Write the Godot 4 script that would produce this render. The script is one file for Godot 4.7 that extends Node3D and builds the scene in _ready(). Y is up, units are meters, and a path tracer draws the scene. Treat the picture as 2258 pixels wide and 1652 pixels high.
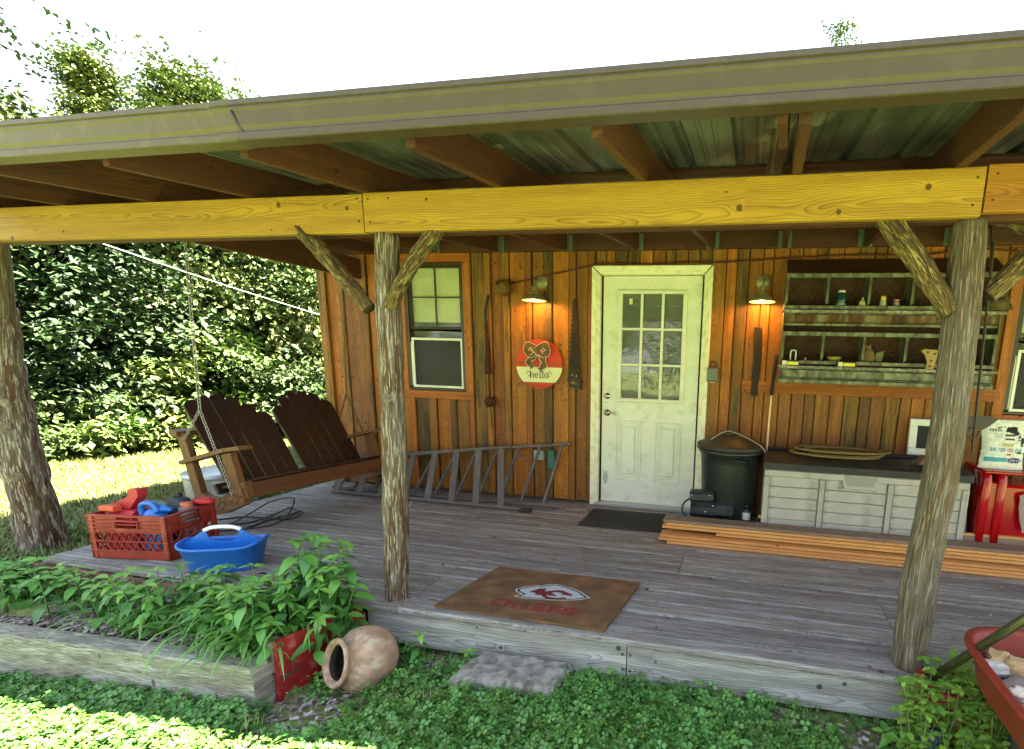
extends Node3D
# A porch on a board-walled cabin, measured from the photograph: x runs along the wall, y up from the deck boards, z out from the wall.
const EYE := Vector3(1.3166, 1.2893, 4.3915)
const TURN := Vector3(-0.1864, 0.1962, 0.0316)
const FOCAL := 1096.725
const PRINCIPAL := Vector2(1426.93, 1016.45)
const FRAME := Vector2(2258, 1652)
var rng := RandomNumberGenerator.new()
var taken := {}
var M := {}
var eye_basis: Basis

# ---------- the photograph's pixels as directions, met with a plane ----------
func dir_of(u, v) -> Vector3:
	return eye_basis * Vector3((u - PRINCIPAL.x) / FOCAL, -(v - PRINCIPAL.y) / FOCAL, -1.0)
func pz(u, v, z) -> Vector3:
	var d = dir_of(u, v); return EYE + d * ((z - EYE.z) / d.z)
func py(u, v, y) -> Vector3:
	var d = dir_of(u, v); return EYE + d * ((y - EYE.y) / d.y)
func rf(a, b) -> float: return rng.randf_range(a, b)
func lin(r, g, b) -> Color: return Color(r, g, b).linear_to_srgb()

# ---------- objects ----------
func numbered(called: String) -> String:
	var n = taken.get(called, 0); taken[called] = n + 1
	return called if n == 0 else "%s_%03d" % [called, n]
func tag(o, label = "", category = "", group = "", kind = ""):
	if label: o.set_meta("label", label)
	if category: o.set_meta("category", category)
	if group: o.set_meta("group", group)
	if kind: o.set_meta("kind", kind)
	return o
func thing(called, label, category, at = Vector3.ZERO, group = "") -> Node3D:
	var o := Node3D.new(); o.name = numbered(called); add_child(o); o.position = at
	return tag(o, label, category, group)
func part(parent, called, mesh, material, xf = Transform3D()) -> MeshInstance3D:
	var o := MeshInstance3D.new()
	o.mesh = mesh; o.transform = xf; o.material_override = material
	if parent == self:
		o.name = numbered(called); add_child(o)
	else:
		o.name = called; parent.add_child(o, true)
	return o
func solo(called, mesh, material, label, category, xf = Transform3D(), group = "") -> MeshInstance3D:
	return tag(part(self, called, mesh, material, xf), label, category, group)
func many(parent, called, mesh, material, xfs: Array, colors: Array = []) -> MultiMeshInstance3D:
	var mm := MultiMesh.new(); mm.transform_format = MultiMesh.TRANSFORM_3D; mm.use_colors = colors.size() > 0
	mm.mesh = mesh; mm.instance_count = xfs.size()
	for i in xfs.size():
		mm.set_instance_transform(i, xfs[i])
		if colors.size(): mm.set_instance_color(i, colors[i])
	var o := MultiMeshInstance3D.new(); o.multimesh = mm; o.material_override = material
	if parent == self:
		o.name = numbered(called); add_child(o)
	else:
		o.name = called; parent.add_child(o, true)
	return o

# ---------- shapes ----------
func tris(pts: PackedVector3Array, uvs: PackedVector2Array, smooth := false, col = null) -> ArrayMesh:
	var st := SurfaceTool.new(); st.begin(Mesh.PRIMITIVE_TRIANGLES)
	st.set_smooth_group(0 if smooth else -1)
	if col != null: st.set_color(col)
	for i in pts.size():
		if uvs.size(): st.set_uv(uvs[i])
		st.add_vertex(pts[i])
	st.generate_normals()
	return st.commit()
func newst(smooth := false, col = null) -> SurfaceTool:
	var st := SurfaceTool.new(); st.begin(Mesh.PRIMITIVE_TRIANGLES); st.set_smooth_group(0 if smooth else -1)
	if col != null: st.set_color(col)
	return st
func fin(st: SurfaceTool) -> ArrayMesh:
	st.generate_normals(); return st.commit()
func quad(st, a, b, c, d, ua = Vector2(0, 0), ub = Vector2(1, 0), uc = Vector2(1, 1), ud = Vector2(0, 1)):
	st.set_uv(ua); st.add_vertex(a); st.set_uv(ub); st.add_vertex(b); st.set_uv(uc); st.add_vertex(c)
	st.set_uv(ua); st.add_vertex(a); st.set_uv(uc); st.add_vertex(c); st.set_uv(ud); st.add_vertex(d)
# a bar of a cross-section (points in the y,z plane, going round) along x from -l/2 to l/2
func bar(st, prof: PackedVector2Array, l: float, xf := Transform3D(), u0 := 0.0, ulen := 4.0, v0 := 0.0, vw := 0.15, caps := true, bow := 0.0):
	var n = prof.size(); var segs = 6 if bow != 0.0 else 1
	var acc = 0.0
	for i in n:
		var p = prof[i]; var q = prof[(i + 1) % n]; var s = p.distance_to(q) / vw
		for k in segs:
			var t0 = float(k) / segs; var t1 = float(k + 1) / segs
			var x0 = (t0 - 0.5) * l; var x1 = (t1 - 0.5) * l
			var b0 = bow * sin(PI * t0); var b1 = bow * sin(PI * t1)
			quad(st, xf * Vector3(x0, p.x + b0, p.y), xf * Vector3(x0, q.x + b0, q.y), xf * Vector3(x1, q.x + b1, q.y), xf * Vector3(x1, p.x + b1, p.y),
				Vector2(u0 + t0 * l / ulen, v0 + acc), Vector2(u0 + t0 * l / ulen, v0 + acc + s), Vector2(u0 + t1 * l / ulen, v0 + acc + s), Vector2(u0 + t1 * l / ulen, v0 + acc))
		acc += s
	if caps:
		for i in range(1, n - 1):
			for side in [-1, 1]:
				var tri = [prof[0], prof[i], prof[i + 1]] if side > 0 else [prof[0], prof[i + 1], prof[i]]
				for p in tri:
					st.set_uv(Vector2(u0 + p.x * 0.3, v0 + p.y / vw)); st.add_vertex(xf * Vector3(side * l / 2, p.x, p.y))
func chamfer(t, w, c = 0.003) -> PackedVector2Array:
	var a = t / 2; var b = w / 2; c = min(c, a * 0.6)
	return PackedVector2Array([Vector2(a, -b + c), Vector2(a, b - c), Vector2(a - c, b), Vector2(-a + c, b), Vector2(-a, b - c), Vector2(-a, -b + c), Vector2(-a + c, -b), Vector2(a - c, -b)])
# a board from a to b: w wide, t thick, its face looking along up
func board_xf(a: Vector3, b: Vector3, up: Vector3) -> Transform3D:
	var x = (b - a).normalized(); var z = x.cross(up).normalized(); var y = z.cross(x)
	return Transform3D(Basis(x, y, z), (a + b) / 2)
func board(parent, called, a: Vector3, b: Vector3, w: float, t: float, up: Vector3, material, tint = Color(1, 1, 1), c := 0.003, ulen := 4.0, bow := 0.0) -> MeshInstance3D:
	var st = newst(false, tint)
	bar(st, chamfer(t, w, c), a.distance_to(b), Transform3D(), rng.randf(), ulen, rng.randf(), max(w, 0.09) * 1.02, true, bow)
	return part(parent, called, fin(st), material, board_xf(a, b, up))
func box_mesh(s: Vector3, c := 0.004, tint = Color(1, 1, 1)) -> ArrayMesh:
	var st = newst(false, tint)
	bar(st, chamfer(s.y, s.z, c), s.x, Transform3D(), 0, 1, 0, 1)
	return fin(st)
func at(p: Vector3, turn := 0.0) -> Transform3D: return Transform3D(Basis(Vector3.UP, turn), p)
# a tube through points, with radii; wob adds relief
func tube_into(st, pts: Array, rad, seg := 10, vlen := 1.0, caps := true, rough = null, amp := 0.0, useam := 1.0):
	var n = pts.size(); var rings = []; var ups = []
	var side = Vector3.ZERO
	for i in n:
		var d = (pts[min(i + 1, n - 1)] - pts[max(i - 1, 0)]).normalized()
		if side == Vector3.ZERO:
			side = d.cross(Vector3.UP if abs(d.y) < 0.9 else Vector3.RIGHT).normalized()
		side = (side - d * side.dot(d)).normalized()
		var other = d.cross(side); var ring = []
		var r = rad[i] if rad is Array else rad
		for k in seg:
			var a = TAU * k / seg; var rr = r
			if rough != null: rr += amp * r * rough.get_noise_3d(cos(a) * 3.0, i * 0.35, sin(a) * 3.0)
			ring.append(pts[i] + (side * cos(a) + other * sin(a)) * rr)
		rings.append(ring)
	var len = 0.0
	for i in n - 1:
		var l2 = len + pts[i].distance_to(pts[i + 1])
		for k in seg:
			var k2 = (k + 1) % seg
			var u0 = useam * k / seg; var u1 = useam * (k + 1) / seg
			quad(st, rings[i][k], rings[i + 1][k], rings[i + 1][k2], rings[i][k2], Vector2(len / vlen, u0), Vector2(l2 / vlen, u0), Vector2(l2 / vlen, u1), Vector2(len / vlen, u1))
		len = l2
	if caps:
		for e in [0, n - 1]:
			for k in seg:
				var a = rings[e][k]; var b = rings[e][(k + 1) % seg]
				st.set_uv(Vector2(0.3, 0.5)); 
				if e == 0:
					st.add_vertex(pts[e]); st.add_vertex(a); st.add_vertex(b)
				else:
					st.add_vertex(pts[e]); st.add_vertex(b); st.add_vertex(a)
func tube(pts: Array, rad, seg := 10, smooth := true, col = null) -> ArrayMesh:
	var st = newst(smooth, col); tube_into(st, pts, rad, seg); return fin(st)
func curve(pts: Array, n := 24) -> Array:
	var c := Curve3D.new()
	for i in pts.size():
		var t = (pts[min(i + 1, pts.size() - 1)] - pts[max(i - 1, 0)]) / 6.0
		c.add_point(pts[i], -t, t)
	var out = []
	for i in n + 1: out.append(c.sample_baked(c.get_baked_length() * i / n, true))
	return out
# turned shape: profile of (radius, height), round y
func lathe_into(st, prof: Array, seg := 24, sx := 1.0, sz := 1.0, xf := Transform3D(), rough = null, amp := 0.0):
	for i in prof.size() - 1:
		for k in seg:
			var q = []
			for e in [[i, k], [i + 1, k], [i + 1, k + 1], [i, k + 1]]:
				var a = TAU * (e[1] % seg) / seg; var p = prof[e[0]]
				var v = Vector3(p[0] * cos(a) * sx, p[1], p[0] * sin(a) * sz)
				if rough != null: v += v.normalized() * amp * rough.get_noise_3dv(v * 10.0)
				q.append(xf * v)
			quad(st, q[0], q[3], q[2], q[1], Vector2(float(k) / seg * 3, float(i) / prof.size()), Vector2(float(k + 1) / seg * 3, float(i) / prof.size()), Vector2(float(k + 1) / seg * 3, float(i + 1) / prof.size()), Vector2(float(k) / seg * 3, float(i + 1) / prof.size()))
func lathe(prof: Array, seg := 24, smooth := true, sx := 1.0, sz := 1.0, col = null) -> ArrayMesh:
	var st = newst(smooth, col); lathe_into(st, prof, seg, sx, sz); return fin(st)
# flat outline in x,y given thickness along z
func slab(poly: PackedVector2Array, t: float, col = null) -> ArrayMesh:
	var st = newst(false, col)
	if Geometry2D.is_polygon_clockwise(poly): poly.reverse()
	var ix = Geometry2D.triangulate_polygon(poly)
	for i in range(0, ix.size(), 3):
		var tri = [poly[ix[i]], poly[ix[i + 1]], poly[ix[i + 2]]]
		if (tri[1] - tri[0]).cross(tri[2] - tri[0]) > 0: tri.reverse()
		for p in tri: st.set_uv(p); st.add_vertex(Vector3(p.x, p.y, t / 2))
		tri.reverse()
		for p in tri: st.set_uv(p); st.add_vertex(Vector3(p.x, p.y, -t / 2))
	for i in poly.size():
		var a = poly[i]; var b = poly[(i + 1) % poly.size()]
		quad(st, Vector3(a.x, a.y, t / 2), Vector3(a.x, a.y, -t / 2), Vector3(b.x, b.y, -t / 2), Vector3(b.x, b.y, t / 2), a, a, b, b)
	return fin(st)
func text_mesh(words: String, size: float, depth: float, serif := false, slant := 0.0) -> TextMesh:
	var f := SystemFont.new(); f.font_names = PackedStringArray(["Droid Serif" if serif else "Droid Sans"])
	f.font_italic = slant > 0.0
	var t := TextMesh.new(); t.font = f; t.text = words; t.font_size = 32; t.pixel_size = size / 32.0; t.depth = depth; t.curve_step = 2.0
	return t
func chain_mesh(a: Vector3, b: Vector3, link := 0.036, wire := 0.0027) -> ArrayMesh:
	var st = newst(true); var n = int(a.distance_to(b) / (link * 0.72)); var d = (b - a).normalized()
	var s1 = d.cross(Vector3(0.3, 0.1, 1).normalized()).normalized(); var s2 = d.cross(s1)
	for i in n:
		var c = a.lerp(b, (i + 0.5) / n); var s = s1 if i % 2 else s2; var pts = []
		for k in 13:
			var t = TAU * k / 12; pts.append(c + d * (cos(t) * link * 0.5 + sign(cos(t)) * 0.0) + s * sin(t) * link * 0.27)
		tube_into(st, pts, wire, 5, 1.0, false)
	return fin(st)
func blob(r: Vector3, seedn: int, amp := 0.25, flat_base := false, col = null) -> ArrayMesh:   # a rough stone
	var n := FastNoiseLite.new(); n.seed = seedn; n.frequency = 0.9
	var st = newst(false, col); var rows = 9; var cols = 14; var g = []
	for i in rows + 1:
		var row = []
		for k in cols:
			var th = PI * i / rows; var ph = TAU * k / cols
			var v = Vector3(sin(th) * cos(ph), cos(th), sin(th) * sin(ph))
			var s = 1.0 + amp * n.get_noise_3dv(v * 2.0) + amp * 0.5 * n.get_noise_3dv(v * 5.0)
			v = v.sign() * Vector3(pow(abs(v.x), 0.7), pow(abs(v.y), 0.7), pow(abs(v.z), 0.7)) * s
			row.append(v * r)
		g.append(row)
	for i in rows:
		for k in cols:
			var k2 = (k + 1) % cols
			quad(st, g[i][k], g[i][k2], g[i + 1][k2], g[i + 1][k], Vector2(float(k) / cols, float(i) / rows), Vector2(float(k + 1) / cols, float(i) / rows), Vector2(float(k + 1) / cols, float(i + 1) / rows), Vector2(float(k) / cols, float(i + 1) / rows))
	return fin(st)

# ---------- computed textures ----------
func tex(data: PackedByteArray, w: int, h: int, mip := true) -> ImageTexture:
	var im = Image.create_from_data(w, h, false, Image.FORMAT_RGB8, data)
	return ImageTexture.create_from_image(im)
func bumps(vals: PackedByteArray, w: int, h: int, strength: float) -> ImageTexture:
	var im = Image.create_from_data(w, h, false, Image.FORMAT_L8, vals)
	im.convert(Image.FORMAT_RGBA8); im.bump_map_to_normal_map(strength)
	return ImageTexture.create_from_image(im)
# sawn wood: growth rings cut by the board's face, fibres, knots. light/dark are sRGB. 4 m along, 0.15 m across.
func wood(seedn: int, light: Color, dark: Color, w := 1024, h := 128, rings := 260.0, knots := 5, fibre := 0.25, contrast := 1.0, weather := 0.0, weather_col := Color(0.5, 0.5, 0.5)) -> Array:
	var n := FastNoiseLite.new(); n.seed = seedn; n.frequency = 1.0; n.fractal_octaves = 2
	var r := RandomNumberGenerator.new(); r.seed = seedn * 7 + 3
	var kn = []
	for i in knots: kn.append([r.randf() * 4.0, r.randf_range(0.02, 0.13), r.randf_range(0.004, 0.013)])
	var out := PackedByteArray(); out.resize(w * h * 3)
	var hh := PackedByteArray(); hh.resize(w * h)
	var pith = r.randf_range(0.03, 0.12)
	for i in w:
		var x = 4.0 * i / w
		var y0 = pith + 0.045 * n.get_noise_1d(x * 0.55)
		var d = 0.012 + 0.06 * abs(n.get_noise_2d(x * 0.45, 40.0)) + 0.01 * n.get_noise_2d(x * 3.0, 90.0)
		var near = []
		for k in kn:
			if abs(k[0] - x) < 0.14: near.append(k)
		for j in h:
			var y = 0.15 * j / h
			var rr = sqrt((y - y0) * (y - y0) + d * d) + 0.0022 * n.get_noise_2d(x * 2.0, y * 30.0)
			var dk = 0.0
			for k in near:
				var e = sqrt((x - k[0]) * (x - k[0]) * 0.18 + (y - k[1]) * (y - k[1])) / k[2]
				rr += k[2] * 1.3 * exp(-e * e * 0.35)
				var e2 = sqrt((x - k[0]) * (x - k[0]) * 0.8 + (y - k[1]) * (y - k[1])) / k[2]
				if e2 < 1.0: dk = max(dk, 1.0 - e2 * e2 * 0.5)
			var f = rr * rings; f -= floor(f)
			var late = f * f * f * (1.0 if f < 0.93 else (1.0 - f) / 0.07)
			var fib = n.get_noise_2d(x * 6.0, y * 700.0)
			var band = n.get_noise_2d(x * 0.8 + 20.0, y * 14.0)
			var t = clamp(contrast * (0.62 * late + 0.18 + 0.22 * band) + fibre * fib, 0.0, 1.0)
			t = max(t, dk * 0.95)
			var c = light.lerp(dark, t)
			if dk > 0.3: c = c.lerp(dark * 0.55, dk * 0.7)
			if weather > 0.0:
				var g = clamp((n.get_noise_2d(x * 1.3, y * 22.0 + 7.0) + n.get_noise_2d(x * 5.0 + 3.0, y * 130.0) * 0.6) * 1.6 + weather, 0.0, 1.0)
				c = c.lerp(weather_col * (1.0 - 0.5 * t), g * 0.85)
			var o = (j * w + i)
			out[o * 3] = int(clamp(c.r, 0, 1) * 255); out[o * 3 + 1] = int(clamp(c.g, 0, 1) * 255); out[o * 3 + 2] = int(clamp(c.b, 0, 1) * 255)
			hh[o] = int(clamp(0.75 - 0.5 * late - 0.3 * fib - 0.4 * dk, 0, 1) * 255)
	return [tex(out, w, h), hh, w, h]
# cloudy two- or three-tone surface; streak stretches it along v
func cloudy(seedn: int, a: Color, b: Color, c: Color, w := 256, h := 256, fx := 6.0, fy := 6.0, speck := 0.15, bias := 0.0) -> ImageTexture:
	var n := FastNoiseLite.new(); n.seed = seedn; n.frequency = 1.0; n.fractal_octaves = 4
	var out := PackedByteArray(); out.resize(w * h * 3)
	for j in h:
		for i in w:
			var x = float(i) / w; var y = float(j) / h
			# wrap by crossfading so that repeats do not show a seam
			var t = n.get_noise_2d(x * fx, y * fy); var t2 = n.get_noise_2d((x + 5.0) * fx, y * fy * 0.7 + 31.0)
			if x > 0.85: t = lerp(t, n.get_noise_2d((x - 1.0) * fx, y * fy), (x - 0.85) / 0.15)
			if y > 0.85: t = lerp(t, n.get_noise_2d(x * fx, (y - 1.0) * fy), (y - 0.85) / 0.15)
			var s = n.get_noise_2d(x * 220.0, y * 220.0) * speck
			var k = a.lerp(b, clamp(t * 1.6 + 0.5 + s + bias, 0, 1))
			k = k.lerp(c, clamp(t2 * 3.0 - 0.55 + s, 0, 1))
			var o = (j * w + i) * 3
			out[o] = int(clamp(k.r, 0, 1) * 255); out[o + 1] = int(clamp(k.g, 0, 1) * 255); out[o + 2] = int(clamp(k.b, 0, 1) * 255)
	return tex(out, w, h)
# weathered log: long splits, strips of bark. u runs along the log, v round it
func bark(seedn: int, pale: Color, grey: Color, dark: Color, brown: Color, strip := 0.0, along := 1.0) -> Array:
	var w = 512; var h = 256
	var n := FastNoiseLite.new(); n.seed = seedn; n.frequency = 1.0; n.fractal_octaves = 3
	var out := PackedByteArray(); out.resize(w * h * 3); var hh := PackedByteArray(); hh.resize(w * h)
	for j in h:
		var a = TAU * j / h; var cx = cos(a); var sx = sin(a)
		for i in w:
			var x = 2.0 * along * i / w
			var wob = n.get_noise_2d(x * 1.1, 3.0) * 0.2
			var s = n.get_noise_3d(cx * 2.2 + wob, x * 2.4, sx * 2.2)
			var fine = n.get_noise_3d(cx * 22.0, x * 3.5, sx * 22.0)
			var s2 = n.get_noise_3d(cx * 5.0 + wob * 2.0, x * 1.1 + 9.0, sx * 5.0)
			var crack = (1.0 - clamp(abs(s2) * 16.0, 0.0, 1.0)) * clamp(n.get_noise_3d(cx * 1.7 + 20.0, x * 1.6, sx * 1.7) * 4.0 + 0.3, 0.0, 1.0)
			var flake = clamp((n.get_noise_3d(cx * 8.0, x * 4.5 + 40.0, sx * 8.0) - 0.12 + 0.3 * s) * 9.0, 0.0, 1.0)
			var c = grey.lerp(brown, clamp(n.get_noise_3d(cx * 1.8 + 8.0, x * 1.3, sx * 1.8) * 2.5 + 0.35 + strip, 0, 1))
			c = c.lerp(pale, flake * 0.85)
			c = c * (0.92 + 0.45 * fine)
			c = c.lerp(dark, crack * 0.85)
			var o = j * w + i
			out[o * 3] = int(clamp(c.r, 0, 1) * 255); out[o * 3 + 1] = int(clamp(c.g, 0, 1) * 255); out[o * 3 + 2] = int(clamp(c.b, 0, 1) * 255)
			hh[o] = int(clamp(0.5 + flake * 0.2 + fine * 0.25 - crack * 0.5, 0, 1) * 255)
	return [tex(out, w, h), hh, w, h]
func mat(col: Color, rough := 0.7, metal := 0.0, texture = null, normal = null, nscale := 1.0, vcol := false) -> StandardMaterial3D:
	var m := StandardMaterial3D.new()
	m.albedo_color = col; m.roughness = rough; m.metallic = metal
	if texture != null: m.albedo_texture = texture
	if normal != null:
		m.normal_enabled = true; m.normal_texture = normal; m.normal_scale = nscale
	m.vertex_color_use_as_albedo = vcol
	return m
func wood_mat(a: Array, rough := 0.7, bump := 2.0) -> StandardMaterial3D:
	return mat(Color(1, 1, 1), rough, 0.0, a[0], bumps(a[1], a[2], a[3], bump) if bump > 0 else null, 0.8, true)
func leaf_mat(rough := 0.5, trans := 0.35) -> StandardMaterial3D:
	var m = mat(Color(1, 1, 1), rough, 0.0, null, null, 1.0, true)
	m.cull_mode = BaseMaterial3D.CULL_DISABLED
	m.backlight_enabled = true; m.backlight = Color(trans, trans, trans * 0.4)
	return m

func _ready():
	eye_basis = Basis.from_euler(TURN)
	# camera: a cropped wide lens, so its axis is not in the middle of the frame
	var cam := Camera3D.new(); cam.name = "camera"; add_child(cam)
	cam.transform = Transform3D(eye_basis, EYE)
	cam.near = 0.05; cam.far = 400.0
	cam.projection = Camera3D.PROJECTION_FRUSTUM
	cam.size = cam.near * FRAME.y / FOCAL
	cam.frustum_offset = Vector2((FRAME.x / 2 - PRINCIPAL.x), -(FRAME.y / 2 - PRINCIPAL.y)) * cam.near / FOCAL
	cam.current = true
	# sky, sun and exposure: bright hazy summer sky, sun over the right end of the house, picture exposed for the shade
	var env := Environment.new(); env.background_mode = Environment.BG_SKY
	var sky := Sky.new(); var sm := ProceduralSkyMaterial.new()
	sm.sky_top_color = Color(0.80, 0.90, 1.0); sm.sky_horizon_color = Color(1.0, 1.0, 1.0); sm.sky_curve = 0.3
	sm.ground_bottom_color = Color(0.25, 0.27, 0.18); sm.ground_horizon_color = Color(0.6, 0.63, 0.55)
	sm.sun_angle_max = 0.0
	sm.sky_energy_multiplier = 0.45
	sky.sky_material = sm; env.sky = sky
	env.tonemap_mode = Environment.TONE_MAPPER_LINEAR
	env.tonemap_exposure = 18.0
	env.sdfgi_enabled = true; env.ssao_enabled = true; env.ssil_enabled = true
	var we := WorldEnvironment.new(); we.name = "environment"; we.environment = env; add_child(we)
	var sun := DirectionalLight3D.new(); sun.name = "sun"; add_child(sun)
	sun.light_energy = 1.6; sun.light_angular_distance = 0.5; sun.light_color = Color(1.0, 0.95, 0.84); sun.shadow_enabled = true
	sun.look_at_from_position(Vector3.ZERO, -Vector3(0.60, 1.04, -0.055), Vector3.UP)
	make_materials()
	make_cabin()
	make_deck()
	make_roof()
	make_posts()
	make_ground()
	make_bed()
	make_nest_box()
	make_wall_things()
	make_deck_things()
	make_swing()
	make_ladders()
	make_crate()
	make_caddy()
	make_tub_left()
	make_pot()
	make_stone()
	make_right_corner()
	make_leaf_sets()
	make_bed_plants()
	make_lawn()
	make_woods()

func make_materials():
	var W = Color(1, 1, 1)
	# wall boards: warm stained pine
	M.wall = [wood_mat(wood(11, Color(0.77, 0.51, 0.11), Color(0.37, 0.18, 0.02), 1024, 96, 170.0, 7, 0.34, 1.15, -0.2, Color(0.36, 0.30, 0.19)), 0.6, 1.5),
		wood_mat(wood(12, Color(0.77, 0.48, 0.10), Color(0.38, 0.17, 0.02), 1024, 96, 120.0, 5, 0.34, 1.2, -0.5), 0.6, 1.5),
		wood_mat(wood(13, Color(0.70, 0.48, 0.11), Color(0.33, 0.17, 0.03), 1024, 96, 210.0, 6, 0.36, 1.15, 0.05, Color(0.34, 0.30, 0.20)), 0.65, 1.5)]
	M.beam = wood_mat(wood(21, Color(0.70, 0.55, 0.15), Color(0.43, 0.28, 0.05), 2048, 192, 150.0, 9, 0.3, 1.05, -0.55, Color(0.40, 0.27, 0.08)), 0.6, 1.0)
	M.rafter = [wood_mat(wood(31, Color(0.36, 0.20, 0.085), Color(0.15, 0.07, 0.03), 1024, 96, 140.0, 9, 0.25, 1.0), 0.65, 1.0),
		wood_mat(wood(32, Color(0.34, 0.18, 0.08), Color(0.14, 0.065, 0.028), 1024, 96, 110.0, 7, 0.25, 1.0), 0.65, 1.0)]
	M.deck = []
	for s in [41, 42, 43]:
		M.deck.append(wood_mat(wood(s, Color(0.58, 0.56, 0.545), Color(0.22, 0.195, 0.185), 2048, 96, [230.0, 150.0, 300.0][s - 41], 4, 0.42, 0.95, 0.12, Color(0.70, 0.69, 0.69)), 0.8, 3.0))
	M.fascia = wood_mat(wood(45, Color(0.62, 0.61, 0.58), Color(0.28, 0.27, 0.25), 2048, 128, 120.0, 6, 0.35, 0.85, 0.1, Color(0.72, 0.72, 0.70)), 0.8, 2.5)
	M.bedlog = wood_mat(wood(46, Color(0.58, 0.56, 0.50), Color(0.24, 0.22, 0.19), 1024, 128, 330.0, 4, 0.75, 0.7, 0.2, Color(0.72, 0.71, 0.67)), 0.85, 4.0)
	M.lumber = [wood_mat(wood(51, Color(0.84, 0.62, 0.37), Color(0.56, 0.33, 0.16), 1024, 96, 160.0, 6, 0.2, 0.8), 0.6, 0.7),
		wood_mat(wood(52, Color(0.86, 0.66, 0.40), Color(0.62, 0.39, 0.19), 1024, 96, 110.0, 4, 0.2, 0.8), 0.6, 0.7)]
	M.greylumber = wood_mat(wood(53, Color(0.56, 0.47, 0.40), Color(0.33, 0.25, 0.20), 1024, 96, 180.0, 4, 0.3, 0.8), 0.75, 1.5)
	M.swing = wood_mat(wood(55, Color(0.20, 0.09, 0.05), Color(0.08, 0.035, 0.02), 512, 64, 120.0, 2, 0.3, 0.9), 0.5, 1.0)
	M.swing_side = wood_mat(wood(56, Color(0.46, 0.30, 0.13), Color(0.23, 0.13, 0.05), 512, 64, 110.0, 2, 0.35, 0.9), 0.55, 1.0)
	M.ladder = wood_mat(wood(57, Color(0.46, 0.44, 0.42), Color(0.20, 0.17, 0.16), 512, 64, 220.0, 2, 0.4, 0.9), 0.8, 2.0)
	var b1 = bark(61, Color(0.67, 0.64, 0.60), Color(0.39, 0.34, 0.30), Color(0.09, 0.07, 0.06), Color(0.31, 0.21, 0.13), 0.1, 1.7)
	M.post = mat(W, 0.8, 0, b1[0], bumps(b1[1], 512, 256, 2.5), 1.0)
	var b3 = bark(62, Color(0.50, 0.46, 0.41), Color(0.36, 0.32, 0.27), Color(0.13, 0.10, 0.08), Color(0.33, 0.25, 0.16), -0.1, 1.4)
	M.post_dull = mat(W, 0.8, 0, b3[0], bumps(b3[1], 512, 256, 2.5), 1.0)
	var b2 = bark(63, Color(0.66, 0.58, 0.36), Color(0.36, 0.28, 0.14), Color(0.08, 0.06, 0.04), Color(0.24, 0.17, 0.08), 0.0, 4.0)
	M.branch = mat(W, 0.85, 0, b2[0], bumps(b2[1], 512, 256, 7.0), 1.0)
	M.tree_bark = mat(lin(0.10, 0.075, 0.05), 0.9, 0, b1[0])
	M.gutter = mat(W, 0.38, 0.0, cloudy(71, Color(0.24, 0.195, 0.15), Color(0.25, 0.205, 0.155), Color(0.265, 0.22, 0.17), 256, 64, 10.0, 3.0, 0.1))
	M.gutter_old = mat(W, 0.38, 0.0, cloudy(72, Color(0.265, 0.23, 0.125), Color(0.28, 0.24, 0.13), Color(0.31, 0.275, 0.165), 256, 64, 14.0, 3.0, 0.15))
	M.tin = mat(W, 0.45, 0.3, cloudy(73, Color(0.25, 0.27, 0.27), Color(0.36, 0.38, 0.37), Color(0.54, 0.54, 0.50), 512, 512, 7.0, 4.0, 0.2))
	M.galv = mat(W, 0.5, 0.35, cloudy(74, Color(0.36, 0.37, 0.31), Color(0.50, 0.52, 0.43), Color(0.28, 0.23, 0.16), 256, 256, 12.0, 6.0, 0.35))
	M.galv_rust = mat(W, 0.7, 0.15, cloudy(75, Color(0.48, 0.47, 0.36), Color(0.34, 0.19, 0.08), Color(0.24, 0.12, 0.05), 256, 64, 9.0, 2.0, 0.4))
	M.galv_clean = mat(lin(0.45, 0.48, 0.50), 0.4, 0.6)
	M.hanger = mat(lin(0.16, 0.20, 0.16), 0.5, 0.5)
	M.door = mat(W, 0.4, 0, cloudy(76, Color(0.90, 0.90, 0.84), Color(0.87, 0.88, 0.81), Color(0.83, 0.83, 0.74), 512, 512, 5.0, 9.0, 0.25))
	M.white = mat(W, 0.45, 0, cloudy(77, Color(0.93, 0.92, 0.82), Color(0.90, 0.89, 0.77), Color(0.85, 0.83, 0.68), 256, 256, 5.0, 12.0, 0.2))
	M.screen_white = mat(lin(0.80, 0.82, 0.74), 0.5)
	M.bronze = mat(lin(0.045, 0.035, 0.022), 0.4)
	M.core = mat(lin(0.20, 0.15, 0.10), 0.9)
	M.blind = mat(W, 0.85, 0, cloudy(78, Color(0.86, 0.88, 0.72), Color(0.80, 0.83, 0.66), Color(0.74, 0.78, 0.6), 128, 128, 2.0, 3.0, 0.1))
	M.curtain = mat(lin(0.50, 0.50, 0.14), 0.9)
	var g := StandardMaterial3D.new(); g.transparency = BaseMaterial3D.TRANSPARENCY_ALPHA; g.albedo_color = Color(0.75, 0.8, 0.7, 0.12); g.roughness = 0.03; g.metallic_specular = 0.9
	M.glass = g
	var sc := StandardMaterial3D.new(); sc.transparency = BaseMaterial3D.TRANSPARENCY_ALPHA; sc.albedo_color = Color(0.10, 0.11, 0.10, 0.55); sc.roughness = 0.5
	M.screen = sc
	M.steel = mat(lin(0.55, 0.53, 0.48), 0.25, 0.9)
	M.chain = mat(lin(0.36, 0.35, 0.34), 0.4, 0.7)
	M.old_chain = mat(lin(0.12, 0.09, 0.06), 0.6, 0.5)
	M.iron = mat(lin(0.055, 0.042, 0.036), 0.6, 0.3)
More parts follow.
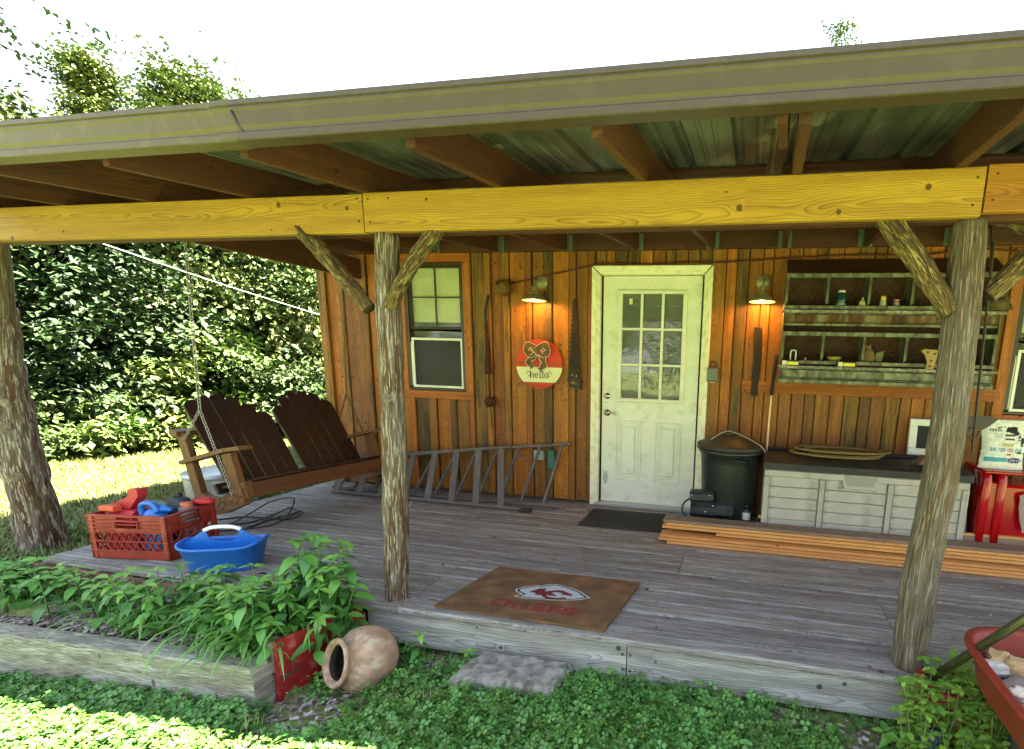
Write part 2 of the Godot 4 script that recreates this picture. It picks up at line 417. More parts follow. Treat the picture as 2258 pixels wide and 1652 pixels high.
	M.rust = mat(W, 0.8, 0.1, cloudy(79, Color(0.24, 0.10, 0.04), Color(0.32, 0.15, 0.06), Color(0.14, 0.07, 0.04), 128, 128, 8.0, 8.0, 0.3))
	M.saw_rust = mat(W, 0.7, 0.2, cloudy(80, Color(0.15, 0.11, 0.08), Color(0.22, 0.15, 0.09), Color(0.08, 0.06, 0.05), 128, 128, 8.0, 8.0, 0.3))
	M.black = mat(lin(0.012, 0.012, 0.013), 0.4)
	M.black_rough = mat(lin(0.016, 0.016, 0.017), 0.75)
	M.can = mat(lin(0.012, 0.017, 0.014), 0.35)
	M.can_lid = mat(lin(0.022, 0.017, 0.010), 0.5)
	M.red = mat(lin(0.38, 0.004, 0.008), 0.15)
	M.red_paint = mat(W, 0.6, 0, cloudy(81, Color(0.55, 0.09, 0.09), Color(0.49, 0.07, 0.07), Color(0.62, 0.30, 0.26), 256, 256, 6.0, 5.0, 0.2))
	M.faded_red = mat(W, 0.8, 0, cloudy(82, Color(0.48, 0.30, 0.28), Color(0.42, 0.24, 0.22), Color(0.62, 0.55, 0.52), 256, 64, 16.0, 3.0, 0.3))
	M.crate = mat(W, 0.5, 0, cloudy(83, Color(0.56, 0.16, 0.11), Color(0.51, 0.14, 0.10), Color(0.60, 0.24, 0.18), 128, 128, 6.0, 6.0, 0.15))
	M.blue = mat(lin(0.012, 0.13, 0.52), 0.35)
	M.blue_dark = mat(lin(0.02, 0.09, 0.26), 0.45)
	M.plastic_white = mat(lin(0.75, 0.77, 0.80), 0.4)
	M.box_grey = mat(W, 0.55, 0, cloudy(84, Color(0.68, 0.66, 0.62), Color(0.65, 0.63, 0.59), Color(0.58, 0.56, 0.51), 256, 256, 5.0, 8.0, 0.15))
	M.lid = mat(W, 0.6, 0, cloudy(85, Color(0.13, 0.12, 0.12), Color(0.16, 0.145, 0.14), Color(0.22, 0.19, 0.175), 256, 128, 9.0, 5.0, 0.2))
	M.hose = mat(lin(0.17, 0.11, 0.03), 0.5)
	M.cord = mat(lin(0.09, 0.012, 0.006), 0.6)
	M.orange = mat(W, 0.6, 0, cloudy(86, Color(0.80, 0.25, 0.08), Color(0.74, 0.20, 0.06), Color(0.66, 0.16, 0.05), 128, 64, 2.0, 22.0, 0.1))
	M.cream = mat(lin(0.74, 0.72, 0.42), 0.6)
	M.ribbon = mat(lin(0.16, 0.085, 0.03), 0.8)
	M.ribbon_edge = mat(lin(0.75, 0.68, 0.55), 0.7)
	M.lamp = mat(lin(0.30, 0.26, 0.16), 0.42, 0.35)
	M.lamp_in = mat(lin(0.75, 0.68, 0.45), 0.5)
	var bulb = mat(lin(1, 0.8, 0.5), 0.4); bulb.emission_enabled = true; bulb.emission = Color(1.0, 0.78, 0.42); bulb.emission_energy_multiplier = 5.0
	M.bulb = bulb
	M.clay = mat(W, 0.85, 0, cloudy(87, Color(0.66, 0.53, 0.44), Color(0.55, 0.44, 0.36), Color(0.66, 0.61, 0.54), 512, 256, 4.0, 5.0, 0.8))
	M.stone = mat(W, 0.9, 0, cloudy(88, Color(0.44, 0.42, 0.40), Color(0.57, 0.55, 0.52), Color(0.36, 0.34, 0.30), 512, 512, 9.0, 9.0, 0.9))
	M.rock = [mat(lin(0.50, 0.46, 0.42), 0.9), mat(lin(0.46, 0.31, 0.15), 0.9), mat(lin(0.20, 0.15, 0.14), 0.9), mat(lin(0.58, 0.52, 0.45), 0.9)]
	M.tub = mat(W, 0.55, 0, cloudy(89, Color(0.50, 0.16, 0.09), Color(0.45, 0.13, 0.08), Color(0.42, 0.17, 0.14), 256, 256, 6.0, 6.0, 0.25))
	M.soil = mat(W, 0.95, 0, cloudy(90, Color(0.20, 0.15, 0.12), Color(0.27, 0.21, 0.17), Color(0.36, 0.29, 0.25), 256, 256, 24.0, 24.0, 0.5))
	M.pole = mat(W, 0.35, 0.2, cloudy(91, Color(0.24, 0.24, 0.15), Color(0.17, 0.17, 0.11), Color(0.36, 0.30, 0.20), 64, 256, 3.0, 20.0, 0.3))
	M.lime = mat(lin(0.10, 0.16, 0.05), 0.7)
	M.leaf = leaf_mat(0.45, 0.30)
	M.leaf_far = leaf_mat(0.62, 0.40)
	M.blade = leaf_mat(0.5, 0.35)
	M.chip = mat(W, 0.9, 0, null, null, 1, true)
	M.cloth = mat(W, 0.95, 0, cloudy(92, Color(0.66, 0.58, 0.55), Color(0.58, 0.50, 0.47), Color(0.40, 0.33, 0.31), 128, 128, 6.0, 6.0, 0.3))
	M.nest = mat(lin(0.11, 0.075, 0.035), 0.95, 0, null, null, 1, true)
	M.gourd = mat(W, 0.75, 0, cloudy(93, Color(0.30, 0.20, 0.07), Color(0.56, 0.42, 0.17), Color(0.16, 0.10, 0.04), 128, 256, 4.0, 60.0, 0.2))
	M.rope = mat(lin(0.25, 0.20, 0.16), 0.9)
	M.paint = {}
func paint(r, g, b, rough := 0.5) -> StandardMaterial3D:
	var k = "%f %f %f %f" % [r, g, b, rough]
	if not M.paint.has(k): M.paint[k] = mat(lin(r, g, b), rough)
	return M.paint[k]

# ---------- cabin ----------
const ROOF_SLOPE := 0.0945
func under_rafter(z) -> float: return 2.255 - ROOF_SLOPE * (z - 0.04)

func make_cabin():
	var c = thing("cabin", "timber cabin with a wall of upright warm brown boards behind the porch", "cabin")
	# closed body behind the boards, and its roof
	var wi = [[-1.958, -1.343, 1.0, 2.187], [3.268, 3.882, 1.008, 2.162]]
	for r in [[-2.9, wi[0][0], -0.2, 2.6], [wi[0][1], wi[1][0], -0.2, 2.6], [wi[1][1], 7.0, -0.2, 2.6], [wi[0][0], wi[0][1], -0.2, wi[0][2]], [wi[0][0], wi[0][1], wi[0][3], 2.6], [wi[1][0], wi[1][1], -0.2, wi[1][2]], [wi[1][0], wi[1][1], wi[1][3], 2.6]]:
		part(c, "wall_core", box_mesh(Vector3(r[1] - r[0], r[3] - r[2], 0.06), 0.001), M.core, at(Vector3((r[0] + r[1]) / 2, (r[2] + r[3]) / 2, -0.13)))
	for q in [[Vector3(2.05, 1.2, -5.2), Vector3(9.9, 2.8, 0.1)], [Vector3(-2.85, 1.2, -2.66), Vector3(0.1, 2.8, 5.0)], [Vector3(6.95, 1.2, -2.66), Vector3(0.1, 2.8, 5.0)], [Vector3(2.05, -0.15, -2.66), Vector3(9.7, 0.1, 4.98)], [Vector3(2.05, 2.55, -2.66), Vector3(9.7, 0.1, 4.98)]]:
		part(c, "house_side", box_mesh(q[1], 0.01), M.core, at(q[0]))
	var st = newst()
	quad(st, Vector3(-3.25, 2.52, 0.06), Vector3(-3.25, 4.3, -2.66), Vector3(7.2, 4.3, -2.66), Vector3(7.2, 2.52, 0.06))
	quad(st, Vector3(-3.25, 4.3, -2.66), Vector3(-3.25, 2.52, -5.4), Vector3(7.2, 2.52, -5.4), Vector3(7.2, 4.3, -2.66))
	for x in [-2.9, 7.0]:
		st.add_vertex(Vector3(x, 2.5, -0.1)); st.add_vertex(Vector3(x, 4.2, -2.66)); st.add_vertex(Vector3(x, 2.5, -5.2))
	part(c, "roof", fin(st), M.tin)
	rng.seed = 5
	# wall boards: [left, right, bottom, top] areas left free by door and windows
	var x = -2.9; var k = 0
	while x < 7.0:
		var left = x < -0.1
		var w = rf(0.11, 0.17) if (left and k % 2 == 0) else (rf(0.06, 0.085) if left else rf(0.075, 0.125))
		if left and x < -2.2 and k % 2 == 0: w = rf(0.15, 0.2)
		var proud = (0.014 if (left and k % 2 == 1) else 0.0) + rf(-0.006, 0.006)
		var xc = x + w / 2
		var spans = [[0.02, 2.26]]
		if xc > -2.0 and xc < -1.3: spans = [[0.02, 0.95], [2.24, 2.3]]
		if xc > -0.08 and xc < 0.93: spans = [[2.1, 2.3]]
		if xc > 3.22 and xc < 3.95: spans = [[0.02, 0.98], [2.22, 2.3]]
		var tone = rf(0.52, 1.15)
		if rng.randf() < 0.12: tone *= 0.72
		var tint = Color(tone * rf(0.95, 1.05), tone * rf(0.9, 1.08), tone * rf(0.8, 1.3))
		if rng.randf() < 0.25: tint = Color(tone * 0.72, tone * 0.82, tone * 1.25)
		for s in spans:
			board(c, "wall_board", Vector3(xc, s[0], -0.012 + proud), Vector3(xc, s[1] + rf(0.0, 0.02), -0.012 + proud), w - 0.006, 0.022, Vector3(0, 0, 1), M.wall[k % 3 if rng.randf() < 0.6 else rng.randi() % 3], tint, 0.005, 2.6)
		x += w; k += 1
	var nx = []; var r2 := RandomNumberGenerator.new(); r2.seed = 3
	for i in 260:
		var q = Vector3(r2.randf_range(-2.85, 4.0), [0.12, 1.1, 2.15, 0.62][i % 4] + r2.randf_range(-0.03, 0.03), 0.0)
		if (q.x > -2.05 and q.x < -1.25 and q.y > 0.9) or (q.x > -0.1 and q.x < 0.95) or (q.x > 1.5 and q.y > 1.0): continue
		nx.append(Transform3D(Basis(Vector3.RIGHT, PI / 2), q + Vector3(0, 0, 0.001)))
	tag(many(c, "nail_heads", lathe([[0.0, 0.016], [0.0045, 0.0155], [0.0055, 0.0]], 7), M.iron, nx), "", "", "", "stuff")
	# cleat under the nest boxes, corner boards, base
	board(c, "wall_cleat", Vector3(1.25, 1.155, 0.016), Vector3(3.2, 1.155, 0.016), 0.10, 0.02, Vector3(0, 0, 1), M.wall[0], Color(0.8, 0.62, 0.5))
	board(c, "corner_board", Vector3(-2.875, -0.1, 0.014), Vector3(-2.875, 2.2, 0.014), 0.09, 0.022, Vector3(0, 0, 1), M.wall[2], Color(1.1, 1.1, 1.0))
	board(c, "corner_board", Vector3(-2.912, -0.1, -0.04), Vector3(-2.912, 2.2, -0.04), 0.1, 0.022, Vector3(-1, 0, 0), M.wall[2], Color(1.0, 1.0, 1.0))
	# ---- door ----
	var d := Node3D.new(); d.name = "door"; c.add_child(d)
	tag(d, "weathered white door with a nine-pane window and two raised panels")
	var dz = -0.028
	var wdt = 0.87
	# slab built round the glazed opening x 0.165..0.725, y 1.0..1.92
	var L = [[0.0, wdt, 1.925, 2.06], [0.0, 0.165, 0.995, 1.925], [0.725, wdt, 0.995, 1.925], [0.0, wdt, 0.03, 0.995]]
	var ds = newst()
	for r in L:
		var a = Vector3(r[0], r[2], dz); var b = Vector3(r[1], r[3], dz)
		quad(ds, Vector3(a.x, b.y, dz), Vector3(b.x, b.y, dz), Vector3(b.x, a.y, dz), Vector3(a.x, a.y, dz), Vector2(a.x, -b.y), Vector2(b.x, -b.y), Vector2(b.x, -a.y), Vector2(a.x, -a.y))
	for e in [[Vector3(0, 2.06, dz), Vector3(0, 0.03, dz)], [Vector3(wdt, 0.03, dz), Vector3(wdt, 2.06, dz)], [Vector3(0, 0.03, dz), Vector3(wdt, 0.03, dz)]]:
		quad(ds, e[0], e[1], e[1] - Vector3(0, 0, 0.04), e[0] - Vector3(0, 0, 0.04))
	part(d, "slab", fin(ds), M.door)
	frame_into(d, "lite_frame", 0.14, 0.75, 0.972, 1.945, 0.03, 0.022, dz + 0.008, M.door)
	frame_into(d, "lite_frame", 0.165, 0.725, 0.995, 1.925, 0.012, 0.012, dz + 0.006, M.door)
	for i in 2:
		var mx = 0.165 + 0.56 * (i + 1) / 3.0
		part(d, "glazing_bar", box_mesh(Vector3(0.022, 0.93, 0.018), 0.005), M.door, at(Vector3(mx, 1.46, dz + 0.006)))
		var my = 0.995 + 0.93 * (i + 1) / 3.0
		part(d, "glazing_bar", box_mesh(Vector3(0.56, 0.022, 0.018), 0.005), M.door, at(Vector3(0.445, my, dz + 0.0075)))
	for i in 3:
		for j in 3:
			part(d, "pane", box_mesh(Vector3(0.56 / 3 - 0.024, 0.31 - 0.024, 0.003), 0.0005), M.glass, at(Vector3(0.165 + 0.56 * (i + 0.5) / 3, 0.995 + 0.31 * (j + 0.5), dz - 0.002)))
	var cs = newst(true)
	for i in 60:
		var x0 = 0.15 + 0.59 * i / 60.0; var x1 = 0.15 + 0.59 * (i + 1) / 60.0
		var f = func(xx): return dz - 0.045 - 0.008 * sin(xx * 75.0) - 0.006 * sin(xx * 31.0)
		quad(cs, Vector3(x0, 1.95, f.call(x0)), Vector3(x1, 1.95, f.call(x1)), Vector3(x1, 0.97, f.call(x1)), Vector3(x0, 0.97, f.call(x0)))
	part(d, "curtain", fin(cs), M.curtain)
	part(d, "sticker", box_mesh(Vector3(0.03, 0.05, 0.001), 0.0002), paint(0.7, 0.66, 0.3), at(Vector3(0.25, 1.85, dz + 0.0015)))
	for px0 in [[0.135, 0.375], [0.502, 0.738]]:
		for q in [[0.0, 0.012, 0.006], [0.026, 0.008, 0.004], [0.05, 0.006, 0.005]]:
			frame_into(d, "panel_mould", px0[0] + q[0], px0[1] - q[0], 0.245 + q[0], 0.803 - q[0], q[1], q[2] * 2, dz + q[2] * 0.5, M.door)
		part(d, "raised_panel", box_mesh(Vector3(px0[1] - px0[0] - 0.12, 0.558 - 0.12, 0.012), 0.005), M.door, at(Vector3((px0[0] + px0[1]) / 2, 0.524, dz + 0.003)))
	var bolt = lathe([[0.0, 0.022], [0.012, 0.022], [0.016, 0.018], [0.026, 0.014], [0.031, 0.004], [0.031, 0.0]], 20)
	part(d, "deadbolt", bolt, M.steel, Transform3D(Basis(Vector3.RIGHT, PI / 2), Vector3(0.05, 1.019, dz)))
	part(d, "number_disc", bolt, M.plastic_white, Transform3D(Basis(Vector3.RIGHT, PI / 2).scaled(Vector3(0.8, 0.8, 0.3)), Vector3(0.05, 0.945, dz)))
	var lever = newst(true)
	lathe_into(lever, [[0.0, 0.03], [0.011, 0.03], [0.014, 0.012], [0.03, 0.01], [0.033, 0.0]], 20, 1, 1, Transform3D(Basis(Vector3.RIGHT, PI / 2), Vector3(0, 0, 0)))
	tube_into(lever, curve([Vector3(0, 0, 0.035), Vector3(0.03, 0.006, 0.042), Vector3(0.07, -0.004, 0.042), Vector3(0.095, -0.012, 0.04)], 10), [0.008, 0.008, 0.008, 0.008, 0.007, 0.007, 0.007, 0.007, 0.006, 0.006, 0.005], 8)
	part(d, "handle", fin(lever), M.steel, at(Vector3(0.05, 0.865, dz)))
	var pl = PackedVector2Array()
	for i in 24:
		var a = TAU * i / 24; pl.append(Vector2(0.022 * cos(a) * (1.0 if sin(a) > 0 else 1.0 + 0.4 * sin(a)), 0.062 * sin(a)))
	part(d, "kick_guard", slab(pl, 0.006), M.galv_clean, at(Vector3(0.042, 0.255, dz + 0.004)))
	part(d, "threshold", box_mesh(Vector3(0.95, 0.028, 0.13), 0.006), M.galv_clean, at(Vector3(0.435, 0.014, 0.0)))
	var jamb = newst()
	quad(jamb, Vector3(-0.02, 2.08, dz - 0.02), Vector3(0.89, 2.08, dz - 0.02), Vector3(0.89, 0, dz - 0.02), Vector3(-0.02, 0, dz - 0.02))
	part(d, "rebate", fin(jamb), M.black_rough)
	for s in [[-0.054, 0.0], [0.924, 0.0]]:
		part(d, "casing", casing(2.135 - 0.004, 1 if s[0] < 0 else -1), M.white, at(Vector3(s[0], 0.0, 0.012)))
	part(d, "head_casing", head_casing(1.033), M.white, at(Vector3(0.435, 2.1, 0.012)))
	# ---- windows ----
	window(c, -2.036, -1.265, 0.922, 2.265, true)
	window(c, 3.19, 3.96, 0.93, 2.24, false)
	# ---- ledger with joist hangers ----
	board(c, "ledger", Vector3(-3.0, 2.335, 0.04), Vector3(2.27, 2.335, 0.04), 0.155, 0.038, Vector3(0, 0, 1), M.rafter[0], Color(0.95, 0.8, 0.7))
	board(c, "ledger", Vector3(2.272, 2.335, 0.04), Vector3(7.0, 2.335, 0.04), 0.155, 0.038, Vector3(0, 0, 1), M.rafter[1], Color(1.15, 0.95, 0.8))
func frame_into(parent, called, x0, x1, y0, y1, w, t, z, m):
	var st = newst()
	for r in [[x0, x1, y1 - w, y1], [x0, x1, y0, y0 + w], [x0, x0 + w, y0 + w, y1 - w], [x1 - w, x1, y0 + w, y1 - w]]:
		bar(st, chamfer(r[3] - r[2], t, min(t, w) * 0.3), r[1] - r[0], Transform3D(Basis(), Vector3((r[0] + r[1]) / 2, (r[2] + r[3]) / 2, z)), 0, 1, 0, 1)
	return part(parent, called, fin(st), m)
func casing(h: float, s: int) -> ArrayMesh:   # moulded upright, outer edge thick
	var prof = PackedVector2Array([Vector2(-0.036, -0.03), Vector2(-0.036, 0.024), Vector2(-0.026, 0.026), Vector2(0.004, 0.018), Vector2(0.008, 0.010), Vector2(0.030, 0.006), Vector2(0.036, -0.004), Vector2(0.036, -0.04)])
	var st = newst(); var n = prof.size()
	for i in n:
		var p = prof[i]; var q = prof[(i + 1) % n]
		var a = Vector3(p.x * s, 0, p.y); var b = Vector3(q.x * s, 0, q.y)
		quad(st, a, b, b + Vector3(0, h - 0.036 + q.x * -1.0, 0), a + Vector3(0, h - 0.036 + p.x * -1.0, 0), Vector2(p.x, 0), Vector2(q.x, 0), Vector2(q.x, h), Vector2(p.x, h))
	return fin(st)
func head_casing(l: float) -> ArrayMesh:
	var prof = PackedVector2Array([Vector2(0.036, -0.03), Vector2(0.036, 0.024), Vector2(0.026, 0.026), Vector2(-0.004, 0.018), Vector2(-0.008, 0.010), Vector2(-0.030, 0.006), Vector2(-0.036, -0.004), Vector2(-0.036, -0.04)])
	var st = newst(); var n = prof.size()
	for i in n:
		var p = prof[i]; var q = prof[(i + 1) % n]
		var lp = l / 2 - 0.036 + p.x; var lq = l / 2 - 0.036 + q.x
		quad(st, Vector3(-lp, p.x, p.y), Vector3(-lq, q.x, q.y), Vector3(lq, q.x, q.y), Vector3(lp, p.x, p.y), Vector2(0, p.x), Vector2(0, q.x), Vector2(l, q.x), Vector2(l, p.x))
	return fin(st)
func window(c, x0, x1, y0, y1, open):
	var w := Node3D.new(); w.name = "window"; c.add_child(w, true)
	tag(w, "bronze sash window with pale panes above and a white framed insect screen below" if open else "bronze sash window partly behind the white paper bag")
	var T = 0.078; var up = Vector3(0, 0, 1); var tint = Color(1.0, 0.85, 0.7)
	board(w, "trim_board", Vector3(x0, y1 - T / 2, 0.012), Vector3(x1, y1 - T / 2, 0.012), T, 0.022, up, M.wall[1], tint)
	board(w, "trim_board", Vector3(x0, y0 + T / 2, 0.012), Vector3(x1, y0 + T / 2, 0.012), T, 0.022, up, M.wall[1], tint)
	board(w, "trim_board", Vector3(x0 + T / 2, y0 + T, 0.0125), Vector3(x0 + T / 2, y1 - T, 0.0125), T, 0.021, up, M.wall[0], tint)
	board(w, "trim_board", Vector3(x1 - T / 2, y0 + T, 0.0125), Vector3(x1 - T / 2, y1 - T, 0.0125), T, 0.021, up, M.wall[0], tint)
	var a = x0 + T; var b = x1 - T; var lo = y0 + T; var hi = y1 - T; var mid = lerp(lo, hi, 0.49)
	frame_into(w, "frame", a, b, lo, hi, 0.03, 0.07, -0.02, M.bronze)
	frame_into(w, "upper_sash", a + 0.03, b - 0.03, mid, hi - 0.03, 0.02, 0.03, -0.02, M.bronze)
	part(w, "glazing_bar", box_mesh(Vector3(0.013, hi - mid - 0.06, 0.012), 0.003), M.bronze, at(Vector3((a + b) / 2, (mid + hi) / 2, -0.018)))
	part(w, "glazing_bar", box_mesh(Vector3(b - a - 0.1, 0.013, 0.012), 0.003), M.bronze, at(Vector3((a + b) / 2, (mid + hi) / 2 - 0.01, -0.0165)))
	for i in 2:
		for j in 2:
			part(w, "pane", box_mesh(Vector3((b - a - 0.1) / 2 - 0.008, (hi - mid - 0.07) / 2 - 0.006, 0.003), 0.0005), M.glass, at(Vector3(lerp(a + 0.05, b - 0.05, 0.25 + 0.5 * i), lerp(mid + 0.02, hi - 0.05, 0.25 + 0.5 * j), -0.026)))
	part(w, "blind", box_mesh(Vector3(b - a - 0.08, (hi - mid) * 0.84, 0.004), 0.001), M.blind, at(Vector3((a + b) / 2, hi - (hi - mid) * 0.42 - 0.03, -0.05)))
	part(w, "lower_pane", box_mesh(Vector3(b - a - 0.07, mid - lo - 0.03, 0.003), 0.0005), M.glass, at(Vector3((a + b) / 2, (lo + mid) / 2, -0.04)))
	frame_into(w, "jamb", a - 0.018, b + 0.018, lo - 0.018, hi + 0.018, 0.02, 0.085, -0.0975, M.core)
	var top = lo + 0.50
	frame_into(w, "screen_frame", a + 0.045, b - 0.025, lo + 0.028, top, 0.022, 0.012, 0.006, M.screen_white)
	part(w, "screen_slip", box_mesh(Vector3(0.009, top - lo - 0.09, 0.008), 0.002), M.screen_white, at(Vector3(a + 0.036, (lo + top) / 2, 0.004)))
	part(w, "insect_mesh", box_mesh(Vector3(b - a - 0.115, top - lo - 0.075, 0.002), 0.0004), M.screen, at(Vector3((a + b) / 2 + 0.01, (lo + top) / 2 + 0.014, 0.002)))

# ---------- porch: deck, roof, posts ----------
func make_deck():
	var dk = thing("porch_deck", "weathered grey plank deck running along the cabin wall", "deck")
	rng.seed = 17
	var pitch = 0.1425
	for i in 16:
		var z1 = 2.262 - pitch * i; var zc = z1 - 0.069
		var cuts = [-2.95, -0.43 + (0.0 if i < 5 else rf(-0.7, 0.7)), 2.125 + (0.0 if i < 9 else -1.2 + rf(-0.25, 0.25)), 5.2]
		if i == 6 or i == 7: cuts[2] = 0.95
		for s in 3:
			var tone = rf(0.74, 1.18)
			var w = 0.1325
			if i == 0: tone = rf(1.0, 1.15)
			var mm = M.deck[rng.randi() % 3]
			var dy = rf(-0.002, 0.002)
			board(dk, "deck_board", Vector3(cuts[s] + 0.002, -0.018 + dy, zc), Vector3(cuts[s + 1] - 0.002, -0.018 + dy, zc), w, 0.036, Vector3.UP, mm, Color(tone * rf(0.97, 1.04), tone, tone * rf(0.97, 1.05)), 0.006, 4.0)
	for seg in [[-0.62, 0.818], [0.823, 3.2], [3.203, 5.2]]:
		board(dk, "fascia_board", Vector3(seg[0], -0.128, 2.232), Vector3(seg[1], -0.128, 2.232), 0.178, 0.036, Vector3(0, 0, 1), M.fascia, Color(1, 1, 1) * rf(0.95, 1.08), 0.003)
	board(dk, "edge_board", Vector3(-2.97, -0.105, 2.28), Vector3(-0.62, -0.125, 2.28), 0.15, 0.03, Vector3(0, 0, 1), M.faded_red, Color(1, 1, 1))
	var x = -2.9
	while x < 5.2:
		board(dk, "joist", Vector3(x, -0.115, 0.05), Vector3(x, -0.115, 2.2), 0.15, 0.04, Vector3.RIGHT, M.rafter[0])
		x += 0.45
	for e in [[0.80, -0.085], [0.80, -0.165], [0.838, -0.085], [0.838, -0.17]]:
		part(dk, "bolt_head", lathe([[0.0, 0.003], [0.006, 0.002], [0.007, 0.0]], 8), M.iron, Transform3D(Basis(Vector3.RIGHT, PI / 2), Vector3(e[0], e[1], 2.251)))

func rib_panel(x0: float, x1: float, z0: float, z1: float) -> ArrayMesh:
	var st = newst(); var prof = []
	var x = x0
	while x < x1 - 0.01:   # a rib every 0.23 m and two low stiffeners between
		for q in [[0.0, 0.0], [0.012, 0.0], [0.026, 0.019], [0.046, 0.019], [0.060, 0.0], [0.105, 0.0], [0.111, 0.003], [0.123, 0.003], [0.129, 0.0], [0.165, 0.0], [0.171, 0.003], [0.183, 0.003], [0.189, 0.0], [0.23, 0.0]]:
			prof.append(Vector2(x + q[0], q[1]))
		x += 0.23
	var n = 8
	for i in prof.size() - 1:
		for k in n:
			var za = lerp(z0, z1, float(k) / n); var zb = lerp(z0, z1, float(k + 1) / n)
			var p = prof[i]; var q = prof[i + 1]
			quad(st, Vector3(p.x, roof_y(za) + p.y, za), Vector3(p.x, roof_y(zb) + p.y, zb), Vector3(q.x, roof_y(zb) + q.y, zb), Vector3(q.x, roof_y(za) + q.y, za), Vector2(p.x, za) * 0.45, Vector2(p.x, zb) * 0.45, Vector2(q.x, zb) * 0.45, Vector2(q.x, za) * 0.45)
	return fin(st)
func roof_y(z) -> float: return under_rafter(z) + 0.14 + 0.018

func make_roof():
	var r = thing("porch_roof", "low porch roof of ribbed metal on brown rafters with a long gutter", "roof")
	rng.seed = 23
	var tails = [-1.225, -0.565, 0.125, 0.79, 1.425, 2.01, 2.66, 3.28, 3.9, 4.52, 5.14]
	var heads = [-0.95, -0.31, 0.315, 0.945, 1.515, 2.115, 2.72, 3.33, 3.93, 4.53, 5.13]
	tails.push_front(-1.86); heads.push_front(-1.585)
	tails.push_front(-2.45); heads.push_front(-2.2)
	tails.push_front(-3.0); heads.push_front(-2.85)
	for i in tails.size():
		var a = Vector3(heads[i], under_rafter(0.06) + 0.07, 0.06); var b = Vector3(tails[i], under_rafter(2.73) + 0.07, 2.73)
		var tone = rf(0.85, 1.15)
		board(r, "rafter", a, b, 0.14, 0.038, Vector3.RIGHT, M.rafter[i % 2], Color(tone, tone * 0.95, tone * 0.9), 0.003)
		if heads[i] > -2.0:
			var st = newst()
			for s in [-1, 1]:
				bar(st, chamfer(0.002, 0.13, 0.0005), 0.05, Transform3D(Basis(Vector3(0, 0, 1), Vector3(s, 0, 0), Vector3(0, s, 0)), Vector3(s * 0.0215, 0.065, 0.027)))
				bar(st, chamfer(0.002, 0.13, 0.0005), 0.03, Transform3D(Basis(Vector3(1, 0, 0), Vector3(0, 0, 1), Vector3(0, -1, 0)), Vector3(s * 0.036, 0.065, 0.003)))
			bar(st, chamfer(0.002, 0.044, 0.0005), 0.05, Transform3D(Basis(Vector3(0, 0, 1), Vector3(0, 1, 0), Vector3(-1, 0, 0)), Vector3(0, -0.002, 0.027)))
			part(r, "joist_hanger", fin(st), M.hanger, at(Vector3(heads[i], under_rafter(0.06), 0.06)))
	for z in [0.35, 1.05, 1.72]:
		var y = under_rafter(z) + 0.14 + 0.006
		board(r, "purlin", Vector3(-3.25, y, z), Vector3(1.48 + rf(-0.4, 0.4), y, z), 0.088, 0.020, Vector3.UP, M.rafter[0], Color(0.9, 0.62, 0.5))
		board(r, "purlin", Vector3(1.95, y, z), Vector3(5.3, y, z), 0.088, 0.020, Vector3.UP, M.rafter[1], Color(0.9, 0.62, 0.5))
		board(r, "purlin", Vector3(1.4, y, z + 0.002), Vector3(2.0, y, z + 0.002), 0.086, 0.019, Vector3.UP, M.rafter[1], Color(0.85, 0.6, 0.5))
	board(r, "rafter_scab", Vector3(1.36, under_rafter(2.7) + 0.06, 2.72), Vector3(1.375, under_rafter(2.5) + 0.06, 2.50), 0.11, 0.03, Vector3.RIGHT, M.rafter[1], Color(1.1, 1.0, 0.8))
	for i in 10:
		part(r, "roof_panel", rib_panel(-3.2 + 0.92 * i, -3.2 + 0.92 * (i + 1), -0.02, 2.765), M.tin)
	# beam over the posts: three boards end to end, doubled behind
	var j1 = pz(801, 470, 2.19).x; var j2 = pz(2172, 420, 2.19).x
	var by = 1.966; var up = Vector3(0, 0, 1)
	board(r, "beam_board", Vector3(-3.6, by + 0.003, 2.171), Vector3(j1 - 0.003, by - 0.004, 2.171), 0.172, 0.038, up, M.beam, Color(0.95, 0.95, 0.85), 0.004)
	board(r, "beam_board", Vector3(j1 + 0.003, by, 2.171), Vector3(j2 - 0.003, by + 0.002, 2.171), 0.172, 0.038, up, M.beam, Color(1, 1, 1), 0.004)
	board(r, "beam_board", Vector3(j2 + 0.004, by + 0.012, 2.173), Vector3(5.3, by + 0.01, 2.173), 0.165, 0.038, up, M.beam, Color(0.85, 0.62, 0.5), 0.004)
	board(r, "beam_board", Vector3(-3.6, by, 2.10), Vector3(5.3, by, 2.10), 0.17, 0.06, up, M.rafter[0], Color(0.9, 0.8, 0.7), 0.004)
	for p in [Vector2(j1 - 0.03, by + 0.06), Vector2(j1 - 0.025, by - 0.04), Vector2(j1 + 0.03, by + 0.055), Vector2(j1 + 0.035, by - 0.045), Vector2(j2 - 0.03, by + 0.05), Vector2(j2 - 0.035, by - 0.045), Vector2(j2 + 0.035, by + 0.06), Vector2(j2 + 0.03, by - 0.03)]:
		part(r, "bolt_head", lathe([[0.0, 0.003], [0.0045, 0.002], [0.005, 0.0]], 8), M.iron, Transform3D(Basis(Vector3.RIGHT, PI / 2), Vector3(p.x, p.y, 2.191)))
	# swing beam from wall to front beam
	board(r, "tie_beam", Vector3(-2.40, 2.12, 0.06), Vector3(-2.40, 2.10, 2.06), 0.18, 0.05, Vector3.RIGHT, M.rafter[1])
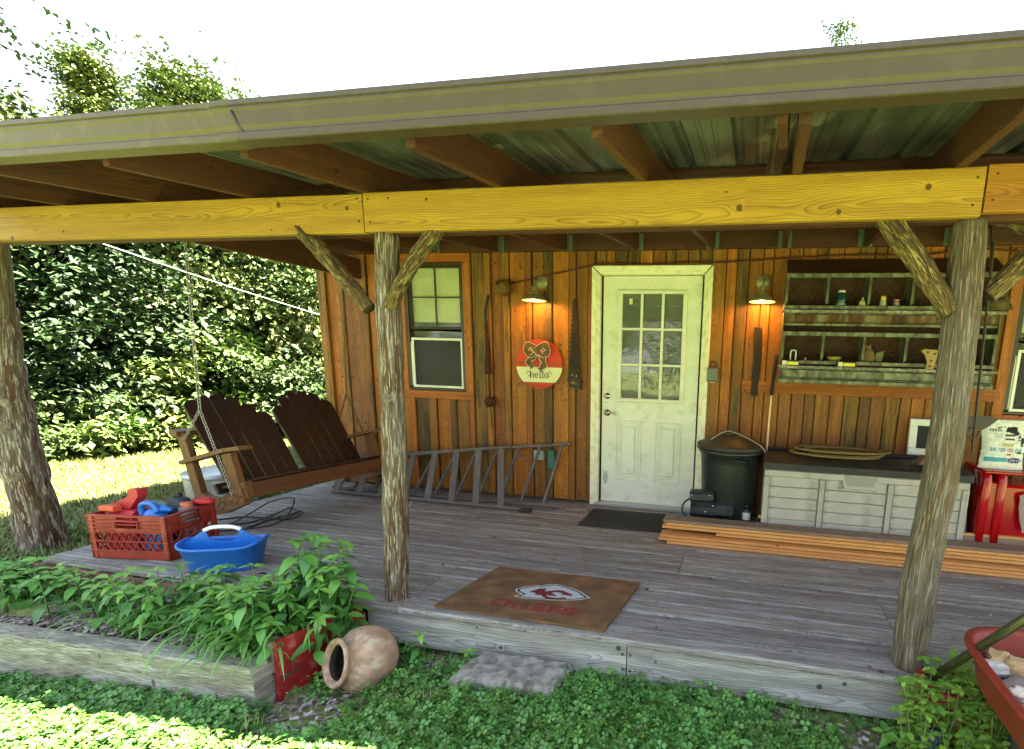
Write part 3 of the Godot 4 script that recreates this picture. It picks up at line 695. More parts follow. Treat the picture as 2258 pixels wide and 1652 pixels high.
	# gutter: two lengths meeting at a joint
	var pr = [Vector2(0.0, 0.125), Vector2(0.0, 0.0), Vector2(0.072, 0.0), Vector2(0.077, 0.003), Vector2(0.080, 0.026), Vector2(0.075, 0.031), Vector2(0.075, 0.036), Vector2(0.083, 0.05), Vector2(0.088, 0.075), Vector2(0.093, 0.095), Vector2(0.098, 0.103), Vector2(0.098, 0.109), Vector2(0.106, 0.113), Vector2(0.107, 0.130), Vector2(0.099, 0.133), Vector2(0.099, 0.124)]
	var xs = pz(512, 275, 2.84).x
	for g in [[-6.0, xs - 0.004, -0.002, 0.0], [xs + 0.004, 5.6, 0.0, 0.004]]:
		var st = newst()
		for i in pr.size() - 1:
			var p = pr[i]; var q = pr[i + 1]
			for k in 8:
				var xa = lerp(g[0], g[1], k / 8.0); var xb = lerp(g[0], g[1], (k + 1) / 8.0)
				quad(st, Vector3(xa, p.y + g[2], p.x + g[3]), Vector3(xa, q.y + g[2], q.x + g[3]), Vector3(xb, q.y + g[2], q.x + g[3]), Vector3(xb, p.y + g[2], p.x + g[3]), Vector2(xa, p.y * 4), Vector2(xa, q.y * 4), Vector2(xb, q.y * 4), Vector2(xb, p.y * 4))
		part(r, "gutter", fin(st), M.gutter_old if g[0] < -2 else M.gutter, Transform3D(Basis.from_scale(Vector3(1, 0.88, 0.80)), Vector3(0, 2.014, 2.762)))
	# slip joint and the bent flashing at the joint
	var jt = newst()
	for i in range(2, pr.size() - 2):
		var p = pr[i]; var q = pr[i + 1]; var o = Vector2(0.003, 0.001)
		quad(jt, Vector3(xs - 0.075, p.y + o.y, p.x + o.x), Vector3(xs - 0.075, q.y + o.y, q.x + o.x), Vector3(xs + 0.001 + i * 0.001, q.y + o.y, q.x + o.x), Vector3(xs + 0.001 + i * 0.001, p.y + o.y, p.x + o.x))
	part(r, "gutter_joint", fin(jt), M.gutter_old, Transform3D(Basis.from_scale(Vector3(1, 0.88, 0.80)), Vector3(0, 2.014, 2.762)))
	part(r, "joint_sealant", tube([Vector3(xs + 0.002, 2.10, 2.842), Vector3(xs + 0.012, 2.07, 2.834), Vector3(xs + 0.022, 2.045, 2.824), Vector3(xs + 0.03, 2.028, 2.824), Vector3(xs + 0.04, 2.022, 2.79)], 0.004, 6), M.black)
	part(r, "flashing", box_mesh(Vector3(0.075, 0.0016, 0.05), 0.0004), M.galv_clean, Transform3D(Basis(Vector3(0, 0, 1), 0.12), Vector3(xs + 0.07, 2.024, 2.797)))

func log_mesh(pts: Array, rad: Array, seedn: int, seg := 28, amp := 0.055) -> ArrayMesh:
	var cv = Curve3D.new()
	for i in pts.size():
		var t = (pts[min(i + 1, pts.size() - 1)] - pts[max(i - 1, 0)]) / 6.0
		cv.add_point(pts[i], -t, t)
	var n = int(cv.get_baked_length() / 0.035) + 2; var p2 = []; var r2 = []
	for i in n + 1:
		var s = float(i) / n; p2.append(cv.sample_baked(cv.get_baked_length() * s, true))
		var f = s * (rad.size() - 1); var k = min(int(f), rad.size() - 2); r2.append(lerp(rad[k], rad[k + 1], f - k))
	var fn := FastNoiseLite.new(); fn.seed = seedn; fn.frequency = 0.55; fn.fractal_octaves = 3
	var st = newst(true); tube_into(st, p2, r2, seg, 2.0, true, fn, amp * 2.2)
	return fin(st)
func knot_on(parent, p: Vector3, n: Vector3, r: float, m):
	var st = newst(true)
	lathe_into(st, [[0.0, 0.001], [r * 0.35, 0.002], [r * 0.5, 0.006], [r * 0.8, 0.004], [r * 1.3, -0.006]], 12)
	part(parent, "knot", fin(st), m, Transform3D(Basis(Quaternion(Vector3.UP, n.normalized())), p))
func make_posts():
	var p2 = thing("log_post", "rough pale cedar log post with two branch braces behind the weeds", "post", Vector3.ZERO, "log posts of the porch")
	var z = 2.135
	part(p2, "trunk", log_mesh([Vector3(-0.513, -0.03, z + 0.02), Vector3(-0.502, 0.45, z), Vector3(-0.483, 0.81, z), Vector3(-0.472, 1.2, z), Vector3(-0.465, 1.56, z), Vector3(-0.45, 1.885, z - 0.005)], [0.057, 0.063, 0.061, 0.056, 0.057, 0.052], 4), M.post)
	knot_on(p2, Vector3(-0.468, 1.10, z + 0.055), Vector3(0.05, 0.1, 1), 0.022, M.post)
	knot_on(p2, Vector3(-0.49, 0.80, z + 0.057), Vector3(-0.1, 0.1, 1), 0.02, M.post)
	knot_on(p2, Vector3(-0.455, 1.74, z + 0.05), Vector3(0.1, 0, 1), 0.018, M.post)
	brace(p2, pz(806, 672, 2.15), pz(672, 512, 2.15), 0.038, 5)
	brace(p2, pz(864, 668, 2.16), pz(962, 508, 2.15), 0.034, 6)
	var p3 = thing("log_post", "dull greenish grey cedar log post in front of the nest boxes", "post", Vector3.ZERO, "log posts of the porch")
	z = 2.10
	part(p3, "trunk", log_mesh([Vector3(2.105, -0.01, z + 0.04), Vector3(2.123, 0.475, z), Vector3(2.143, 0.88, z), Vector3(2.14, 1.255, z), Vector3(2.135, 1.54, z), Vector3(2.118, 1.885, z)], [0.070, 0.074, 0.070, 0.067, 0.068, 0.060], 9), M.post_dull)
	knot_on(p3, Vector3(2.19, 1.40, z + 0.03), Vector3(1, 0, 0.6), 0.018, M.post_dull)
	brace(p3, pz(2084, 676, 2.12), pz(1945, 470, 2.12), 0.043, 7)
	brace(p3, pz(2192, 640, 2.06), pz(2330, 520, 2.06), 0.040, 8)
	part(p3, "branch_stub", log_mesh([pz(2185, 486, 2.0), pz(2220, 490, 2.0), pz(2262, 512, 2.0), pz(2300, 520, 2.0)], [0.018, 0.02, 0.018, 0.012], 12, 12), M.branch)
	var p1 = thing("log_post", "thick silvery cedar log post with flared foot rising from the grass", "post", Vector3.ZERO, "log posts of the porch")
	z = 2.0
	part(p1, "trunk", log_mesh([Vector3(-3.42, -0.2, z), Vector3(-3.43, 0.1, z), Vector3(-3.45, 0.55, z), Vector3(-3.45, 1.03, z), Vector3(-3.36, 1.54, z)], [0.125, 0.104, 0.098, 0.085, 0.062], 15, 36, 0.09), M.post)
	part(p1, "upper_limb", log_mesh([Vector3(-3.355, 1.48, z + 0.01), Vector3(-3.27, 1.68, z + 0.03), Vector3(-3.13, 1.92, z + 0.09)], [0.055, 0.052, 0.05], 16), M.post_dull)
	knot_on(p1, Vector3(-3.40, 0.78, z + 0.085), Vector3(0.5, 0, 1), 0.03, M.post)
	knot_on(p1, Vector3(-3.38, 0.45, z + 0.085), Vector3(0.6, 0, 1), 0.028, M.post)
func brace(parent, a, b, r, s):
	var d = (b - a).normalized()
	var m = a.lerp(b, 0.5) + Vector3(0, 0.012, 0.01)
	part(parent, "brace", log_mesh([a - d * 0.03, m, b + d * 0.02], [r * 0.9, r, r * 1.05], s, 20, 0.16), M.branch)

# ---------- things on the wall ----------
func make_lamp(p: Vector3, turn: float, label: String):
	var l = thing("wall_lamp", label, "lamp", p, "gooseneck lamps on the cabin wall")
	l.rotation.y = turn
	part(l, "backplate", lathe([[0.0, 0.028], [0.02, 0.028], [0.035, 0.02], [0.05, 0.018], [0.058, 0.008], [0.062, 0.0]], 24), M.lamp, Transform3D(Basis(Vector3.RIGHT, PI / 2), Vector3.ZERO))
	part(l, "mounting_board", box_mesh(Vector3(0.1, 0.13, 0.02), 0.003), M.wall[2], at(Vector3(0, 0, -0.009)))
	part(l, "arm", tube(curve([Vector3(0, 0, 0.02), Vector3(0, 0.012, 0.06), Vector3(0, -0.005, 0.095), Vector3(0, -0.05, 0.11)], 14), 0.009, 8), M.lamp)
	var sh = lathe([[0.0, -0.045], [0.024, -0.045], [0.024, -0.07], [0.030, -0.088], [0.034, -0.094], [0.042, -0.094], [0.042, -0.112], [0.048, -0.118], [0.075, -0.135], [0.098, -0.155], [0.103, -0.166], [0.104, -0.170]], 32)
	part(l, "shade", sh, M.lamp, at(Vector3(0, 0, 0.11)))
	part(l, "shade_lining", lathe([[0.104, -0.170], [0.099, -0.168], [0.094, -0.158], [0.072, -0.139], [0.044, -0.122], [0.0, -0.116]], 32), M.lamp_in, at(Vector3(0, 0, 0.11)))
	part(l, "bulb", lathe([[0.0, -0.118], [0.014, -0.122], [0.022, -0.135], [0.026, -0.15], [0.022, -0.163], [0.0, -0.172]], 16), M.bulb, at(Vector3(0, 0, 0.11)))
	var o := OmniLight3D.new(); o.name = "glow"; l.add_child(o); o.position = Vector3(0, -0.148, 0.11)
	o.light_color = Color(1.0, 0.66, 0.30); o.light_energy = 0.006; o.light_size = 0.02; o.omni_range = 8.0; o.omni_attenuation = 2.0; o.shadow_enabled = true

func make_wall_things():
	rng.seed = 41
	make_lamp(Vector3(-0.56, 2.0, 0.022), -0.25, "lit barn lamp above the round hello sign")
	make_lamp(Vector3(1.37, 2.0, 0.022), 0.0, "lit barn lamp beside the galvanised nest boxes")
	# round sign
	var s = thing("round_sign", "round orange wooden sign reading hello with a brown ribbon bow", "sign", Vector3(-0.585, 1.285, 0.036))
	var R = 0.225
	var seg = func(y0, y1):
		var pl = PackedVector2Array()
		for i in 25:
			var y = lerp(y0, y1, i / 24.0); pl.append(Vector2(sqrt(max(0.0, R * R - y * y)), y))
		for i in 25:
			var y = lerp(y1, y0, i / 24.0); pl.append(Vector2(-sqrt(max(0.0, R * R - y * y)), y))
		return slab(clean(pl), 0.018)
	part(s, "upper_board", seg.call(-0.025, R), M.orange)
	part(s, "name_band", seg.call(-0.165, -0.027), M.cream, at(Vector3(0, 0, 0.001)))
	part(s, "lower_board", seg.call(-R, -0.167), M.orange)
	var ink = paint(0.03, 0.03, 0.015)
	part(s, "lettering", text_mesh("hello", 0.082, 0.002, true, 1.0), ink, at(Vector3(0.0, -0.098, 0.0115)))
	for e in [-1, 1]:
		var pts = []
		for i in 22:
			var a = i * 0.33; var rr = 0.028 * (1.0 - i / 26.0)
			pts.append(Vector3(e * (0.108 + rr * cos(a + 1.6) * 1.0), -0.083 - rr * sin(a + 1.6), 0.0115))
		pts.push_front(Vector3(e * 0.07, -0.105, 0.0115))
		part(s, "flourish", tube(pts, 0.002, 5), ink)
	var bow := Node3D.new(); bow.name = "bow"; s.add_child(bow)
	var loops = [[Vector3(-0.005, 0.12, 0.02), Vector3(-0.075, 0.17, 0.05), Vector3(-0.11, 0.11, 0.04), Vector3(-0.045, 0.085, 0.03), Vector3(-0.005, 0.115, 0.025)],
		[Vector3(-0.005, 0.12, 0.02), Vector3(0.06, 0.175, 0.05), Vector3(0.105, 0.12, 0.04), Vector3(0.05, 0.085, 0.03), Vector3(-0.005, 0.115, 0.025)],
		[Vector3(-0.005, 0.115, 0.03), Vector3(-0.05, 0.06, 0.035), Vector3(-0.09, 0.02, 0.03), Vector3(-0.055, -0.03, 0.02)],
		[Vector3(-0.005, 0.115, 0.03), Vector3(0.04, 0.07, 0.04), Vector3(0.055, 0.0, 0.03), Vector3(0.01, -0.055, 0.02)]]
	for lp in loops:
		var cv = curve(lp, 18); var st = newst(true); var e1 = []; var e2 = []
		for i in cv.size():
			var d = (cv[min(i + 1, cv.size() - 1)] - cv[max(i - 1, 0)]).normalized()
			var n = Vector3(0.25, 0.2, 1).cross(d).normalized() * (0.026 + 0.006 * sin(i * 1.1))
			e1.append(cv[i] + n + Vector3(0, 0, 0.01 * sin(i * 0.9))); e2.append(cv[i] - n)
		for i in cv.size() - 1: quad(st, e1[i], e1[i + 1], e2[i + 1], e2[i])
		part(bow, "ribbon", fin(st), M.ribbon); part(bow, "ribbon_edge", tube(e1, 0.0025, 5), M.ribbon_edge); part(bow, "ribbon_edge", tube(e2, 0.0025, 5), M.ribbon_edge)
	part(s, "hanging_ribbon", tube(curve([Vector3(-0.02, 0.22, 0.0), Vector3(0.01, 0.275, -0.006), Vector3(0.035, 0.22, 0.0)], 10), 0.006, 6), M.ribbon)
	# old saw
	var sw = thing("hand_saw", "rusty double edged saw with carved handle hanging point up beside the door", "saw", Vector3(-0.252, 1.2, 0.022))
	var pl = PackedVector2Array(); var rows = 17
	for i in rows:
		var t = float(i) / rows; var w = lerp(0.046, 0.010, pow(t, 0.85)); pl.append(Vector2(w, t * 0.66)); pl.append(Vector2(w + 0.024 * (1 - t * 0.5), t * 0.66 + 0.006))
	pl.append(Vector2(0.0, 0.675))
	for i in range(rows - 1, -1, -1):
		var t = float(i) / rows; var w = lerp(0.046, 0.010, pow(t, 0.85)); pl.append(Vector2(-w - 0.024 * (1 - t * 0.5), t * 0.66 + 0.006)); pl.append(Vector2(-w, t * 0.66))
	part(sw, "blade", slab(pl, 0.003), M.saw_rust)
	var hd = PackedVector2Array([Vector2(-0.035, 0.02), Vector2(0.04, 0.02), Vector2(0.05, -0.03), Vector2(0.075, -0.06), Vector2(0.06, -0.1), Vector2(0.075, -0.135), Vector2(0.03, -0.125), Vector2(-0.01, -0.12), Vector2(-0.05, -0.09), Vector2(-0.065, -0.05), Vector2(-0.05, -0.01)])
	part(sw, "handle", slab(hd, 0.022), M.swing, at(Vector3(0, 0, 0.004)))
	part(sw, "grip_slot", slab(PackedVector2Array([Vector2(-0.03, -0.065), Vector2(0.03, -0.06), Vector2(0.035, -0.085), Vector2(-0.015, -0.09)]), 0.024), M.wall[2], at(Vector3(0, 0, 0.0045)))
	for p in [Vector3(-0.015, -0.005, 0.016), Vector3(0.025, -0.012, 0.016)]:
		part(sw, "rivet", lathe([[0.0, 0.003], [0.005, 0.002], [0.006, 0.0]], 10), M.steel, Transform3D(Basis(Vector3.RIGHT, PI / 2), p))
	# long tool and ball
	var tl = thing("hanging_tool", "long rusty hand tool with curved dark grip and flat widening blade", "tool", Vector3(-1.09, 1.6, 0.03))
	part(tl, "grip", tube(curve([Vector3(0.015, 0.29, 0.006), Vector3(-0.005, 0.2, 0.012), Vector3(-0.018, 0.1, 0.01), Vector3(-0.02, 0.0, 0.004)], 14), 0.012, 8), M.black_rough)
	part(tl, "ferrule", lathe([[0.016, -0.012], [0.018, 0.0], [0.016, 0.012], [0.0, 0.012]], 10), M.rust, at(Vector3(-0.022, 0.0, 0.004)))
	part(tl, "blade", slab(PackedVector2Array([Vector2(-0.03, -0.01), Vector2(-0.006, -0.01), Vector2(0.012, -0.2), Vector2(0.03, -0.42), Vector2(-0.05, -0.425), Vector2(-0.035, -0.2)]), 0.008), M.rust)
	var bl = thing("hanging_ball", "rusty iron ball hanging on a rod under the long rusty tool", "ball", Vector3(-1.082, 0.92, 0.05))
	part(bl, "ball", lathe([[0.0, 0.052], [0.02, 0.048], [0.037, 0.037], [0.048, 0.02], [0.052, 0.0], [0.048, -0.02], [0.037, -0.037], [0.02, -0.048], [0.0, -0.052]], 20), M.rust)
	part(bl, "rod", tube([Vector3(0, 0.045, 0), Vector3(-0.012, 0.4, -0.015), Vector3(-0.02, 0.74, -0.02)], 0.009, 6), M.rust)
	part(bl, "tail", tube([Vector3(0.004, -0.045, 0), Vector3(0.006, -0.25, -0.02)], 0.004, 6), M.rust)
	# birdhouse gourd
	var gd = thing("bird_gourd", "striped gourd birdhouse with a round dark hole hung on the wall", "birdhouse", Vector3(-0.91, 1.95, 0.075))
	part(gd, "shell", lathe([[0.0, -0.075], [0.03, -0.07], [0.056, -0.05], [0.07, -0.02], [0.071, 0.01], [0.06, 0.042], [0.035, 0.06], [0.0, 0.066]], 22), M.gourd)
	part(gd, "hole", lathe([[0.0, 0.002], [0.021, 0.002], [0.023, 0.0]], 16), M.black_rough, Transform3D(Basis(Quaternion(Vector3.UP, Vector3(-0.45, 0.45, 1).normalized())), Vector3(-0.026, 0.028, 0.058)))
	part(gd, "hook", tube([Vector3(0, 0.06, 0), Vector3(0.0, 0.075, -0.02), Vector3(0, 0.07, -0.07)], 0.004, 6), M.rust)
	# key box, knobbly strip, pole
	var kb = thing("key_lock_box", "small grey key lock box hanging on the door frame", "lock", Vector3(1.0, 1.24, 0.055))
	part(kb, "case", box_mesh(Vector3(0.09, 0.12, 0.05), 0.012), mat(lin(0.14, 0.16, 0.15), 0.5), at(Vector3.ZERO))
	part(kb, "shackle", tube(curve([Vector3(-0.026, 0.045, 0), Vector3(-0.026, 0.09, 0), Vector3(0, 0.115, 0), Vector3(0.026, 0.09, 0), Vector3(0.026, 0.045, 0)], 16), 0.006, 8), M.black)
	part(kb, "dial_window", box_mesh(Vector3(0.045, 0.018, 0.004), 0.001), M.screen_white, at(Vector3(0.0, -0.055, 0.006)))
	part(kb, "key_tag", box_mesh(Vector3(0.012, 0.05, 0.003), 0.001), M.black, at(Vector3(0.034, -0.015, 0.02)))
	var rs = thing("knobbly_strip", "long dark knobbly strip hanging under the lamp by the nest boxes", "strip", Vector3(1.357, 1.36, 0.022))
	var st2 = newst(true)
	for i in 46:
		for k in 3:
			var c = Vector3((k - 1) * 0.018 + (0.004 if i % 2 else -0.004) + 0.008 * sin(i * 0.07), 0.275 - i * 0.0122, 0.0)
			lathe_into(st2, [[0.0, 0.018], [0.008, 0.012], [0.0125, 0.0], [0.009, -0.006]], 6, 1, 1, Transform3D(Basis(Vector3.RIGHT, PI / 2), c))
	part(rs, "scales", fin(st2), M.iron)
	part(rs, "backing", box_mesh(Vector3(0.05, 0.56, 0.006), 0.002), M.black_rough, at(Vector3(0.003, 0, -0.006)))
	var po = thing("leaning_pole", "thin pale pole with black grip leaning on the wall behind the bin", "pole")
	var pa = pz(1690, 1000, 0.12); var pb = pz(1701, 872, 0.06); var pc = pz(1712, 783, 0.05)
	part(po, "shaft", tube([pa + (pa - pb) * 1.9, pb], 0.008, 8), M.cream)
	part(po, "grip", tube([pb, pc], 0.014, 8), M.black_rough)
	# red cord looped along the wall
	var cp = [Vector3(-0.86, 1.99, 0.03), Vector3(-0.56, 2.05, 0.03), Vector3(-0.2, 2.12, 0.028), Vector3(0.0, 2.155, 0.03), Vector3(0.4, 2.146, 0.03), Vector3(0.75, 2.16, 0.03), Vector3(1.0, 2.155, 0.03), Vector3(1.4, 2.175, 0.03), Vector3(2.0, 2.20, 0.03), Vector3(2.6, 2.20, 0.03), Vector3(2.9, 2.24, 0.03), Vector3(3.3, 2.21, 0.03), Vector3(3.8, 2.26, 0.03)]
	solo("extension_cord", tube(curve(cp, 60), 0.007, 6), M.cord, "dark red cord looped along the wall over the door", "cord")

func clean(pl: PackedVector2Array) -> PackedVector2Array:
	var out = PackedVector2Array()
	for p in pl:
		if out.size() == 0 or out[out.size() - 1].distance_to(p) > 0.0004: out.append(p)
	if out[0].distance_to(out[out.size() - 1]) < 0.0004: out.remove_at(out.size() - 1)
	return out

func make_nest_box():
	var nb = thing("nest_box_rack", "old galvanised nest box rack of two rows of open cells on the wall", "nest boxes")
	var x0 = 1.545; var x1 = 3.06; var zf = 0.24
	part(nb, "back_panel", box_mesh(Vector3(x1 - x0, 0.80, 0.006), 0.001), M.rafter[1], at(Vector3((x0 + x1) / 2, 1.63, 0.03)))
	var rows = [[1.79, 2.025], [1.375, 1.595]]
	for r in rows:
		part(nb, "floor", box_mesh(Vector3(x1 - x0, 0.006, 0.2), 0.001), M.galv, at(Vector3((x0 + x1) / 2, r[0], 0.135)))
		part(nb, "ceiling", box_mesh(Vector3(x1 - x0, 0.006, 0.2), 0.001), M.galv, at(Vector3((x0 + x1) / 2, r[1] - 0.004, 0.135)))
		part(nb, "front_rail", box_mesh(Vector3(x1 - x0, 0.032, 0.008), 0.002), M.galv, at(Vector3((x0 + x1) / 2, r[1] - 0.012, zf)))
		part(nb, "front_lip", box_mesh(Vector3(x1 - x0 + 0.01, 0.028, 0.010), 0.002), M.galv, at(Vector3((x0 + x1) / 2, r[0] - 0.01, zf + 0.001)))
		for i in 6:
			var x = lerp(x0 + 0.008, x1 - 0.008, i / 5.0)
			part(nb, "cell_divider", box_mesh(Vector3(0.004, r[1] - r[0], 0.19), 0.001), M.galv, at(Vector3(x, (r[0] + r[1]) / 2, 0.135)))
			part(nb, "divider_edge", box_mesh(Vector3(0.019, r[1] - r[0] - 0.035, 0.009), 0.002), M.galv, at(Vector3(x, (r[0] + r[1]) / 2, zf + 0.002)))
	# perch trays under each row
	for q in [[1.735, true], [1.315, false]]:
		var y = q[0]
		part(nb, "perch_rail", box_mesh(Vector3(x1 - x0 + 0.04, 0.022, 0.03), 0.003), M.bedlog, at(Vector3((x0 + x1) / 2, y + 0.012, zf + 0.03)))
		part(nb, "tray_front", box_mesh(Vector3(x1 - x0 - 0.03, 0.052, 0.004), 0.001), M.galv_rust if q[1] else M.galv, at(Vector3((x0 + x1) / 2, y - 0.038, zf + 0.022)))
		part(nb, "tray_floor", box_mesh(Vector3(x1 - x0, 0.006, 0.06), 0.002), M.galv_rust if q[1] else M.galv, at(Vector3((x0 + x1) / 2, y - 0.072, zf)))
		part(nb, "tray_back", box_mesh(Vector3(x1 - x0, 0.10, 0.004), 0.001), M.galv, at(Vector3((x0 + x1) / 2, y - 0.04, zf - 0.02)))
		if not q[1]:
			part(nb, "bottom_rail", box_mesh(Vector3(x1 - x0 + 0.02, 0.03, 0.012), 0.003), M.galv, at(Vector3((x0 + x1) / 2, y - 0.098, zf + 0.01)))
			part(nb, "tray_seam", box_mesh(Vector3(0.004, 0.05, 0.006), 0.001), M.iron, at(Vector3(x0 + 0.3, y - 0.038, zf + 0.023)))
	part(nb, "end_panel", box_mesh(Vector3(0.005, 0.82, 0.2), 0.001), M.galv, at(Vector3(x0 - 0.001, 1.625, 0.135)))
	part(nb, "end_panel", box_mesh(Vector3(0.005, 0.82, 0.2), 0.001), M.galv, at(Vector3(x1 + 0.001, 1.625, 0.135)))
	# sloping dark top
	var st = newst()
	quad(st, Vector3(x0, 2.17, 0.03), Vector3(x1, 2.17, 0.03), Vector3(x1, 2.035, zf), Vector3(x0, 2.035, zf))
	part(nb, "sloping_top", fin(st), M.rafter[1])
	# things in the cells; f = floor height of the row
	var ya = rows[0][0] + 0.0035; var yb = rows[1][0] + 0.0035
	var jar = thing("glass_jar", "dark green glass jar with white lid in upper nest row", "jar", Vector3(1.965, ya, 0.17))
	part(jar, "base", lathe([[0.0, 0.002], [0.034, 0.002], [0.037, 0.008], [0.037, 0.024], [0.0, 0.024]], 18), paint(0.22, 0.36, 0.40), Transform3D())
	part(jar, "glass", lathe([[0.035, 0.024], [0.038, 0.04], [0.039, 0.075], [0.032, 0.098], [0.024, 0.106], [0.0, 0.106]], 18), mat(lin(0.01, 0.05, 0.045), 0.1))
	part(jar, "lid", lathe([[0.025, 0.106], [0.026, 0.108], [0.026, 0.12], [0.0, 0.121]], 18), M.plastic_white)
	var bird = thing("bird_figure", "little pale bird figure with white head in upper nest row", "figurine", Vector3(2.12, ya, 0.19))
	part(bird, "body", lathe([[0.0, 0.0], [0.024, 0.004], [0.028, 0.018], [0.022, 0.036], [0.012, 0.05], [0.0, 0.054]], 14), mat(lin(0.5, 0.47, 0.28), 0.5))
	part(bird, "head", lathe([[0.0, 0.052], [0.007, 0.055], [0.008, 0.062], [0.0, 0.07]], 10), M.plastic_white)
	part(bird, "wing", slab(PackedVector2Array([Vector2(-0.028, 0.03), Vector2(-0.01, 0.045), Vector2(-0.012, 0.02)]), 0.006), mat(lin(0.45, 0.40, 0.25), 0.5), at(Vector3(0, 0, 0.012)))
	var sh = thing("yellow_cap_shaker", "small bottle with bright yellow cap in upper nest row", "bottle", Vector3(2.265, ya, 0.19))
	part(sh, "body", lathe([[0.0, 0.0], [0.026, 0.001], [0.027, 0.012], [0.021, 0.04], [0.016, 0.05], [0.0, 0.05]], 14), paint(0.45, 0.44, 0.36))
	part(sh, "cap", lathe([[0.0175, 0.046], [0.019, 0.05], [0.0175, 0.078], [0.0, 0.079]], 14), paint(0.75, 0.55, 0.02))
	var rb = thing("red_cap_jar", "small grey jar with coral red cap in upper nest row", "jar", Vector3(2.36, ya, 0.19))
	part(rb, "body", lathe([[0.0, 0.0], [0.018, 0.001], [0.023, 0.015], [0.021, 0.032], [0.014, 0.042], [0.0, 0.042]], 14), paint(0.22, 0.27, 0.24))
	part(rb, "cap", lathe([[0.02, 0.042], [0.022, 0.044], [0.021, 0.054], [0.0, 0.056]], 14), paint(0.75, 0.13, 0.09))
	var hk = thing("white_latch", "white plastic U shaped latch standing in lower nest row", "latch", Vector3(1.64, yb, 0.2))
	part(hk, "loop", tube(curve([Vector3(-0.02, 0, 0), Vector3(-0.02, 0.06, 0), Vector3(-0.014, 0.076, 0), Vector3(0.014, 0.076, 0), Vector3(0.02, 0.06, 0), Vector3(0.02, 0.0, 0)], 20), 0.0055, 8), M.plastic_white)
	var ob = thing("orange_ball", "tiny orange ball on the floor of a lower nest cell", "ball", Vector3(1.735, yb + 0.012, 0.2))
	part(ob, "ball", lathe([[0.0, 0.012], [0.008, 0.009], [0.012, 0.0], [0.008, -0.009], [0.0, -0.012]], 12), paint(0.62, 0.22, 0.05))
	var bw = thing("wooden_bowl", "shallow yellowish wooden bowl in lower nest row", "bowl", Vector3(1.955, yb, 0.16))
	part(bw, "bowl", lathe([[0.0, 0.0], [0.035, 0.001], [0.052, 0.02], [0.058, 0.036], [0.054, 0.036], [0.045, 0.016], [0.0, 0.008]], 20), paint(0.42, 0.33, 0.07))
	var bg = thing("paper_sack", "crumpled brown paper sack tied at the top in lower nest row", "sack", Vector3(2.2, yb, 0.16))
	var fn := FastNoiseLite.new(); fn.seed = 3; fn.frequency = 1.4
	var ps = newst(); lathe_into(ps, [[0.0, 0.001], [0.058, 0.002], [0.062, 0.03], [0.05, 0.08], [0.022, 0.105], [0.026, 0.125], [0.02, 0.135], [0.0, 0.13]], 14, 1, 0.6, Transform3D(), fn, 0.012)
	part(bg, "sack", fin(ps), paint(0.20, 0.12, 0.045, 0.9))
	var lf = thing("green_packet", "folded olive green packet beside the brown paper sack", "packet", Vector3(2.29, yb + 0.05, 0.15))
	part(lf, "packet", slab(PackedVector2Array([Vector2(-0.03, -0.05), Vector2(0.02, -0.045), Vector2(0.035, 0.04), Vector2(-0.035, 0.02)]), 0.02), paint(0.12, 0.14, 0.04), at(Vector3.ZERO, 0.3))
	var toy = thing("wooden_toy", "tan giraffe patterned animal toy at the lower nest row", "toy", Vector3(2.62, 1.40, 0.285))
	var tp = PackedVector2Array([Vector2(-0.075, 0.07), Vector2(-0.05, 0.085), Vector2(-0.02, 0.08), Vector2(0.02, 0.08), Vector2(0.06, 0.075), Vector2(0.075, 0.05), Vector2(0.04, 0.045), Vector2(0.03, -0.02), Vector2(0.02, -0.06), Vector2(-0.03, -0.06), Vector2(-0.025, -0.01), Vector2(-0.045, 0.04)])
	part(toy, "body", slab(tp, 0.018), paint(0.36, 0.24, 0.08), at(Vector3.ZERO))
	for p in [Vector2(-0.03, 0.06), Vector2(0.02, 0.05), Vector2(0.0, 0.0), Vector2(-0.005, -0.04), Vector2(0.045, 0.063)]:
		part(toy, "spot", lathe([[0.0, 0.001], [0.009, 0.001], [0.01, 0.0]], 8), paint(0.10, 0.05, 0.02), Transform3D(Basis(Vector3.RIGHT, PI / 2), Vector3(p.x, p.y, 0.0095)))
	for q in [[1.615, 0.28, "small black and yellow carton lying at the end of lower perch", 0.0], [2.03, 0.285, "small black and yellow carton lying at the middle of lower perch", 0.0]]:
		var cb = thing("small_carton", q[2], "carton", Vector3(q[0], 1.338 + 0.02, q[1]), "cartons on the nest box perch")
		part(cb, "carton", box_mesh(Vector3(0.135, 0.04, 0.05), 0.002), M.black, Transform3D())
		part(cb, "yellow_panel", box_mesh(Vector3(0.085, 0.024, 0.001), 0.0002), paint(0.78, 0.66, 0.06), at(Vector3(0.018, -0.004, 0.0256)))
		part(cb, "white_panel", box_mesh(Vector3(0.032, 0.032, 0.001), 0.0002), paint(0.7, 0.68, 0.5), at(Vector3(-0.045, -0.001, 0.0256)))
	var bt = thing("oil_bottle", "clear yellow bottle with red cap beside the log post", "bottle", Vector3(2.86, 1.34, 0.28))
	part(bt, "body", lathe([[0.0, 0.0], [0.036, 0.0], [0.038, 0.01], [0.038, 0.10], [0.034, 0.14], [0.018, 0.165], [0.014, 0.18], [0.0, 0.18]], 16), paint(0.62, 0.42, 0.03, 0.15))
	part(bt, "label_band", lathe([[0.039, 0.06], [0.0392, 0.125], [0.037, 0.14]], 16), paint(0.75, 0.68, 0.4))
	part(bt, "cap", lathe([[0.016, 0.175], [0.017, 0.18], [0.014, 0.205], [0.0, 0.21]], 12), paint(0.65, 0.04, 0.03))
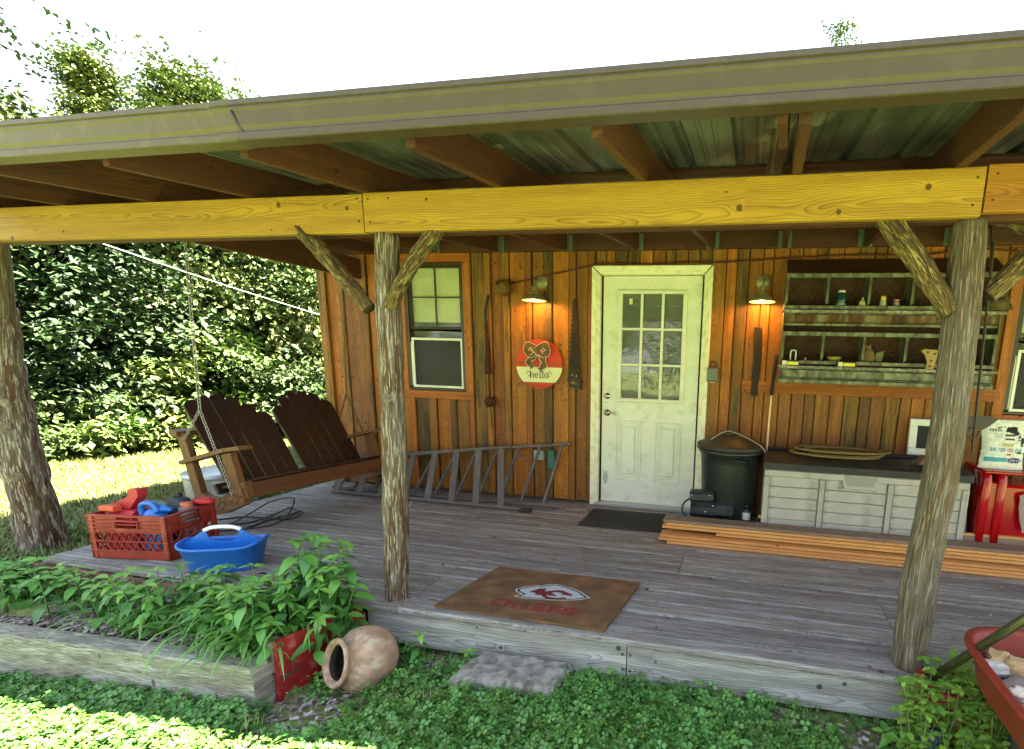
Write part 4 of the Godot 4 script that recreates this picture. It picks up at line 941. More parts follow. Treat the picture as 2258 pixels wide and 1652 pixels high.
	var hum = thing("hanging_bead", "small white knob on a thread in upper nest row", "knob", Vector3(2.50, 1.93, 0.255))
	part(hum, "knob", lathe([[0.0, 0.01], [0.006, 0.008], [0.008, 0.0], [0.005, -0.008], [0.0, -0.009]], 10), M.plastic_white)
	part(hum, "thread", tube([Vector3(0, 0.008, 0), Vector3(0, 0.085, -0.012)], 0.001, 4), M.black)
	# bird nest on the perch end
	var ne = thing("bird_nest", "twiggy brown bird nest on the end of the upper perch", "nest", Vector3(2.995, 1.765, 0.29))
	rng.seed = 77
	var nst = newst()
	for i in 320:
		var a = rf(0, TAU); var h = rf(0.0, 0.085); var rr = 0.085 - 0.03 * h / 0.085 + rf(-0.012, 0.012)
		var p = Vector3(cos(a) * rr * 1.15, h, sin(a) * rr * 0.75); var tn = Vector3(-sin(a), rf(-0.25, 0.25), cos(a)).normalized()
		var tone = rf(0.5, 1.6); nst.set_color(Color(tone, tone, tone))
		tube_into(nst, [p - tn * rf(0.02, 0.05), p, p + tn * rf(0.02, 0.05) + Vector3(cos(a), 0, sin(a)) * -0.01], 0.0022, 3, 1.0, false)
	tag(part(ne, "twigs", fin(nst), M.nest), "", "", "", "stuff")
	part(ne, "cup", lathe([[0.0, 0.0], [0.07, 0.0], [0.078, 0.03], [0.06, 0.075], [0.045, 0.06], [0.0, 0.03]], 16), M.nest)

# ---------- things on the deck ----------
func make_deck_things():
	rng.seed = 51
	# deck storage box
	var s = thing("storage_box", "grey panelled plastic deck storage box with dark lid", "storage box")
	var x0 = 1.475; var x1 = 2.865; var zf = 0.64; var zb = 0.1
	part(s, "body", box_mesh(Vector3(x1 - x0 - 0.03, 0.56, zf - zb - 0.03), 0.008), M.box_grey, at(Vector3((x0 + x1) / 2, 0.285, (zf + zb) / 2 - 0.015)))
	for px0 in [[x0 + 0.035, x0 + 0.395], [x0 + 0.435, x0 + 0.865], [x0 + 0.905, x1 - 0.035]]:
		for k in 6:
			if k == 5 and px0[0] > x0 + 0.4 and px0[0] < x0 + 0.5: 
				part(s, "front_slat", box_mesh(Vector3(0.085, 0.080, 0.014), 0.004), M.box_grey, at(Vector3(px0[0] + 0.05, 0.06 + 0.084 * k, zf - 0.018)))
				part(s, "front_slat", box_mesh(Vector3(0.085, 0.080, 0.014), 0.004), M.box_grey, at(Vector3(px0[1] - 0.05, 0.06 + 0.084 * k, zf - 0.018)))
				part(s, "front_slat", box_mesh(Vector3(0.25, 0.02, 0.014), 0.004), M.box_grey, at(Vector3((px0[0] + px0[1]) / 2, 0.03 + 0.084 * k, zf - 0.018)))
				continue
			part(s, "front_slat", box_mesh(Vector3(px0[1] - px0[0] - 0.01, 0.080, 0.014), 0.004), M.box_grey, at(Vector3((px0[0] + px0[1]) / 2, 0.06 + 0.084 * k, zf - 0.018)))
	for x in [x0 + 0.017, x0 + 0.415, x0 + 0.885, x1 - 0.017]:
		part(s, "stile", box_mesh(Vector3(0.04 if x < x0 + 0.1 or x > x1 - 0.1 else 0.034, 0.50, 0.03), 0.006), M.box_grey, at(Vector3(x, 0.265, zf - 0.012)))
		part(s, "stile_groove", box_mesh(Vector3(0.004, 0.55, 0.004), 0.001), M.box_grey, at(Vector3(x + 0.008, 0.285, zf + 0.0035)))
	part(s, "top_rail", box_mesh(Vector3(x1 - x0, 0.05, 0.03), 0.006), M.box_grey, at(Vector3((x0 + x1) / 2, 0.541, zf - 0.0115)))
	part(s, "side_panel", box_mesh(Vector3(0.02, 0.55, zf - zb), 0.006), M.box_grey, at(Vector3(x0 + 0.008, 0.285, (zf + zb) / 2 - 0.004)))
	part(s, "side_panel", box_mesh(Vector3(0.02, 0.55, zf - zb), 0.006), M.box_grey, at(Vector3(x1 - 0.008, 0.285, (zf + zb) / 2 - 0.004)))
	var grip = PackedVector2Array([Vector2(-0.115, 0.03), Vector2(0.115, 0.03), Vector2(0.09, -0.045), Vector2(-0.09, -0.045)])
	var gi = Geometry2D.offset_polygon(grip, 0.022)[0]
	part(s, "grip_rim", slab(gi, 0.026), M.box_grey, at(Vector3((x0 + x1) / 2 - 0.02, 0.53, zf - 0.008)))
	part(s, "grip_recess", slab(grip, 0.004), mat(lin(0.26, 0.26, 0.21), 0.6), at(Vector3((x0 + x1) / 2 - 0.02, 0.53, zf + 0.005)))
	part(s, "grip_lip", box_mesh(Vector3(0.22, 0.012, 0.02), 0.004), M.box_grey, at(Vector3((x0 + x1) / 2 - 0.02, 0.561, zf + 0.006)))
	var lst = newst()   # lid, its top slightly domed
	bar(lst, PackedVector2Array([Vector2(0.045, -0.25), Vector2(0.065, -0.12), Vector2(0.065, 0.12), Vector2(0.048, 0.265), Vector2(0.036, 0.285), Vector2(-0.012, 0.288), Vector2(-0.012, -0.275), Vector2(0.035, -0.275)]), x1 - x0 + 0.03, Transform3D(), 0, 1, 0, 0.5)
	part(s, "lid", fin(lst), M.lid, at(Vector3((x0 + x1) / 2, 0.582, (zf + zb) / 2)))
	part(s, "back_lip", box_mesh(Vector3(x1 - x0, 0.03, 0.03), 0.006), M.lid, at(Vector3((x0 + x1) / 2, 0.645, zb + 0.005)))
	# coiled hose on the lid
	var hp = []
	for i in 120:
		var a = i * 0.21; var r = 0.2 + 0.055 * sin(i * 0.093) + rf(-0.004, 0.004)
		hp.append(Vector3(2.03 + cos(a) * r * 1.45, 0.661 + 0.006 + (i / 30) * 0.015 + 0.008 * sin(a * 0.5), 0.37 + sin(a) * r * 0.72))
	solo("coiled_hose", tube(hp, 0.010, 7), M.hose, "coil of yellow brown air hose lying on the storage box lid", "hose")
	var cap = thing("brown_wedge", "small brown folded thing on the storage box lid by the post", "wedge", Vector3(2.60, 0.65, 0.46))
	part(cap, "wedge", slab(PackedVector2Array([Vector2(-0.05, 0.0), Vector2(0.06, 0.0), Vector2(0.035, 0.06), Vector2(0.0, 0.065)]), 0.07), paint(0.14, 0.075, 0.035, 0.8), at(Vector3.ZERO, 0.25))
	# white framed pane against the wall
	var wf = thing("screen_panel", "white framed dark screen panel leaning behind the log post", "frame", Vector3(2.80, 0.80, 0.075))
	frame_into(wf, "frame", -0.2, 0.2, -0.14, 0.15, 0.055, 0.03, 0.0, M.screen_white)
	part(wf, "panel", box_mesh(Vector3(0.3, 0.2, 0.006), 0.001), M.black_rough, at(Vector3(0, 0, -0.006)))
	wf.rotation.x = -0.08
	# rubbish bin
	var tc = thing("rubbish_bin", "black plastic rubbish bin with domed brown lid next to the door", "bin", Vector3(1.205, 0.0, 0.33))
	part(tc, "body", lathe([[0.0, 0.0], [0.20, 0.0], [0.205, 0.02], [0.238, 0.55], [0.245, 0.62], [0.262, 0.635], [0.262, 0.66], [0.25, 0.665]], 40), M.can)
	part(tc, "lid", lathe([[0.262, 0.655], [0.278, 0.66], [0.278, 0.70], [0.268, 0.705], [0.23, 0.712], [0.20, 0.735], [0.12, 0.765], [0.0, 0.775]], 40), M.can_lid)
	part(tc, "lid_handle", box_mesh(Vector3(0.05, 0.03, 0.14), 0.01), M.can_lid, at(Vector3(-0.05, 0.782, 0.0), 0.4))
	part(tc, "side_grip", box_mesh(Vector3(0.1, 0.02, 0.035), 0.006), M.black, Transform3D(Basis(Vector3.UP, -0.5), Vector3(0.09, 0.60, 0.245)))
	part(tc, "bungee", tube(curve([Vector3(-0.16, 0.74, 0.12), Vector3(-0.04, 0.805, 0.06), Vector3(0.1, 0.775, 0.11), Vector3(0.23, 0.715, 0.16), Vector3(0.268, 0.66, 0.14)], 20), 0.006, 6), M.rope)
	# motor on blue case
	var bc = thing("blue_case", "flat blue plastic tool case lying in front of the bin", "case", Vector3(1.12, 0.05, 0.50))
	part(bc, "case", box_mesh(Vector3(0.64, 0.1, 0.28), 0.012), M.blue_dark)
	part(bc, "label_sheet", box_mesh(Vector3(0.10, 0.045, 0.002), 0.0005), paint(0.6, 0.62, 0.66), Transform3D(Basis(Vector3.RIGHT, -0.2), Vector3(-0.24, 0.03, 0.1415)))
	part(bc, "label_sheet", box_mesh(Vector3(0.075, 0.05, 0.002), 0.0005), paint(0.55, 0.60, 0.7), at(Vector3(0.22, 0.01, 0.141)))
	part(bc, "latch", box_mesh(Vector3(0.05, 0.02, 0.01), 0.003), M.blue, at(Vector3(-0.08, 0.02, 0.143)))
	part(bc, "latch", box_mesh(Vector3(0.05, 0.02, 0.01), 0.003), M.blue, at(Vector3(0.1, 0.02, 0.143)))
	var mt = thing("electric_motor", "black ribbed electric motor standing on the blue case", "motor", Vector3(1.07, 0.1, 0.5))
	var mk = mat(lin(0.02, 0.024, 0.028), 0.45)
	part(mt, "housing", box_mesh(Vector3(0.32, 0.125, 0.15), 0.035), mk, at(Vector3(0.01, 0.085, 0)))
	part(mt, "capacitor_cover", box_mesh(Vector3(0.19, 0.085, 0.13), 0.02), mk, Transform3D(Basis(Vector3(0, 0, 1), 0.05), Vector3(-0.065, 0.19, 0)))
	part(mt, "end_bell", box_mesh(Vector3(0.13, 0.14, 0.155), 0.03), mk, at(Vector3(0.12, 0.1, 0)))
	for i in 6:
		part(mt, "fin", box_mesh(Vector3(0.05, 0.006, 0.16), 0.002), M.black, at(Vector3(-0.125, 0.05 + i * 0.016, 0.0)))
		part(mt, "fin", box_mesh(Vector3(0.05, 0.006, 0.16), 0.002), M.black, at(Vector3(0.16, 0.05 + i * 0.018, 0.0)))
	for q in [Vector3(-0.145, 0.2, 0.066), Vector3(-0.005, 0.21, 0.066), Vector3(0.03, 0.13, 0.08), Vector3(-0.03, 0.08, 0.077)]:
		part(mt, "screw", lathe([[0.0, 0.003], [0.006, 0.002], [0.007, 0.0]], 8), M.steel, Transform3D(Basis(Vector3.RIGHT, PI / 2), q))
	part(mt, "foot", box_mesh(Vector3(0.28, 0.024, 0.13), 0.004), M.black, at(Vector3(0.01, 0.012, 0)))
	part(mt, "power_lead", tube(curve([Vector3(-0.16, 0.17, 0.05), Vector3(-0.205, 0.13, 0.06), Vector3(-0.21, 0.06, 0.08), Vector3(-0.12, 0.012, 0.11), Vector3(0.02, 0.008, 0.12), Vector3(0.22, 0.012, 0.11)], 26), 0.008, 7), M.black)
	var ob = thing("small_bottle", "small dark bottle with white label beside the motor", "bottle", Vector3(1.36, 0.1, 0.5))
	part(ob, "body", lathe([[0.0, 0.0], [0.03, 0.0], [0.032, 0.006], [0.032, 0.095], [0.02, 0.115], [0.014, 0.12], [0.0, 0.12]], 16), M.black)
	part(ob, "label_band", lathe([[0.0325, 0.025], [0.0326, 0.085]], 16), paint(0.6, 0.56, 0.5))
	part(ob, "cap", lathe([[0.014, 0.118], [0.018, 0.12], [0.018, 0.142], [0.0, 0.144]], 12), M.black)
	# lumber
	rng.seed = 61
	var ly = 0.0
	var lay = [[0.90, 0.14, 0.70, 4.6, 1], [0.885, 0.12, 0.80, 4.5, 0], [0.875, 0.12, 0.735, 4.4, 0], [0.86, 0.12, 0.74, 4.55, 0],
		[0.80, 0.13, 1.15, 4.6, 0], [0.785, 0.13, 0.745, 4.4, 1], [0.77, 0.12, 0.77, 4.5, 0], [0.75, 0.14, 0.745, 4.6, 1]]
	var words = ["lowest and widest plank of the stacked lumber", "second plank up of the stacked lumber", "third plank up of the stacked lumber", "fourth plank up of the stacked lumber", "shorter pale plank tucked mid way up the stacked lumber", "sixth plank up of the stacked lumber", "seventh plank up of the stacked lumber", "broad greyish plank topping the stacked lumber"]
	for i in lay.size():
		var q = lay[i]; var t = 0.0185
		if i == 4: ly += 0.008
		var m = M.greylumber if (i == 7 or i == 0) else M.lumber[q[4]]
		var tone = rf(0.9, 1.08)
		var o = board(self, "lumber_plank", Vector3(q[2], ly + t / 2, q[0]), Vector3(q[3], ly + t / 2, q[0] - 0.005), q[1], t, Vector3.UP, m, Color(tone * 1.05, tone, tone * 0.95), 0.002)
		tag(o, words[i], "plank", "planks stacked on the deck")
		ly += t + 0.0008
	# hidden carriers behind so that the stack stands level
	for q in [[0.66, 0.75, 4.5, 0.0], [0.64, 0.80, 4.5, 0.02], [0.63, 0.8, 4.4, 0.04], [0.62, 0.78, 4.5, 0.06]]:
		var o = board(self, "lumber_plank", Vector3(q[1], q[3] + 0.0095, q[0]), Vector3(q[2], q[3] + 0.0095, q[0] - 0.01), 0.12, 0.0185, Vector3.UP, M.lumber[0], Color(0.9, 0.85, 0.8), 0.002)
		tag(o, "plank in the rear pile of the stacked lumber", "plank", "planks stacked on the deck")
	for q in [[0.60, 1.95, 4.3, 0.128, "grey knotty offcut on the back of the stacked lumber", 2], [0.56, 1.62, 4.0, 0.132, "reddish offcut on the back of the stacked lumber", 0], [0.585, 1.45, 4.2, 0.176, "long thin pale strip on top of the stacked lumber", 1]]:
		var m = M.greylumber if q[5] == 2 else M.lumber[q[5]]
		var o = board(self, "lumber_plank", Vector3(q[1], q[3] + (0.02 if q[5] != 1 else 0.012), q[0] + 0.02), Vector3(q[2], q[3] + 0.0 + (0.02 if q[5] != 1 else 0.012), q[0]), 0.075 if q[5] != 1 else 0.03, 0.018, Vector3(0, 0.35, 1).normalized() if q[5] != 1 else Vector3.UP, m, Color(1, 0.98, 0.9), 0.002)
		tag(o, q[4], "plank", "planks stacked on the deck")
	# red cabinet, rag and bag
	var rc = thing("red_tool_cabinet", "glossy red metal tool cabinet with rounded edge standing by the storage box", "cabinet", Vector3(3.28, 0.0, 0.42))
	part(rc, "body", box_mesh(Vector3(0.52, 0.52, 0.36), 0.02), M.red, at(Vector3(0.08, 0.30, -0.02)))
	var pf = newst(true)
	bar(pf, PackedVector2Array([Vector2(-0.30, 0.16), Vector2(-0.30, 0.185), Vector2(0.26, 0.185), Vector2(0.30, 0.175), Vector2(0.318, 0.15), Vector2(0.32, -0.19), Vector2(-0.30, -0.19)]), 0.045, Transform3D(), 0, 1, 0, 1)
	part(rc, "side_panel", fin(pf), M.red, at(Vector3(-0.30, 0.32, 0.02)))
	part(rc, "side_panel", fin(pf), M.red, at(Vector3(-0.205, 0.32, 0.02)))
	part(rc, "channel", box_mesh(Vector3(0.06, 0.54, 0.05), 0.012), M.red, at(Vector3(-0.252, 0.31, 0.16)))
	part(rc, "top", box_mesh(Vector3(0.66, 0.02, 0.36), 0.008), M.red, at(Vector3(0.02, 0.645, 0.0)))
	part(rc, "white_foot", box_mesh(Vector3(0.28, 0.03, 0.05), 0.008), M.plastic_white, at(Vector3(0.06, 0.10, 0.185)))
	for q in [Vector3(-0.255, 0.54, 0.188), Vector3(-0.25, 0.16, 0.188)]:
		part(rc, "screw", lathe([[0.0, 0.003], [0.006, 0.002], [0.007, 0.0]], 8), M.steel, Transform3D(Basis(Vector3.RIGHT, PI / 2), q))
	var leg = thing("leaning_bar", "flat grey metal bar leaning between storage box and red cabinet", "bar")
	part(leg, "bar", box_mesh(Vector3(0.035, 0.5, 0.01), 0.002), M.galv_clean, Transform3D(Basis(Vector3(0, 0, 1), 0.10), Vector3(2.915, 0.26, 0.50)))
	var rg = thing("rag", "dirty pinkish rag hanging over the red cabinet", "rag", Vector3(3.29, 0.40, 0.595))
	var rst = newst(true); var gw = 14; var gh = 12; var gp = []
	for j in gh + 1:
		var row = []
		for i in gw + 1:
			var u = float(i) / gw; var v = float(j) / gh
			row.append(Vector3(lerp(-0.10, 0.14, u) + 0.02 * v, 0.10 - v * (0.17 + 0.10 * sin(u * 9.0) * v + 0.1 * u) + 0.02 * sin(u * 5.0), 0.02 + 0.012 * sin(u * 22.0) * (0.3 + v) + 0.006 * sin(v * 9.0)))
		gp.append(row)
	for j in gh:
		for i in gw: quad(rst, gp[j][i], gp[j][i + 1], gp[j + 1][i + 1], gp[j + 1][i])
	part(rg, "cloth", fin(rst), M.cloth)
	var bag = thing("paper_bag", "crumpled white paper bag with dark stain and blue print on the red cabinet", "bag", Vector3(3.105, 0.657, 0.47))
	var bn := FastNoiseLite.new(); bn.seed = 9; bn.frequency = 6.0
	var bst = newst(true); var bw = 16; var bh = 18
	for f in [1, -1]:
		var g2 = []
		for j in bh + 1:
			var row = []
			for i in bw + 1:
				var u = float(i) / bw * 2 - 1; var v = float(j) / bh
				var th = 0.055 * pow(max(0.0, 1 - pow(abs(u), 4.0)), 0.5) * (0.65 + 0.5 * sin(PI * clamp(v * 0.9 + 0.08, 0, 1)))
				var p = Vector3(u * (0.145 - 0.012 * sin(v * 5.0)) + 0.01 * bn.get_noise_2d(v * 3.0, 5.0 + f), v * 0.345, f * th)
				p += Vector3(0, 0, 1) * 0.02 * bn.get_noise_3d(u, v * 2.0, f * 3.0) * (1 - pow(abs(u), 6.0))
				row.append(p)
			g2.append(row)
		for j in bh:
			for i in bw:
				var uv = func(ii, jj): return Vector2(0.5 + 0.5 * f * (float(ii) / bw * 2 - 1) * 0.98, 1.0 - float(jj) / bh) if f > 0 else Vector2(0.02, 0.02)
				if f > 0: quad(bst, g2[j][i], g2[j + 1][i], g2[j + 1][i + 1], g2[j][i + 1], uv.call(i, j), uv.call(i, j + 1), uv.call(i + 1, j + 1), uv.call(i + 1, j))
				else: quad(bst, g2[j][i], g2[j][i + 1], g2[j + 1][i + 1], g2[j + 1][i], uv.call(i, j), uv.call(i, j + 1), uv.call(i + 1, j + 1), uv.call(i + 1, j))
	part(bag, "bag", fin(bst), mat(Color(1, 1, 1), 0.8, 0, bag_print()))
	# iron hanger with scroll
	var ih = thing("iron_hanger", "tall dark iron bar with scrolled foot hanging behind the log post", "hanger", Vector3.ZERO)
	var z = 1.55
	part(ih, "bar", box_mesh(Vector3(0.022, 1.03, 0.006), 0.001), M.iron, board_xf(pz(2185, 600, z), pz(2150, 935, z), Vector3(0, 0, 1)) * Transform3D(Basis(Vector3(0, 0, 1), PI / 2), Vector3.ZERO))
	var c0 = pz(2142, 955, z); var sp = []
	for i in 24:
		var a = -0.2 + i * 0.22; var r = 0.034 - 0.0006 * i
		sp.append(c0 + Vector3(cos(-a) * r + 0.004, sin(-a) * r + 0.005, 0))
	var ss = newst(true); tube_into(ss, sp, 0.008, 6); part(ih, "scroll", fin(ss), M.iron)
	part(ih, "leaf_plate", slab(PackedVector2Array([Vector2(-0.07, -0.01), Vector2(-0.06, 0.03), Vector2(-0.02, 0.045), Vector2(0.05, 0.04), Vector2(0.09, 0.03), Vector2(0.05, -0.01), Vector2(0.02, -0.03)]), 0.005), M.iron, at(pz(2158, 935, z)))
	part(ih, "top_hook", tube([pz(2185, 603, z), pz(2186, 560, z - 0.02) , pz(2187, 470, z - 0.05)], 0.006, 6), M.iron)
	# black mat at the door, coir mat at the edge
	var bm = thing("black_mat", "black ribbed rubber mat on the deck at the door", "mat", Vector3(0.40, 0.0, 0.43))
	part(bm, "base", box_mesh(Vector3(0.78, 0.008, 0.5), 0.003), M.black_rough, at(Vector3(0, 0.005, 0), 0.02))
	for i in 30:
		part(bm, "rib", box_mesh(Vector3(0.006, 0.006, 0.5), 0.002), M.black_rough, Transform3D(Basis(Vector3.UP, 0.5), Vector3(-0.34 + 0.68 * i / 29.0, 0.010, 0.0)).scaled_local(Vector3(1, 1, 0.9)))
	coir_mat()
	# cable
	rng.seed = 71
	var cb = []
	var base = [py(443, 1165, 0.008), py(560, 1150, 0.008), py(640, 1120, 0.02), py(655, 1128, 0.008), py(590, 1160, 0.008), py(470, 1172, 0.01), py(445, 1178, 0.008), py(520, 1150, 0.012), py(600, 1105, 0.10), py(645, 1098, 0.14), py(635, 1135, 0.06), py(600, 1140, 0.01), py(555, 1163, 0.008), py(540, 1165, 0.01), py(620, 1140, 0.01), py(665, 1128, 0.01), py(640, 1145, 0.008), py(545, 1140, 0.008), py(450, 1150, 0.008)]
	solo("black_cable", tube(curve(base, 150), 0.0055, 6), M.black, "loose tangle of thin black cable on the deck under the swing", "cable")
	var dx = []; var dc = []
	for i in 90:
		var p = Vector3(rf(-2.6, 3.0), 0.003, rf(0.35, 2.2)); var sz = rf(0.3, 1.0)
		dx.append(Transform3D(Basis(Vector3.UP, rf(0, TAU)).scaled(Vector3(sz, 1, sz * 0.6)), p)); var tt = rf(0.3, 1.2); dc.append(Color(0.35 * tt, 0.28 * tt, 0.2 * tt))
	tag(many(self, "deck_litter", blob(Vector3(0.012, 0.003, 0.012), 5, 0.4), M.chip, dx, dc), "specks of dry leaf litter scattered on the deck boards", "litter", "", "stuff")
	solo("broken_stick", tube([py(872, 1160, 0.006), py(893, 1140, 0.06), py(907, 1105, 0.13)], [0.004, 0.004, 0.003], 6), M.cream, "thin pale broken stick leaning at the foot of the log post", "stick")

func coir_mat():
	var w = 768; var h = 480
	var n := FastNoiseLite.new(); n.seed = 8; n.frequency = 1.0; n.fractal_octaves = 2
	var out := PackedByteArray(); out.resize(w * h * 3); var hh := PackedByteArray(); hh.resize(w * h)
	# arrowhead outline in mat units (0..1, 0..1), drawn from the photo
	var arrow = PackedVector2Array([Vector2(0.300, 0.47), Vector2(0.345, 0.40), Vector2(0.40, 0.335), Vector2(0.425, 0.34), Vector2(0.455, 0.285), Vector2(0.51, 0.265), Vector2(0.60, 0.30), Vector2(0.70, 0.37), Vector2(0.785, 0.475), Vector2(0.72, 0.545), Vector2(0.62, 0.60), Vector2(0.52, 0.625), Vector2(0.42, 0.645), Vector2(0.345, 0.63), Vector2(0.372, 0.565), Vector2(0.318, 0.52)])
	var inner = Geometry2D.offset_polygon(arrow, -0.012)[0]; var core = Geometry2D.offset_polygon(arrow, -0.026)[0]
	var K = [PackedVector2Array([Vector2(0.435, 0.40), Vector2(0.475, 0.385), Vector2(0.500, 0.53), Vector2(0.455, 0.545), Vector2(0.44, 0.50), Vector2(0.40, 0.51)]), PackedVector2Array([Vector2(0.475, 0.46), Vector2(0.555, 0.39), Vector2(0.61, 0.40), Vector2(0.53, 0.455), Vector2(0.585, 0.52), Vector2(0.535, 0.525)])]
	for j in h:
		for i in w:
			var u = float(i) / w; var v = float(j) / h; var p = Vector2(u, v)
			var f = n.get_noise_2d(u * 200.0 + 20.0 * v, v * 90.0); var f2 = n.get_noise_2d(u * 90.0, v * 160.0 + 60.0 * u); var big = n.get_noise_2d(u * 5.0, v * 4.0)
			var c = Color(0.42, 0.30, 0.19) * (1.0 + 0.55 * f + 0.35 * f2 + 0.25 * big)
			if u > 0.29 and u < 0.8 and v > 0.25 and v < 0.66:
				var q = p + Vector2(f, f2) * 0.004
				if Geometry2D.is_point_in_polygon(q, arrow):
					c = Color(0.80, 0.80, 0.80) * (0.95 + 0.2 * f)
					if Geometry2D.is_point_in_polygon(q, inner): c = Color(0.13, 0.14, 0.14) * (1.0 + 0.5 * f)
					if Geometry2D.is_point_in_polygon(q, core):
						c = Color(0.76, 0.78, 0.81) * (0.96 + 0.22 * f + (-0.15 if f2 > 0.25 else 0.0))
						var ring = Vector2((q.x - 0.575) / 0.092, (q.y - 0.50) / 0.095)
						var rl = ring.length(); var an = atan2(ring.y, ring.x)
						if rl < 1.0 and rl > 0.62 and abs(an) > 0.45: c = Color(0.40, 0.07, 0.09) * (1.0 + 0.4 * f)
						if (q.x > 0.60 and q.x < 0.665 and q.y > 0.44 and q.y < 0.475): c = Color(0.40, 0.07, 0.09) * (1.0 + 0.4 * f)
						for k in K:
							if Geometry2D.is_point_in_polygon(q, k): c = Color(0.40, 0.07, 0.09) * (1.0 + 0.4 * f)
			# worn red lettering under it
			if v > 0.70 and v < 0.85 and u > 0.27 and u < 0.80:
				var s = (u - 0.27) / 0.53 * 6.0 + (0.85 - v) * 1.2; var a = s - floor(s); var b = (v - 0.70) / 0.15
				var glyph = int(clamp(floor(s), 0, 5)); var on = false
				if glyph == 0: on = (a < 0.3 or b < 0.3 or b > 0.72) and a < 0.85
				elif glyph == 1: on = a < 0.28 or (a > 0.58 and a < 0.85) or abs(b - 0.5) < 0.15 and a < 0.85
				elif glyph == 2: on = a > 0.3 and a < 0.62
				elif glyph == 3: on = a < 0.3 or ((b < 0.26 or b > 0.74 or abs(b - 0.5) < 0.13) and a < 0.82)
				elif glyph == 4: on = a < 0.3 or ((b < 0.26 or abs(b - 0.5) < 0.13) and a < 0.82)
				else: on = (b < 0.26 or b > 0.74 or abs(b - 0.5) < 0.13 or (a < 0.3 and b < 0.5) or (a > 0.55 and b > 0.5)) and a < 0.85
				if on or n.get_noise_2d(u * 40.0, v * 60.0) > 0.12:
					c = c.lerp(Color(0.52, 0.07, 0.12), clamp(0.5 + f * 1.3 + big * 0.7 + f2 * 0.8, 0.0, 0.85))
			var o = j * w + i
			out[o * 3] = int(clamp(c.r, 0, 1) * 255); out[o * 3 + 1] = int(clamp(c.g, 0, 1) * 255); out[o * 3 + 2] = int(clamp(c.b, 0, 1) * 255)
			hh[o] = int(clamp(0.5 + 0.5 * f + 0.4 * f2, 0, 1) * 255)
	var m = mat(Color(1, 1, 1), 0.95, 0, tex(out, w, h), bumps(hh, w, h, 6.0), 1.0)
	var t = thing("coir_doormat", "brown coir doormat with white arrowhead emblem and worn red lettering", "doormat", Vector3.ZERO)
	# corners measured on the deck: back-left, back-right, front-right, front-left
	var c = [Vector3(-0.163, 0.0, 1.655), Vector3(0.755, 0.0, 1.64), Vector3(0.697, 0.0, 2.228), Vector3(-0.242, 0.0, 2.212)]
	var st = newst(true); var nx = 46; var nz = 30; var g = []
	for j in nz + 1:
		var row = []
		for i in nx + 1:
			var u = float(i) / nx; var v = float(j) / nz
			var p = c[0].lerp(c[1], u).lerp(c[3].lerp(c[2], u), v)
			p.y = 0.015 + 0.0025 * n.get_noise_2d(u * 60.0, v * 40.0)
			row.append(p)
		g.append(row)
	for j in nz:
		for i in nx:
			quad(st, g[j][i], g[j][i + 1], g[j + 1][i + 1], g[j + 1][i], Vector2(float(i) / nx, float(j) / nz), Vector2(float(i + 1) / nx, float(j) / nz), Vector2(float(i + 1) / nx, float(j + 1) / nz), Vector2(float(i) / nx, float(j + 1) / nz))
	part(t, "pile", fin(st), m)
	var sd = newst()
	for e in 4:
		var a = c[e]; var b = c[(e + 1) % 4]
		quad(sd, b + Vector3(0, 0.0155, 0), b + Vector3(0, 0.001, 0), a + Vector3(0, 0.001, 0), a + Vector3(0, 0.0155, 0), Vector2(0.1, 0.1), Vector2(0.1, 0.12), Vector2(0.9, 0.12), Vector2(0.9, 0.1))
	part(t, "edge", fin(sd), m)
	# fibres standing out of the edge and the pile
	rng.seed = 19
	var fs = newst()
	for i in 1500:
		var p: Vector3
		if i < 900:
			var e = rng.randi() % 4; p = c[e].lerp(c[(e + 1) % 4], rng.randf()) + Vector3(0, rf(0.004, 0.015), 0)
		else:
			p = c[0].lerp(c[1], rng.randf()).lerp(c[3].lerp(c[2], rng.randf()), rng.randf()) + Vector3(0, 0.015, 0)
		var d = Vector3(rf(-1, 1), rf(-0.1, 0.6), rf(-1, 1)).normalized() * rf(0.006, 0.018)
		var s2 = d.cross(Vector3.UP).normalized() * 0.0008
		fs.set_uv(Vector2(0.1, rf(0.02, 0.2))); fs.add_vertex(p - s2); fs.set_uv(Vector2(0.1, 0.1)); fs.add_vertex(p + d); fs.set_uv(Vector2(0.1, 0.1)); fs.add_vertex(p + s2)
	tag(part(t, "fibres", fin(fs), m), "", "", "", "stuff")

